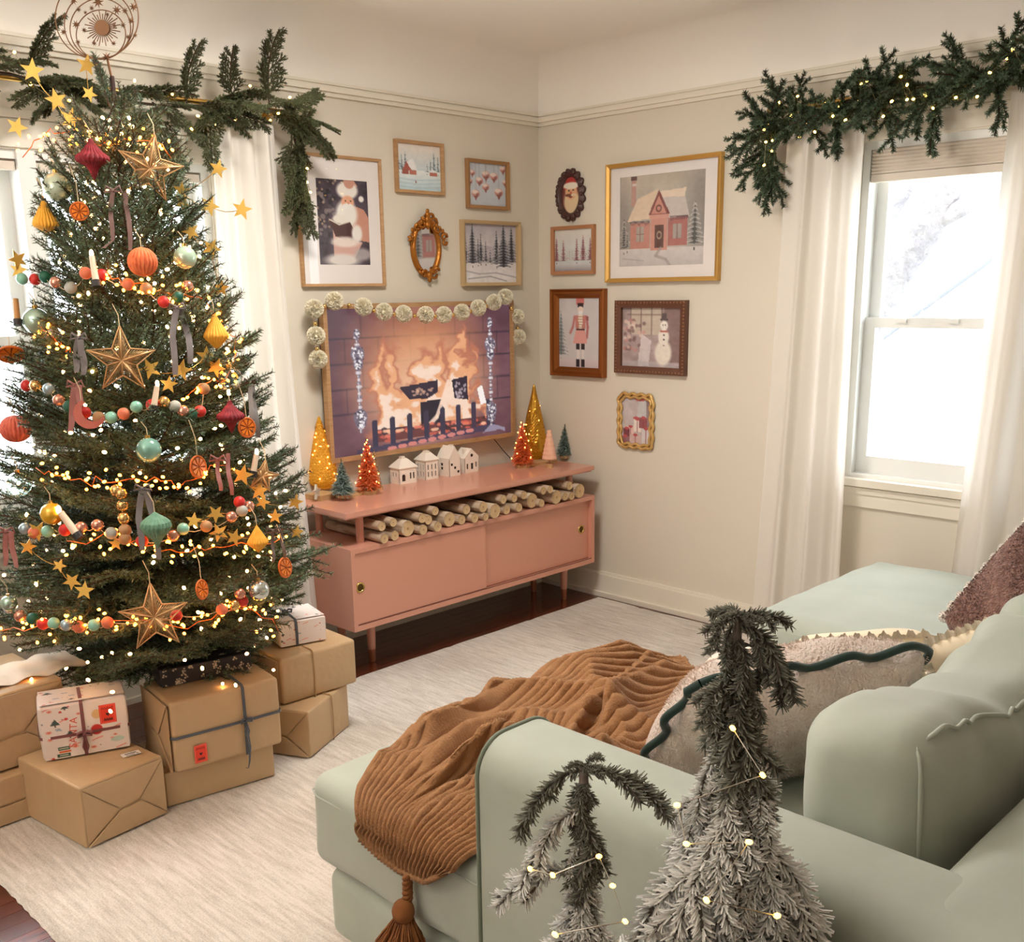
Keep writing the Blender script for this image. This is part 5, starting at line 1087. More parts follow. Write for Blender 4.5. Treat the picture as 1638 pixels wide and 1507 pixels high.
# ---------------------------------------------------------------- knitted throw
def throw():
    nu, nv = 430, 400
    u = np.linspace(0, 1, nu)[:, None]*np.ones((1, nv)); v = np.ones((nu, 1))*np.linspace(0, 1, nv)[None]
    ed = .17                                     # share of the length that hangs over the end
    yf = np.interp(u, [0, ed*.6, ed, .3, .5, .75, .9, 1], [-2.115, -2.10, -2.06, -1.99, -1.91, -1.905, -1.96, -2.06]); yb = np.interp(u, [0, ed*.6, ed, .3, .6, 1], [-2.375, -2.40, -2.425, -2.47, -2.50, -2.42])
    yf = yf+.010*np.sin(u*34)+.008*np.sin(u*19+1); x_r = -1.70+.05*np.sin(v*7)+.03*np.sin(v*17)
    y = yf+(yb-yf)*v
    x = np.zeros_like(u); z = np.zeros_like(u)
    t = np.clip(u/ed, 0, 1); th = np.clip((u-ed*.72)/(ed*.5), 0, 1)
    hem_z = np.interp(v, [0, .25, .5, .8, 1], [.415, .398, .392, .40, .44])
    x = np.where(u < ed*.72, -2.826, -2.826+.05*(1-np.cos(th*PI/2))); z = np.where(u < ed*.72, hem_z+(.455-hem_z)*(u/(ed*.72)), .455+.037*np.sin(th*PI/2))
    k = np.clip((u-ed*1.22)/(1-ed*1.22), 0, 1); x = np.where(u > ed*1.22, -2.776+(x_r+2.776)*k, x); z = np.where(u > ed*1.22, .492, z)
    # large soft folds
    wu = 5.2*u+.55*np.sin(v*5+u*4)+.5*np.sin(u*9+v*2); wv = 3.4*v+.7*np.sin(u*7+1)+.35*np.sin(v*9+u*11)
    rid = lambda q: 1-np.abs(np.sin(q))
    env = np.clip((u-ed*1.25)*5, 0, 1)*np.clip((1-u)*9, 0, 1)
    f1 = rid(wv*1.9+wu*.55)**1.6; f2 = rid(wu*1.7-wv*.7+1.2)**1.8; f3 = rid(wv*3.2-wu*1.1+.6)**1.5
    amp = env*(.008+.075*f1*(.45+.55*np.sin(u*5.2-.3)**2)+.065*f2*np.clip((u-.42)*3, 0, 1)+.035*f3)
    edge = np.clip(v*9, 0, 1)**.5*np.clip((1-v)*9, 0, 1)**.5
    amp = amp*(.25+.75*edge)
    low = np.clip((u-ed*.8)*6, 0, 1)*(1-np.clip((u-.34)*6, 0, 1)); amp = amp+low*.028*rid(wv*1.3-2.2*u+.4)**1.2
    z = z+amp; y = y+amp*.35*np.cos(wv*3)+env*.012*np.sin(wu*3); x = x+env*.014*np.sin(wv*3.1)
    # knitted ribs follow the length of the cloth, cables wander
    ph = v*2*PI*25+2.2*np.sin(u*6+v*3)*env+3.5*amp/.05*np.sin(wu)
    rib = (np.abs(np.sin(ph/2)))**.7; st = .5+.5*np.sin(u*2*PI*150+np.where(np.sin(ph) > 0, 0, PI)); hgt = .0105*rib*(.78+.22*st)
    dzu = np.gradient(z, axis=0); Pn = np.stack([x, y, z], -1)
    tu = np.gradient(Pn, axis=0); tv_ = np.gradient(Pn, axis=1); nn = np.cross(tu, tv_); nn /= np.maximum(np.linalg.norm(nn, axis=-1, keepdims=True), 1e-9)
    nn *= 1 if nn[..., 2].mean() > 0 else -1
    Pn = Pn+nn*hgt[..., None]
    rt = root('knitted_throw', 'ochre chunky knitted throw with tassels heaped over the near chaise', 'throw', (-2.3, -2.2, .478))
    yarn = mat('ochre_yarn', (170, 124, 82), .95, var=(30, (144, 100, 62), .3), bump=(260, .6, .006), sheen=.08)
    mb = MB(); mb.grid(Pn); mb.build('knit', yarn, rt, smooth=180)
    # a thin underside keeps the edge from looking like paper
    mb = MB(); e = Pn[0]; mb.tube([tuple(q) for q in e[::8]], .0065, 6); mb.tube([tuple(q) for q in Pn[::8, 0]], .006, 6); mb.tube([tuple(q) for q in Pn[-1, ::8]], .006, 6); mb.build('hem', yarn, rt, smooth=180)
    tas = mat('ochre_tassel', (150, 94, 48), .9, var=(40, (120, 70, 32), .3))
    for k, (b, off) in enumerate(((Pn[0, int(nv*.60)], 0.), )):
        b = Vector(b)+Vector((-.006, 0, 0)); tp = b+Vector((0, .004, -.062)); m = MB()
        for s in (0, PI): m.tube([b+(tp-b)*q+Vector((0, .006*math.cos(q*17+s), .0))+Vector((.006*math.sin(q*17+s), 0, 0)) for q in np.linspace(0, 1, 26)], .0062, 6)
        m.build('cord', tas, rt, smooth=180)
        m = MB(); m.ball(tuple(tp+Vector((-.012, 0, -.018))), .024, 16, 10, sc=(1, 1, 1.15)); kn = m.build('tassel_head', tas, rt, smooth=180)
        m = MB(); g = random.Random(6)
        for q in range(130):
            a = g.random()*2*PI; r0 = .022*math.sqrt(g.random()); r1 = .035+.034*g.random(); c = tp+Vector((-.012, 0, -.036))
            m.tube([c+Vector((r0*math.cos(a), r0*math.sin(a), 0)), c+Vector((-.012+r1*.75*math.cos(a), r1*.75*math.sin(a), -.045)), c+Vector((-.016+r1*math.cos(a), r1*math.sin(a), -.13-.03*g.random()))], .0022, 4)
        o = m.build('tassel_skirt', tas, rt, smooth=180); o['kind'] = 'stuff'
throw()

# ---------------------------------------------------------------- frosted table trees by the sofa arm
tbx = (-3.36, -2.835, -3.5, -2.86)
tb = root('side_table', 'side table beside the sofa arm, below the frosted trees', 'table', (-3.1, -3.18, .018))
m = MB(); m.box(*tbx, .495, .52); m.build('table_top', mat('walnut', (96, 64, 44), .5), tb, smooth=0)
for x in (tbx[0]+.03, tbx[1]-.03):
    for y in (tbx[2]+.03, tbx[3]-.03): m = MB(); m.tube([(x, y, .495), (x, y, .018)], .016, 10); m.build('leg', MATS['walnut'], tb)
def frost_branch(L, seed, m, droop, side):
    g = np.random.default_rng(seed); x = np.linspace(0, L, 9); z = -droop*L*(x/L)**1.7+.10*L*np.sin(x/L*2.6); main = np.stack([x, .05*L*np.sin(x/L*3+seed), z], 1); st = [main]
    for k in range(side):
        t = .22+.6*(k+.5)/side; p = np.array([np.interp(t*L, x, main[:, i]) for i in range(3)]); a = (1 if k % 2 else -1)*(.55+.25*g.random()); l = L*(.52-.3*t)*(.8+.4*g.random()); q = np.linspace(0, 1, 5)[:, None]
        st.append(p+q*l*np.array([math.cos(a), math.sin(a), -.15-.3*g.random()])+np.array([0, 0, -.35*l])*q**2)
    mb = MB(); mb.cur = 0
    for s in st: mb.tube(s, [.0030]*len(s), 5)
    n0 = mb.n; v, f, tip = needles(st, 1500, .0155, .0019, g, .55, cone=True); mb.cur = 1; mb.add(v, f); me = mb.mesh('frosted_branch', [mat('branch_wire', (92, 84, 78), .9), m], 0); set_tip(me, n0, tip); return me
fr_w = mat('flocked_needles', (206, 206, 198), .9, var=(45, (128, 132, 120), .3), attr=('tip', (250, 249, 246)), rand=.15)
fr_d = mat('lightly_flocked_needles', (58, 62, 50), .8, var=(45, (34, 38, 32), .3), attr=('tip', (140, 140, 126)), rand=.12)
FB = {(mm, k): frost_branch(L, 100+k+10*i, m_, dr, sd) for i, (mm, m_) in enumerate((('w', fr_w), ('d', fr_d))) for k, (L, dr, sd) in enumerate(((.10, .55, 2), (.13, .6, 4), (.16, .5, 5)))}
tl = mat('fairy_bulb', (255, 226, 150), .3, emit=((255, 196, 84), 8)); bulb_f = bulb_mesh(.0034, tl)
def frosted(label, base, top, tiers, seed, bulbs):
    rt = root('frosted_tree', label, 'tabletop tree', tuple(base)); g = random.Random(seed); base = Vector(base); top = Vector(top)
    m = MB(); m.tube([base, base+Vector((0, 0, .035))], [.045, .04], 16); m.build('burlap_base', mat('burlap', (150, 120, 86), .95, bump=(150, .6, .005)), rt)
    m = MB(); H = top.z-base.z; m.tube([base+Vector((0, 0, .03))]+[base+(top-base)*t+Vector((.004*math.sin(t*9), .004*math.cos(t*7), 0)) for t in np.linspace(.1, 1, 10)], list(np.linspace(.012, .006, 11)), 8); m.build('trunk', mat('frosted_trunk', (92, 72, 64), .9, var=(40, (150, 140, 132), .25)), rt, smooth=180)
    for t, n, L, up_, kind, off in tiers:
        for k in range(n):
            a = off+2*PI*k/n+(g.random()-.5)*.5; p = top+(base-top)*t; me = FB[(kind, 0 if L < .085 else 1 if L < .13 else 2)]; nat = (.10, .13, .16)[0 if L < .085 else 1 if L < .13 else 2]
            d = Vector((math.cos(a), math.sin(a), up_+(g.random()-.5)*.7)); o = link('branch', me, rt); o.matrix_local = W[rt].inverted() @ Matrix.Translation(p) @ xdir(d, (g.random()-.5)*.8).to_4x4() @ Matrix.Scale(L/nat*(.5+.8*g.random()), 4)
    pts = []
    for x, y, z in bulbs:
        b = link('bulb', bulb_f, rt); b.location = Vector((x, y, z))-base; b.rotation_euler = (1.2, x*40, 0); pts.append((x, y, z))
    m = MB(); m.tube(pts, .0009, 4); m.build('light_wire', mat('silver_wire', (190, 184, 170), .3, .8), rt, smooth=180)
def dep(px, py, w): return CAM+ray(px, py)*w/FOC
tA = Vector(dep(1182, 985, 1.30)); bA = Vector((tA.x, tA.y, .52))
frosted('taller frosted fir with fairy lights in front of the sofa arm', bA, tA,
        [(.0, 6, 0.050, .2, 'd', .2), (.01, 1, 0.120, -.35, 'd', -.80), (.01, 2, 0.120, -1.2, 'd', 2.3), (.05, 4, 0.100, -1.9, 'd', .4), (.14, 4, 0.080, -.2, 'd', .1), (.15, 4, 0.110, -1.6, 'd', .9), (.21, 4, 0.156, -1.6, 'd', .6), (.26, 4, 0.156, -1.1, 'w', 2.2), (.33, 5, 0.163, -.95, 'w', 1.1), (.40, 5, 0.182, -.9, 'w', -.7), (.46, 5, 0.195, -.8, 'w', .3), (.53, 5, 0.208, -.75, 'w', 2.0), (.60, 6, 0.208, -.7, 'w', -.75), (.68, 6, 0.221, -.6, 'w', .2), (.76, 6, 0.234, -.55, 'w', 2.4), (.85, 6, 0.247, -.5, 'w', .6), (.92, 6, 0.247, -.4, 'w', .1)], 4,
        [tuple(dep(px, py, w)) for px, py, w in ((1172, 1165, 1.22), (1220, 1240, 1.2), (1083, 1288, 1.19), (1098, 1350, 1.15), (1198, 1347, 1.12), (1130, 1440, 1.1), (1243, 1465, 1.1))])
tB = Vector(dep(935, 1228, 1.34)); bB = Vector((tB.x, tB.y, .52))
frosted('shorter frosted fir with fairy lights left of the taller one', bB, tB,
        [(.0, 5, .03, .6, 'd', .3), (.01, 2, .105, -.25, 'd', -.80), (.05, 4, .06, -1.6, 'd', .3), (.13, 1, .10, -.25, 'w', 2.25), (.16, 4, .09, -2., 'd', .3), (.24, 2, .10, -1.6, 'w', -.75), (.34, 1, .11, -.2, 'w', 2.3), (.36, 4, .10, -1.6, 'w', .3), (.46, 5, .11, -1.0, 'w', 2.2), (.56, 5, .13, -.9, 'w', -.6), (.66, 5, .14, -.75, 'w', 2.5), (.76, 6, .16, -.6, 'w', .9), (.88, 6, .17, -.5, 'w', .2)], 9,
        [tuple(dep(px, py, w)) for px, py, w in ((848, 1390, 1.3), (884, 1400, 1.27), (958, 1370, 1.27), (980, 1417, 1.25), (1000, 1474, 1.22), (888, 1495, 1.22))])

# ---------------------------------------------------------------- the Christmas tree
TX, TY, TTOP = -2.52, -.66, 2.17
RZ = np.array([2.17, 2.04, 1.86, 1.645, 1.42, 1.25, .93, .75, .58, .42, .28]); RR = np.array([.015, .07, .17, .235, .285, .345, .45, .49, .48, .44, .40])
def trad(z): return np.interp(z, RZ[::-1], RR[::-1])
def on_tree(px, py, off=.0):
    d = ray(px, py); t = np.linspace(2.2, 4.0, 361)/FOC; P = CAM+d*t[:, None]; f = np.hypot(P[:, 0]-TX, P[:, 1]-TY)-trad(P[:, 2])
    k = np.argmax(f < 0) if (f < 0).any() else np.argmin(f); p = P[k]; return Vector(p-d/np.linalg.norm(d)*off)
def bough(L, seed, m):
    g = np.random.default_rng(seed); x = np.linspace(0, L, 10); z = -.10*L*np.sin(x/L*PI*.8)+.05*x*(x/L)**2*2; main = np.stack([x, .04*L*np.sin(x/L*4+seed), z], 1); st = [main[3:]]; wood = [main]
    n = int(6+L*32)
    for k in range(n):
        t = .18+.78*k/n; p = np.array([np.interp(t*L, x, main[:, i]) for i in range(3)]); sd = 1 if k % 2 else -1; l = (.06+.42*L*(1-t))*(.75+.5*g.random()); a = sd*(.80+.25*(g.random()-.5)); q = np.linspace(0, 1, 6)[:, None]
        tw = p+q*l*np.array([math.cos(a), math.sin(a), .25*(g.random()-.35)])+np.array([.25*l, 0, .05*l])*q**2; st.append(tw); wood.append(tw)
        for j in range(int(l/.034)):
            s2 = 1 if j % 2 else -1; b = a+s2*.65; i = min(1+j, 4); e = l*.42*(1-i/7); st.append(np.stack([tw[i], tw[i]+np.array([math.cos(b), math.sin(b), .25*(g.random()-.4)])*e]))
    mb = MB()
    for i, s in enumerate(wood): mb.tube(s, [.0045*(1-.7*k/len(s)) if i == 0 else .0016 for k in range(len(s))], 4)
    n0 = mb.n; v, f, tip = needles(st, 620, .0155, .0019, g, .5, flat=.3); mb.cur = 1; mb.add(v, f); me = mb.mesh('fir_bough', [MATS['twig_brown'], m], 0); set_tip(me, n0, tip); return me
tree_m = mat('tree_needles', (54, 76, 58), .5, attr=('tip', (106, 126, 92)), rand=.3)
LB = (.13, .22, .32, .42, .52); BO = {(i, k): bough(L, 200+10*i+k, tree_m) for i, L in enumerate(LB) for k in range(3)}
tree = root('christmas_tree', 'tall fir Christmas tree in the corner by the left window, full of lights', 'tree', (TX, TY, 0))
m = MB(); m.tube([(TX, TY, .04), (TX, TY, 1.2), (TX+.005, TY, 2.17)], [.04, .026, .006], 10); m.build('trunk', mat('fir_bark', (74, 48, 38), .9, var=(24, (44, 28, 24), .2)), tree, smooth=180)
m = MB(); m.lathe([(.16, .012), (.17, .02), (.15, .05), (.07, .09), (.055, .16), (.05, .165)], 24, (TX, TY, 0)); m.build('stand', mat('iron_stand', (40, 40, 42), .5, .4), tree)
g = random.Random(21); nb = 158
for k in range(nb):
    t = (k+.5)/nb; z = 2.06-1.54*t**.72; a = k*2.39996+g.random()*.5; rr_ = float(trad(z-.03))*(.84+.26*g.random())
    el = math.radians(48-46*min(1, t*1.25)+g.uniform(-9, 9)); L = max(.09, rr_/max(.55, math.cos(el)))
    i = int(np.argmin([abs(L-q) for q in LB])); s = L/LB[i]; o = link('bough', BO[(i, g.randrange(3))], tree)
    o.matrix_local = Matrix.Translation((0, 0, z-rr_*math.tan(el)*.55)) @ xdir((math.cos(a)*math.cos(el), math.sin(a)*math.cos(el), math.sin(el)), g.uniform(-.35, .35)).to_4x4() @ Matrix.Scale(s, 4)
for k in range(22):
    a = k*2*PI/22+g.random()*.2; fr_ = .5-.5*math.cos(a-math.atan2(CAM[1]-TY, CAM[0]-TX)); L = .20+.22*fr_; i = int(np.argmin([abs(L-q) for q in LB])); z = .37+.16*g.random()
    o = link('bough', BO[(i, k % 3)], tree); o.matrix_local = Matrix.Translation((0, 0, z)) @ xdir((math.cos(a), math.sin(a), -.12), g.uniform(-.3, .3)).to_4x4() @ Matrix.Scale(L/LB[i], 4)
for a, el, z, L in ((2.5, 78, 2.07, .12), (5.2, 62, 2.03, .10)):
    o = link('bough', BO[(0, int(a) % 3)], tree); el = R(el); o.matrix_local = Matrix.Translation((0, 0, z)) @ xdir((math.cos(a)*math.cos(el), math.sin(a)*math.cos(el), math.sin(el))).to_4x4() @ Matrix.Scale(L/.13, 4)

# lights
candle_l = mat('mini_light', (255, 214, 170), .3, emit=((255, 190, 118), 26)); rice_l = mat('rice_light', (255, 190, 90), .3, emit=((255, 140, 42), 30))
bm1 = bulb_mesh(.0052, candle_l, 'mini_bulb'); bm2 = bulb_mesh(.0044, rice_l, 'rice_bulb')
copper = mat('copper_wire', (220, 120, 60), .35, .8)
cl = root('cluster_light_garland', 'copper wire cluster lights wound round the tree in glowing orange bands', 'string lights', (TX, TY, 1.0))
bands = [([(38, 245), (70, 212), (110, 212), (160, 230), (215, 222), (262, 232), (272, 246)], 42), ([(165, 440), (215, 455), (270, 470), (322, 478)], 34), ([(55, 520), (85, 545), (112, 565)], 14), ([(335, 490), (378, 555), (365, 600), (300, 630)], 34), ([(60, 745), (100, 765), (150, 772), (220, 768), (290, 776), (330, 758), (362, 735)], 48), ([(110, 872), (165, 858), (230, 868), (290, 885), (350, 872), (420, 872), (452, 858)], 50), ([(0, 1012), (40, 1005), (110, 1000), (170, 992), (230, 992), (290, 1012), (330, 985), (380, 972), (430, 985), (444, 1010)], 72)]
g = random.Random(33)
for pts, n in bands:
    P = np.array(pts, float); sl2 = np.linalg.norm(np.diff(P, axis=0), axis=1); cs = np.concatenate([[0], np.cumsum(sl2)]); wp = []
    for k in range(n):
        s = (k+g.random())/n*cs[-1]; px = np.interp(s, cs, P[:, 0])+g.gauss(0, 9); py = np.interp(s, cs, P[:, 1])+g.gauss(0, 9)
        q = on_tree(px, py, .035*g.random()+.005); o = link('rice_bulb', bm2, cl); o.location = q-cl.location; o.rotation_euler = (g.random()*3, g.random()*3, 0)
    for k in range(26): s = k/25*cs[-1]; wp.append(on_tree(np.interp(s, cs, P[:, 0])+g.gauss(0, 3), np.interp(s, cs, P[:, 1])+g.gauss(0, 4), .012))
    m = MB(); m.tube(wp, .0015, 5); m.build('copper_strand', copper, cl, smooth=180)
ml = root('mini_light_string', 'clear mini lights scattered through the branches of the tall tree', 'string lights', (TX, TY, 1.0)); wp = []
for k in range(250):
    z = .34+1.72*((k+.5)/250)**.9; a = math.atan2(CAM[1]-TY, CAM[0]-TX)+g.uniform(-1.75, 1.75); r_ = float(trad(z))*g.uniform(.55, 1.02); q = Vector((TX+r_*math.cos(a), TY+r_*math.sin(a), z))
    o = link('mini_bulb', bm1, ml); o.location = q-ml.location; o.rotation_euler = (g.random()*3, g.random()*3, 0)
for k in range(120):
    z = 2.0-1.65*k/120; a = k*.42; r_ = float(trad(z))*.5; wp.append((TX+r_*math.cos(a), TY+r_*math.sin(a), z))
m = MB(); m.tube(wp, .0016, 4); m.build('green_wire', mat('green_wire', (30, 50, 36), .6), ml, smooth=180)

# ---------------------------------------------------------------- tree topper
tp_m = mat('bronze_topper', (122, 84, 54), .5, .4); R2 = Vector((RT[0], RT[1], 0)).normalized(); BK = Vector((-R2.y, R2.x, 0))
tb_ = Vector((TX+.005, TY, 2.15)); sc = float((np.array(tb_)-CAM)@FW)/FOC
top = root('tree_topper', 'bronze wire topper of nested rings and stars around a sun disc', 'tree topper', tuple(tb_))
cz = {}
def tpt(px, py, n=0.): d = ray(px, py); t = ((Vector(tb_)-Vector(CAM)).dot(BK))/Vector(d).dot(BK); return Vector(CAM)+Vector(d)*t+BK*n
m = MB(); m.tube([tb_, tpt(172, 95)], .0035, 8); m.build('stem', tp_m, top)
def disc_star(mb, px, py, r, rot=0., n=8):
    c = tpt(px, py, -.006)
    for k in range(n):
        a = rot+PI*2*k/n; d = R2*math.cos(a)+Vector((0, 0, 1))*math.sin(a); e = R2*-math.sin(a)+Vector((0, 0, 1))*math.cos(a); w_ = r*.22; mb.add([tuple(c+e*w_), tuple(c+d*r), tuple(c-e*w_), tuple(c-BK*.004)], [(0, 1, 3), (1, 2, 3), (0, 2, 1)])
for cx_, cy_, r in ((155, 28, 66.5), (158, 39.5, 55), (160.5, 46, 48.5), (161.5, 55.5, 39.5)):
    m = MB(); m.tube([tpt(cx_+r*math.cos(t), cy_+r*math.sin(t)) for t in np.linspace(0, 2*PI, 60)], .0017, 6, False); m.build('ring', tp_m, top, smooth=180)
c = tpt(164, 45); m = MB(); m.tube([c-BK*.006, c+BK*.006], 11.5*sc, 24); m.build('sun_disc', tp_m, top)
m = MB()
for k in range(32): a = 2*PI*k/32; r = (29 if k % 2 else 23); m.tube([tpt(164+11*math.cos(a), 45+11*math.sin(a)), tpt(164+r*math.cos(a), 45+r*math.sin(a))], .0014, 4)
o = m.build('sun_rays', tp_m, top); o['kind'] = 'stuff'
for px, py, r in ((158, 4, 10), (119, 2, 7), (127, 16, 5), (148, 14, 5), (138, 21, 4), (173, 24, 4), (188, 17, 8), (201, 18, 6), (215, 12, 8), (211, 34, 6), (198, 41, 5.5), (184, 42, 5), (103, 52, 6), (123, 40, 7), (136, 49, 5), (126, 68, 5), (152, 70, 5), (183, 70, 5), (206, 60, 5), (217, 57, 5), (104, 27, 5), (172, 92, 9)):
    m = MB(); disc_star(m, px, py, r*sc, px); m.build('star', tp_m, top, smooth=0)

# ---------------------------------------------------------------- ornaments
HC = {}
def hang(rt, p, up=.05, col=None, r=.0012):
    m = MB(); m.tube([p, p+Vector((.004, .01, up*.5)), p+Vector((0, .03, up))], r, 5); m.build('hanger', col or mat('jute_string', (206, 186, 150), .9), rt)
def px2m(p): return float((np.array(p)-CAM)@FW)/FOC
def honeycomb(label, px, py, w, h, prof, col, dark, n=22):
    p = on_tree(px, py, .075); s = px2m(p); rt = root('honeycomb_ornament', label, 'ornament', tuple(p)); m = MB()
    z = np.linspace(0, 1, 40); pr_ = np.interp(z, [q[0] for q in prof], [q[1] for q in prof]); pr2 = [(max(.0004, r*w*s/2), (zz-.5)*h*s) for r, zz in zip(pr_, z)]
    m.lathe(pr2, n*6, tuple(p), mod=lambda t, zz: .90+.10*abs(math.cos(t*n/2+ (0 if int((zz+1)*90) % 2 else .25)))); m.build('paper_body', mat('paper_'+col, dark[0], .75, var=(60, dark[1], .3)), rt, smooth=30); hang(rt, p+Vector((0, 0, h*s/2)))
ball_ = [(q, math.sqrt(max(0, 1-(2*q-1)**2))) for q in np.linspace(0, 1, 25)]
lantern = [(0, .02), (.10, .16), (.22, .26), (.34, .44), (.44, .92), (.5, 1), (.58, .94), (.68, .62), (.80, .40), (.88, .22), (.96, .14), (1, .12)]
drop = [(0, .02), (.18, .92), (.24, 1), (.34, .92), (.62, .5), (.86, .16), (1, .02)]; diam = [(0, .02), (.34, .98), (.38, 1), (.42, .97), (1, .02)]
onion = [(0, .02), (.12, .16), (.3, .42), (.45, .8), (.6, 1), (.72, .92), (.82, .66), (.92, .28), (1, .04)]
wine = ((150, 26, 38), (96, 12, 24)); oran = ((236, 130, 76), (206, 90, 50)); cor = ((232, 120, 96), (196, 84, 66)); yel = ((246, 190, 72), (226, 156, 44)); sag = ((122, 164, 138), (84, 128, 104))
honeycomb('wine red honeycomb lantern near the tree top', 148, 255, 54, 62, lantern, 'wine', wine)
honeycomb('wine red honeycomb lantern at the right edge of the tree', 369, 667, 46, 52, lantern, 'wine', wine)
honeycomb('orange honeycomb ball below the topmost wire star', 228, 419, 47, 46, ball_, 'orange', oran)
honeycomb('coral honeycomb ball at the far left of the tree', 25, 686, 48, 44, ball_, 'coral', cor)
honeycomb('yellow honeycomb teardrop at the upper left of the tree', 72, 343, 42, 58, drop, 'yellow', yel)
honeycomb('yellow honeycomb diamond at the right edge above the curtain folds', 345, 530, 40, 60, diam, 'yellow', yel)
honeycomb('yellow honeycomb cone at the lower right of the tree', 412, 862, 34, 46, diam, 'yellow', yel)
honeycomb('sage green honeycomb onion low in the middle of the tree', 250, 848, 50, 60, onion, 'sage', sag)
def bauble(label, px, py, r, m, cap=True):
    p = on_tree(px, py, .05); s = px2m(p); rt = root('glass_bauble', label, 'ornament', tuple(p)); mb = MB(); mb.ball(tuple(p), r*s, 28, 18); mb.build('globe', m, rt, smooth=180)
    mb = MB(); mb.tube([p+Vector((0, 0, r*s*.97)), p+Vector((0, 0, r*s*1.2))], r*s*.2, 10); mb.build('cap', gold, rt); hang(rt, p+Vector((0, 0, r*s*1.2)), .035)
sg_m = mat('pearl_sage_glass', (196, 208, 184), .35, .25, coat=.6); mint_m = mat('mint_glass', (176, 206, 190), .08, .55, coat=.5); clr = pane_mat('thin_glass', (.80, .92, .88), 2.6); amb_m = mat('amber_glass', (226, 176, 40), .12, .3, coat=.7); sil_m = mat('silver_glass', (206, 212, 206), .12, .8)
bauble('frosted pale sage bauble at the upper left of the tree', 91, 299, 22, sg_m); bauble('silvery mint bauble left of the middle wire star', 58, 514, 21, mint_m); bauble('clear teal glass bauble in the middle of the tree', 238, 720, 20, mat('teal_clear_glass', (150, 206, 190), .06, .2, coat=.8, alpha=.72))
bauble('clear glass bauble at the left edge of the tree, below the coral ball', 30, 775, 20, clr); bauble('amber glass bauble beside the leaning candle', 83, 822, 18, amb_m); bauble('silver glass bauble at the lower right of the tree', 414, 944, 17, sil_m); bauble('mint glass bauble at the upper right, behind the orange ball', 296, 412, 18, mat('pale_mint_glass', (186, 210, 186), .15, .3, coat=.6)); bauble('thin clear bauble right of the middle wire star', 368, 606, 19, clr); bauble('small pale glass bauble at far lower left of the tree', 14, 965, 13, mint_m)
# wire stars
ws_m = mat('champagne_wire', (196, 154, 104), .4, .6); ws_f = mat('champagne_frame', (204, 160, 110), .45, .5)
def wire_star(label, px, py, r, rot, tilt=0.):
    p = on_tree(px, py, .07); s = px2m(p)*r; rt = root('wire_star', label, 'star', tuple(p)); V_ = Vector(p)-Vector(CAM); V_.normalize(); a, b, c = frame(V_); a = -a
    if a.dot(R2) < 0: a = -a
    b = c.cross(a)
    if b.z < 0: b = -b
    P2 = star_pts(s, .43, 5, rot); f = lambda q, d=0.: p+a*q[0]+b*q[1]-c*d
    ctr = f((0, 0), .30*s*.6); m = MB(); out = [f(q) for q in P2]; m.tube(out+out[:1], .0030, 6, False)
    for q in out: m.tube([ctr, q], .0022, 5)
    m.build('frame', ws_f, rt, smooth=180); m = MB()
    for i in range(10):
        A, B = out[i], out[(i+1) % 10]
        for k in range(1, 8): t = k/8; m.tube([ctr+(A+(B-A)*t-ctr)*.12, A+(B-A)*t], .0008, 3)
    o = m.build('wire_ribs', ws_m, rt, smooth=180); o['kind'] = 'stuff'; hang(rt, out[0], .06)
wire_star('large champagne wire star uppermost on the tree, lit from behind', 240, 270, 52, .22); wire_star('large champagne wire star in the middle of the tree', 195, 577, 54, .03); wire_star('large champagne wire star at the bottom of the tree', 247, 988, 55, -.03)
wire_star('small copper glitter star at the right edge, beside the lit candle', 420, 762, 26, .25)
# gold star garland
glit = mat('gold_glitter', (226, 184, 92), .35, .6, bump=(600, .6, .002))
def star_garland(label, lst, links):
    ps = [on_tree(px, py, .03) for px, py, r, ro in lst]; rt = root('star_garland', label, 'garland', tuple(ps[0])); gg = random.Random(len(lst))
    for (px, py, r, ro), p in zip(lst, ps):
        s = px2m(p)*r; V_ = (Vector(p)-Vector(CAM)).normalized(); a, b, c = frame(V_); T = Matrix(((-a.x, b.x, -c.x, p.x), (-a.y, b.y, -c.y, p.y), (-a.z, b.z, -c.z, p.z), (0, 0, 0, 1)))
        m = MB(); m.prism(star_pts(s, .42, 5, ro), -.0022, .0022, T @ Matrix.Rotation(gg.uniform(-.35, .35), 4, 'Y')); m.build('star', glit, rt, smooth=0)
    for l in links:
        m = MB(); m.tube([ps[i]+(ps[j]-ps[i])*t+Vector((0, .006, -.012*math.sin(t*PI))) for i, j in zip(l[:-1], l[1:]) for t in np.linspace(0, 1, 5)], .0011, 4); m.build('star_wire', gold, rt, smooth=180)
star_garland('gold glitter star garland sprouting from the top left of the tree', [(52, 113, 19, .1), (90, 160, 18, -.2), (113, 190, 18, .3), (139, 104, 17, .2), (143, 150, 13, .5), (27, 203, 17, .4), (28, 415, 16, .9), (30, 432, 14, .2)], [(0, 1, 2), (3, 4), (6, 7)])
star_garland('gold star garland springing from the upper right side of the tree', [(349, 270, 15, .3), (335, 329, 17, .45), (387, 335, 17, .25), (338, 397, 16, .5), (354, 461, 14, .1), (290, 305, 14, .2), (305, 370, 15, .9), (292, 326, 13, .6)], [(5, 0), (5, 1, 2), (6, 3), (4, 3)])
star_garland('gold star garland across the middle right of the tree', [(240, 590, 18, .9), (290, 592, 18, .3), (330, 570, 17, .1), (345, 588, 16, .5), (270, 615, 15, .2), (388, 760, 18, .3), (415, 785, 17, .15)], [(0, 1, 2, 3), (4, 1), (5, 6)])
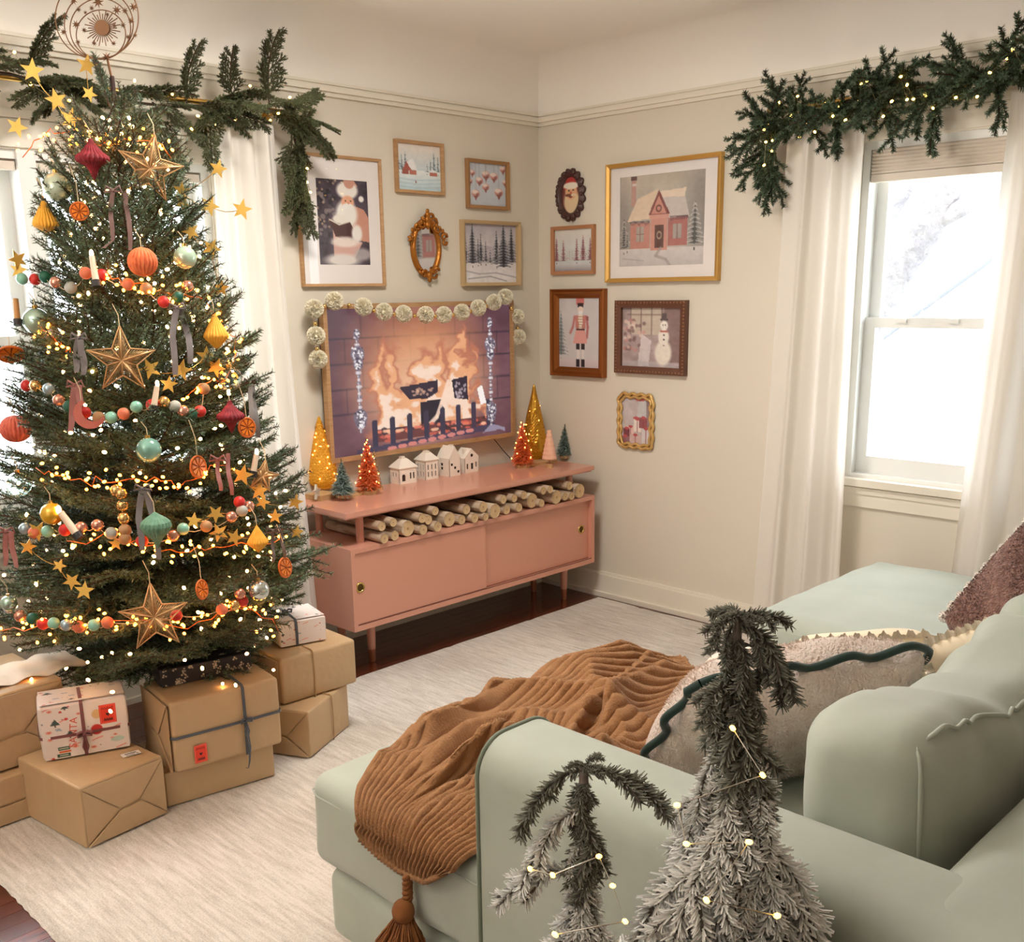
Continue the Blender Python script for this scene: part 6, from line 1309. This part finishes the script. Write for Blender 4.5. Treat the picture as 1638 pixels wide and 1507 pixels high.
star_garland('gold star garland across the lower right of the tree', [(472, 803, 14, .3), (475, 851, 12, .2), (420, 803, 13, .4), (345, 822, 15, .7), (310, 833, 14, .2), (350, 852, 16, .9), (375, 860, 15, .4), (440, 826, 13, .1)], [(4, 3, 2, 0), (5, 6, 1)])
star_garland('gold star garland low on the left side of the tree', [(60, 850, 17, .6), (45, 875, 14, .3), (115, 930, 15, .8), (135, 945, 16, .2), (95, 905, 12, .5), (185, 870, 12, .1)], [(0, 1, 4, 2, 3)])
# dried orange slices
pulp = mat('dried_orange', (240, 140, 30), .45, var=(26, (214, 96, 14), .3), coat=.4); rind = mat('orange_rind', (206, 104, 34), .6)
def orange(label, px, py, rx, ry):
    p = on_tree(px, py, .05); s = px2m(p); rt = root('orange_slice', label, 'ornament', tuple(p)); r = max(rx, ry)*s; V_ = (Vector(p)-Vector(CAM)).normalized(); a, b, c = frame(V_)
    T = Matrix(((-a.x, b.x, -c.x, p.x), (-a.y, b.y, -c.y, p.y), (-a.z, b.z, -c.z, p.z), (0, 0, 0, 1)))
    T = T @ (Matrix.Rotation(math.acos(min(1, rx/ry)), 4, 'Y') if rx < ry else Matrix.Rotation(math.acos(min(1, ry/rx)), 4, 'X'))
    m = MB(); m.tube([T @ Vector((r*math.cos(t), r*math.sin(t), 0)) for t in np.linspace(0, 2*PI, 33)], r*.11, 8, False); m.build('rind', rind, rt, smooth=180)
    m = MB(); m.tube([T @ Vector((0, 0, -.002)), T @ Vector((0, 0, .001))], r*.97, 28); m.build('membrane', mat('orange_membrane', (150, 70, 16), .6), rt, smooth=0); m = MB()
    for k in range(9):
        t0 = 2*PI*k/9+.10; t1 = t0+2*PI/9-.20; m.prism([(r*.12*math.cos((t0+t1)/2), r*.12*math.sin((t0+t1)/2))]+[(r*.86*math.cos(t), r*.86*math.sin(t)) for t in np.linspace(t0, t1, 5)], .0008, .0032, T)
    m.build('flesh', pulp, rt, smooth=0); hang(rt, T @ Vector((0, r, 0)), .10)
orange('round dried orange slice hung at the upper left of the tree', 127, 338, 13.5, 13.5); orange('dried orange slice seen edge-on at the far left of the tree', 17, 567, 19, 12); orange('dried orange slice hung right of the teal bauble', 317, 747, 11.5, 17); orange('dried orange slice beside the right-hand wine red lantern', 395, 684, 12.5, 15); orange('dried orange slice at the lower right edge of the tree', 456, 908, 9.5, 15.5); orange('dried orange slice turned aside above the lowest wire star', 323, 943, 8.5, 15)
# candles
wax = mat('ivory_wax', (244, 222, 196), .5); flame = mat('candle_bulb', (255, 220, 180), .3, emit=((255, 205, 150), 20))
def candle(label, b, t, r, m=None, lit=True):
    pb_, pt2 = on_tree(*b, .05), on_tree(*b, .05); d = ray(*t); q = Vector(CAM)+Vector(d)*(px2m(pb_)); pt2 = q; s = px2m(pb_)
    rt = root('clip_candle', label, 'candle', tuple(pb_)); mb = MB(); mb.tube([pb_, pt2], [r*s, r*s*.82], 14); mb.build('taper', m or wax, rt)
    mb = MB(); dd = (pt2-pb_).normalized(); mb.tube([pb_-dd*.012, pb_+dd*.006], r*s*1.35, 12); mb.build('clip', mat('black_clip', (40, 36, 34), .5), rt)
    if lit: mb = MB(); mb.ball((0, 0, 0), r*s*.62, 10, 7, sc=(1, 1, 1.9)); o = mb.build('flame_bulb', flame, rt, smooth=180, local=True); o.location = pt2+dd*r*s*.8-Vector(rt.location)
candle('upright ivory candle left of the orange honeycomb ball', (154, 452), (147, 410), 5.5); candle('upright ivory candle right of the middle wire star', (246, 652), (251, 618), 5); candle('leaning ivory candle touching the amber bauble', (124, 856), (97, 820), 6.5); candle('upright ivory candle at the right edge, beside the copper star', (405, 757), (410, 727), 5); candle('tan unlit candle at the upper left edge of the tree', (28, 514), (25, 478), 5, mat('tan_wax', (190, 140, 84), .6), False)
# strings of felt and mercury beads
bc = {'red': mat('bead_red', (206, 40, 34), .5, sheen=.2), 'coral': mat('bead_coral', (226, 120, 84), .6, sheen=.2), 'green': mat('bead_green', (24, 92, 70), .5), 'mint': mat('bead_mint', (140, 200, 176), .3, coat=.4), 'gold': mat('bead_mercury_gold', (226, 186, 120), .15, .8), 'rose': mat('bead_rose', (222, 160, 138), .15, .7), 'grey': mat('bead_grey', (176, 176, 166), .6, sheen=.2), 'blue': mat('bead_blue', (168, 190, 200), .25, .5), 'tan': mat('bead_tan', (176, 130, 86), .5)}
bmsh = {}
for kk, mm_ in bc.items(): b = MB(); b.ball((0, 0, 0), .017, 14, 9); bmsh[kk] = b.mesh('bead', mm_, 180)
def bead_string(label, lst):
    ps = [on_tree(px, py, .03) for px, py, c_ in lst]; rt = root('bead_garland', label, 'garland', tuple(ps[0]))
    for (px, py, c_), p in zip(lst, ps): o = link('bead', bmsh[c_], rt); o.location = p-Vector(rt.location)
    m = MB(); m.tube([ps[i]+(ps[i+1]-ps[i])*t+Vector((0, 0, -.012*math.sin(t*PI))) for i in range(len(ps)-1) for t in np.linspace(0, 1, 5)], .0012, 4); m.build('thread', mat('jute_string', (206, 186, 150), .9), rt, smooth=180)
bead_string('felt bead garland across the tree above the middle wire star', [(35, 446, 'mint'), (56, 447, 'red'), (72, 443, 'green'), (89, 452, 'rose'), (113, 460, 'grey'), (137, 437, 'coral'), (163, 440, 'red'), (205, 455, 'coral'), (234, 462, 'tan'), (262, 483, 'red'), (285, 475, 'green'), (300, 458, 'rose')])
bead_string('felt bead garland across the tree below the middle wire star', [(42, 617, 'red'), (57, 617, 'gold'), (78, 622, 'blue'), (94, 640, 'rose'), (111, 650, 'green'), (136, 660, 'red'), (158, 668, 'tan'), (178, 668, 'mint'), (198, 662, 'coral'), (218, 651, 'mint'), (243, 648, 'red'), (262, 643, 'gold'), (280, 650, 'grey'), (293, 658, 'rose'), (306, 662, 'green'), (320, 658, 'red'), (326, 622, 'tan')])
bead_string('felt bead garland across the lower part of the tree', [(40, 846, 'blue'), (55, 852, 'coral'), (76, 850, 'mint'), (104, 848, 'red'), (130, 844, 'rose'), (156, 840, 'rose'), (178, 853, 'grey'), (200, 862, 'tan'), (227, 866, 'red'), (277, 857, 'rose'), (293, 846, 'mint'), (330, 842, 'tan'), (370, 827, 'rose'), (387, 817, 'grey'), (398, 810, 'rose'), (383, 803, 'red')])
bead_string('felt bead garland along the bottom of the tree', [(14, 972, 'blue'), (32, 985, 'rose'), (52, 990, 'green'), (69, 998, 'red'), (86, 997, 'mint'), (106, 1000, 'blue'), (126, 1003, 'coral'), (150, 1000, 'mint'), (172, 996, 'coral'), (282, 985, 'red'), (355, 975, 'coral'), (375, 968, 'gold'), (388, 962, 'red'), (384, 950, 'rose')])
bead_string('string of gold mercury beads hanging in the lower middle of the tree', [(186, 785, 'gold'), (194, 790, 'gold'), (196, 809, 'gold'), (198, 829, 'gold'), (200, 848, 'tan')])
# velvet ribbons and the crescent
def ribbon(label, tails, m, wd_=5.):
    ps = [[on_tree(px, py, .055) for px, py in t] for t in tails]; rt = root('velvet_ribbon', label, 'ribbon', tuple(ps[0][0]))
    for t in ps:
        s = px2m(t[0])*wd_; n = len(t); tt = np.linspace(0, n-1, 24); A = np.zeros((24, 2, 3))
        for i, q in enumerate(tt): k = min(int(q), n-2); p = t[k]+(t[k+1]-t[k])*(q-k)+Vector((0, .004*math.sin(q*3), 0)); sd = (R2*math.cos(.5*math.sin(q*2))+BK*math.sin(.5*math.sin(q*2)))*s; A[i] = (p-sd, p+sd)
        m_ = MB(); m_.grid(A); m_.grid(A+np.array(BK)*.0012); m_.build('tail', m, rt, smooth=180)
    c = ps[0][0]; m_ = MB()
    for s_ in (-1, 1): m_.tube([c, c+R2*s_*.018+Vector((0, 0, .012)), c+R2*s_*.024+Vector((0, 0, -.004)), c], .0035, 6)
    m_.ball(tuple(c), .006, 8, 6); m_.build('bow', m, rt, smooth=180)
rg = mat('grey_velvet', (112, 104, 104), .6, sheen=.5); rm = mat('mauve_velvet', (150, 92, 86), .6, sheen=.5); rbn = mat('brown_velvet', (112, 82, 76), .6, sheen=.5); rch = mat('charcoal_velvet', (74, 66, 60), .6, sheen=.5)
ribbon('grey velvet ribbon with two long tails, upper right of the tree', [[(283, 492), (276, 540), (280, 600)], [(290, 492), (302, 540), (304, 582)]], rg); ribbon('grey velvet bow left of the middle wire star', [[(126, 540), (122, 570), (122, 596)], [(128, 540), (134, 575), (133, 600)]], rg); ribbon('mauve velvet ribbon with trailing tails beside the crescent', [[(120, 616), (116, 655), (112, 690)], [(126, 616), (128, 640), (127, 650)]], rm); ribbon('brown velvet ribbon trailing under the topmost wire star', [[(181, 305), (177, 345), (180, 385), (166, 397)], [(200, 308), (206, 350), (208, 400)]], rbn, 3.6)
ribbon('grey velvet ribbon hanging in front of the sage onion', [[(228, 782), (222, 830), (227, 880)], [(234, 782), (246, 830), (254, 895)]], rg); ribbon('charcoal velvet ribbon on the branch above the right wine lantern', [[(401, 612), (402, 650), (401, 690)], [(404, 612), (408, 655), (413, 700)]], rch, 3.6); ribbon('mauve velvet ribbon hanging at the right side of the tree', [[(348, 735), (350, 765), (353, 785)], [(365, 725), (366, 760), (371, 792)]], rm, 3.4); ribbon('mauve velvet ribbon hanging at the far lower left of the tree', [[(10, 850), (9, 880), (8, 905)], [(18, 850), (20, 880), (26, 908)]], rm, 4.); ribbon('charcoal velvet ribbon trailing above the lower right orange slice', [[(437, 850), (437, 880), (436, 900)], [(450, 845), (452, 870), (455, 892)]], rch, 2.6)
def crescent():
    p = on_tree(143, 662, .06); s = px2m(p); rt = root('crescent_moon', 'pink glitter crescent moon hanging from the mauve ribbon', 'ornament', tuple(p)); n = 24; o = [(24*math.cos(t), 24*math.sin(t)) for t in np.linspace(2.0, 5.9, n)]; i = [(6+17*math.cos(t), 5+17*math.sin(t)) for t in np.linspace(5.75, 2.2, n)]
    m = MB(); V_ = (Vector(p)-Vector(CAM)).normalized(); a, b, c = frame(V_); T = Matrix(((-a.x, b.x, -c.x, p.x), (-a.y, b.y, -c.y, p.y), (-a.z, b.z, -c.z, p.z), (0, 0, 0, 1))); q = [(x*s, y*s) for x, y in o+i]; N_ = len(q)
    v = [(x, y, -.004) for x, y in q]+[(x, y, .004) for x, y in q]; m.add(v, [(k, k+1, N_-2-k, N_-1-k) for k in range(n-1)]+[(N_+N_-1-k, N_+N_-2-k, N_+k+1, N_+k) for k in range(n-1)]+[(k, (k+1) % N_, N_+(k+1) % N_, N_+k) for k in range(N_)], T); m.build('moon', mat('pink_glitter', (196, 110, 96), .5, .3, bump=(500, .7, .002)), rt, smooth=0); hang(rt, T @ Vector((o[0][0]*s, o[0][1]*s, 0)), .06)
crescent()

# ---------------------------------------------------------------- presents
kraft = mat('kraft_paper', (200, 170, 132), .42, var=(3, (190, 157, 117), .3), bump=(9, .35, .02)); ribg = mat('slate_ribbon', (84, 88, 96), .6, sheen=.3); twine = mat('jute_twine', (176, 136, 88), .9); rplum = mat('plum_ribbon', (128, 74, 74), .6, sheen=.3)
def gift(label, N, ang, la, lb, h, z0, m=kraft, fold='a', r=.007, puff=.003):
    rt = root('wrapped_present', label, 'present', (N[0], N[1], z0), R(ang)); mb = MB(); mb.rbox((la/2, lb/2, h/2), (la, lb, h), r, 8, puff); o = mb.build('wrapping', m, rt, smooth=180, local=True)
    mb = MB()
    if fold:
        f = (lambda u, v, n: (u*la, -puff*1.05-.0012-n, v*h)) if fold == 'a' else (lambda u, v, n: (-puff*1.05-.0012-n, u*lb, v*h))
        for pts, n in (([(.02, .97), (.98, .97), (.66, .47), (.42, .44)], .0030), ([(.02, .03), (.98, .03), (.68, .42), (.43, .40)], .0055), ([(.015, .05), (.015, .95), (.41, .43)], .0006), ([(.985, .05), (.985, .95), (.67, .45)], .0006)):
            k = len(pts); mb.add([f(u, v, 0) for u, v in pts]+[f(u, v, n) for u, v in pts], [tuple(range(k, 2*k))]+[(i, (i+1) % k, k+(i+1) % k, k+i) for i in range(k)])
        mb.build('folded_flaps', m, rt, smooth=0, local=True)
    return rt
def band(rt, pts, w_, m, name='ribbon', th=.0014):
    """flat ribbon through pts = [(point, side direction, outward)]"""
    mb = MB(); A = [[Vector(p)-Vector(s)*w_/2+Vector(n)*.0035, Vector(p)+Vector(s)*w_/2+Vector(n)*.0035] for p, s, n in pts]; mb.grid(np.array(A)); B = [[Vector(p)+Vector(s)*w_/2+Vector(n)*(.0035+th), Vector(p)-Vector(s)*w_/2+Vector(n)*(.0035+th)] for p, s, n in pts]; mb.grid(np.array(B)); return mb.build(name, m, rt, smooth=60, local=True)
def wrap_v(rt, u, la, lb, h, w_, m):      # round the box over front, top, back at a-coordinate u
    X = (1, 0, 0); e = .004; return band(rt, [((u, -e*.3, 0), X, (0, -1, 0)), ((u, -e, h*.5), X, (0, -1, 0)), ((u, -e*.2, h-.004), X, (0, -1, 0)), ((u, .004, h), X, (0, 0, 1)), ((u, lb*.5, h+e*.8), X, (0, 0, 1)), ((u, lb-.004, h), X, (0, 0, 1)), ((u, lb, h*.5), X, (0, 1, 0))], w_, m)
def wrap_h(rt, v, la, lb, h, w_, m):      # level band round left and front
    Z = (0, 0, 1); e = .004; return band(rt, [((0, lb, v), Z, (-1, 0, 0)), ((-e*.8, lb*.5, v), Z, (-1, 0, 0)), ((0, .005, v), Z, (-1, 0, 0)), ((.005, 0, v), Z, (0, -1, 0)), ((la*.5, -e, v), Z, (0, -1, 0)), ((la-.005, 0, v), Z, (0, -1, 0)), ((la, .005, v), Z, (1, 0, 0)), ((la, lb, v), Z, (1, 0, 0))], w_, m)
def bow(rt, c, s, m, tails=1):
    mb = MB(); c = Vector(c)
    for a in (-1, 1): mb.tube([c, c+Vector((a*.3*s, -.25*s, .35*s)), c+Vector((a*.75*s, -.4*s, .25*s)), c+Vector((a*.7*s, -.35*s, -.15*s)), c+Vector((a*.2*s, -.2*s, -.1*s)), c], [.1*s, .16*s, .2*s, .18*s, .12*s, .1*s], 7)
    for k in range(tails):
        for a in (-1, 1): mb.tube([c, c+Vector((a*.12*s, -.2*s, -.7*s)), c+Vector((a*.3*s, -.25*s, -1.5*s)), c+Vector((a*.1*s, -.3*s, -2.2*s))], [.1*s, .12*s, .10*s, .05*s], 6)
    mb.ball(tuple(c+Vector((0, -.18*s, 0))), .22*s, 10, 7); return mb.build('bow', m, rt, smooth=180, local=True)
def tag_print(rt, face, u, v, w_, h_, cv, ang=0., name='gift_tag', up=.0046):
    """flat sticker on the 'a' face (front) or the top"""
    if face == 'a': O, U_, V_, n = Vector((u, -up, v+h_)), Vector((w_, 0, 0)), Vector((0, 0, -h_)), Vector((0, -1, 0))
    else: O, U_, V_, n = Vector((u, v+h_, up)), Vector((w_, 0, 0)), Vector((0, -h_, 0)), Vector((0, 0, 1))
    q = Matrix.Rotation(ang, 3, n); U_ = q @ U_; V_ = q @ V_; M_ = W[rt]; A = M_ @ O; return cv.sheet(name, A, M_.to_3x3() @ U_, M_.to_3x3() @ V_, paint_mat('gift_print', .5), rt)
def redtag(seed):
    c = Cv(30, 40, (232, 62, 40)); g = random.Random(seed)
    c.line([(.08, .06), (.92, .06), (.92, .94), (.08, .94), (.08, .06)], .03, (246, 120, 96))
    for k in range(5): c.line([(.16+k*.14, .22+.05*g.random()), (.26+k*.14, .16+.05*g.random())], .05, (120, 20, 18), .9)
    c.ell(.45, .5, .06, .05, (60, 12, 14)).ell(.57, .5, .06, .05, (60, 12, 14)).poly([(.39, .52), (.63, .52), (.51, .62)], (60, 12, 14))
    for k in range(4): c.line([(.26+k*.13, .84), (.32+k*.13, .74), (.36+k*.13, .84)], .05, (50, 12, 14))
    return c
def partywrap(w, h, seed, n=26):
    c = Cv(w, h, (246, 232, 224)); g = random.Random(seed)
    for k in range(n):
        u, v, s = g.random(), g.random(), .7+.6*g.random(); t = g.randrange(7)
        if t == 0: c.poly([(u, v-.07*s), (u-.05*s, v+.03*s), (u+.05*s, v+.03*s)], (70, 84, 80)); c.rect(u-.008, v+.03*s, u+.008, v+.06*s, (120, 84, 70))
        elif t == 1: c.ell(u, v, .022*s, .022*s, (214, 60, 48))
        elif t == 2: c.line([(u-.05*s, v+.02), (u, v-.01), (u+.05*s, v-.03)], .012, (234, 120, 104))
        elif t == 3: c.line([(u-.03, v), (u+.03, v+.03)], .016, (150, 168, 184)); c.line([(u-.02, v+.03), (u+.02, v)], .012, (150, 168, 184))
        elif t == 4: c.ell(u, v, .03*s, .025*s, (236, 176, 156)).ell(u, v, .016*s, .014*s, (224, 110, 92))
        else: c.ell(u, v, .008, .009, (80, 74, 80), 1, .4)
    return c
gb_ = gift('lower kraft present at the far left, mostly out of view', (-3.28, -.70), 2, .40, .34, .146, .02)
ga = gift('upper kraft present at the far left with a folded end', (-3.26, -.655), 2, .40, .36, .238, .169, fold='a')
gk = gift('pale patterned present on the far left stack under the branches', (-3.26, -.60), 4, .22, .24, .05, .410, mat('pale_wrap', (240, 226, 220), .5, var=(30, (226, 150, 136), .12)), None)
gc = gift('large kraft present in front with envelope-folded end and white label', (-2.990, -1.012), 7, .268, .345, .188, .02)
c = Cv(30, 16, (244, 238, 232)); c.rect(.2, .22, .8, .46, (50, 44, 44))
for k in range(12): c.rect(.12+k*.064, .55, .135+k*.064+.01*(k % 3), .85, (90, 84, 84))
tag_print(gc, 'top', .19, .07, .055, .028, c, -.25, 'label', .1925)
gd = gift('white patterned present with plum ribbon and bow, on the front kraft present', (-2.992, -.775), -20, .245, .135, .168, .213, mat('white_wrap', (246, 232, 224), .5), None, .010, .004)
cf = partywrap(110, 76, 4, 30); cf.poly([(.16, .78), (.30, .78), (.30, .84), (.16, .84)], (40, 84, 60)).poly([(.17, .85), (.31, .85), (.31, .90), (.17, .90)], (226, 110, 50)).poly([(.15, .91), (.30, .91), (.30, .97), (.15, .97)], (40, 84, 60)).line([(.18, .81), (.28, .81)], .012, (230, 224, 206)).line([(.18, .94), (.27, .94)], .012, (230, 224, 206)).ell(.65, .25, .06, .09, (222, 182, 130)).ell(.63, .55, .07, .10, (206, 44, 40)).ell(.86, .80, .08, .05, (176, 204, 190), .8)
tag_print(gd, 'a', .004, .004, .237, .160, cf, 0, 'wrap_print', .0056); tag_print(gd, 'top', .004, .004, .237, .127, partywrap(90, 50, 8, 18), 0, 'wrap_print', .1736)
tag_print(gd, 'a', .165, .090, .047, .060, redtag(3), 0, 'gift_tag', .0066)
cu = bpy.data.curves.new('lettering', 'FONT'); cu.body = 'SANTA'; cu.size = .030; cu.extrude = .0002; cu.align_x = 'CENTER'; cu.materials.append(mat('print_coral', (224, 104, 84), .6)); t0_ = link('lettering_curve', cu); me_ = bpy.data.meshes.new_from_object(t0_.evaluated_get(bpy.context.evaluated_depsgraph_get())); bpy.data.objects.remove(t0_); tx = link('lettering', me_, gd); tx.location = (.098, -.0062, .078); tx.rotation_euler = (PI/2, -PI/2+.12, 0)
wrap_v(gd, .118, .245, .135, .168, .010, rplum); wrap_h(gd, .072, .245, .135, .168, .009, rplum); bow(gd, (.118, -.008, .070), .026, rplum)
gf_ = gift('long low kraft present under the grey-ribboned present', (-2.712, -.955), -9, .355, .28, .114, .02, fold=None)
ge = gift('large kraft present tied with slate ribbon, black floral present on top', (-2.690, -.990), -8, .350, .245, .228, .1365, fold='b', r=.012, puff=.006)
wrap_v(ge, .228, .35, .245, .228, .010, ribg); wrap_h(ge, .115, .35, .245, .228, .009, ribg); bow(ge, (.228, -.010, .118), .024, ribg); tag_print(ge, 'a', .058, .020, .040, .058, redtag(9), 0, 'gift_tag', .0088)
mb = MB(); mb.tube([(.228, -.014, .10), (.232, -.02, .03), (.226, -.022, -.015), (.220, -.022, -.038), (.212, -.024, -.034)], [.004, .004, .003, .0016, .0014], 5); mb.build('ribbon_tail', ribg, ge, smooth=180, local=True)
gg_ = gift('slim black floral present on top of the slate-ribboned present', (-2.650, -.862), -12, .292, .17, .060, .369, mat('black_wrap', (34, 32, 40), .35), None)
def floral(w, h, seed, n):
    c = Cv(w, h, (34, 32, 40)); g = random.Random(seed)
    for k in range(n):
        u, v = g.random(), g.random()
        for j in range(3):
            a = j*2.1+g.random(); c.ell(u+.016*math.cos(a), v+.016*math.sin(a)*w/h, .010, .010*w/h, (226, 206, 176), .95, .4)
        c.line([(u, v), (u+.02, v+.06)], .006, (110, 104, 96), .8)
    return c
tag_print(gg_, 'a', .004, .003, .284, .054, floral(150, 30, 2, 34), 0, 'wrap_print', .0056); tag_print(gg_, 'top', .004, .003, .284, .164, floral(130, 74, 3, 60), 0, 'wrap_print', .0656)
gi = gift('lower kraft present at the right of the pile, tied with twine', (-2.205, -.985), 26, .285, .20, .167, .02, fold='b'); wrap_v(gi, .155, .285, .20, .167, .004, twine)
gh = gift('upper kraft present at the right of the pile under a patterned one', (-2.235, -.885), -2, .305, .24, .165, .190, fold='b', r=.012, puff=.007); wrap_v(gh, .125, .305, .24, .165, .004, twine)
mb = MB(); mb.rbox((.245, .15, .1705), (.05, .035, .002), .001, 2); mb.build('sticker', mat('red_sticker', (228, 84, 50), .5), gh, smooth=0, local=True)
gj = gift('small white patterned present with dark bow, topmost at the right of the pile', (-2.178, -.80), -14, .170, .165, .088, .3625, MATS['white_wrap'], None, .008, .003); tag_print(gj, 'a', .003, .003, .164, .082, partywrap(80, 44, 17, 20), 0, 'wrap_print', .0046); tag_print(gj, 'top', .003, .003, .164, .159, partywrap(70, 66, 19, 20), 0, 'wrap_print', .0920)
wrap_v(gj, .06, .17, .165, .088, .009, ribg); bow(gj, (.06, .09, .100), .022, ribg)
pw = root('tissue_paper', 'crumpled pale wrapping paper lying between the presents under the tree', 'paper', (-2.95, -.52, .25)); A = np.zeros((22, 14, 3)); n_ = noise2(22, 14, 5, 5)
for i in range(22):
    for j in range(14): A[i, j] = (-3.06+.30*i/21, -.60+.20*j/13, .409+.016*n_[i, j]+.004*math.sin(i*.9))
mb = MB(); mb.grid(A); mb.grid(A-np.array([0, 0, .002])); mb.build('sheet', mat('pale_tissue', (238, 222, 200), .7), pw, smooth=180)
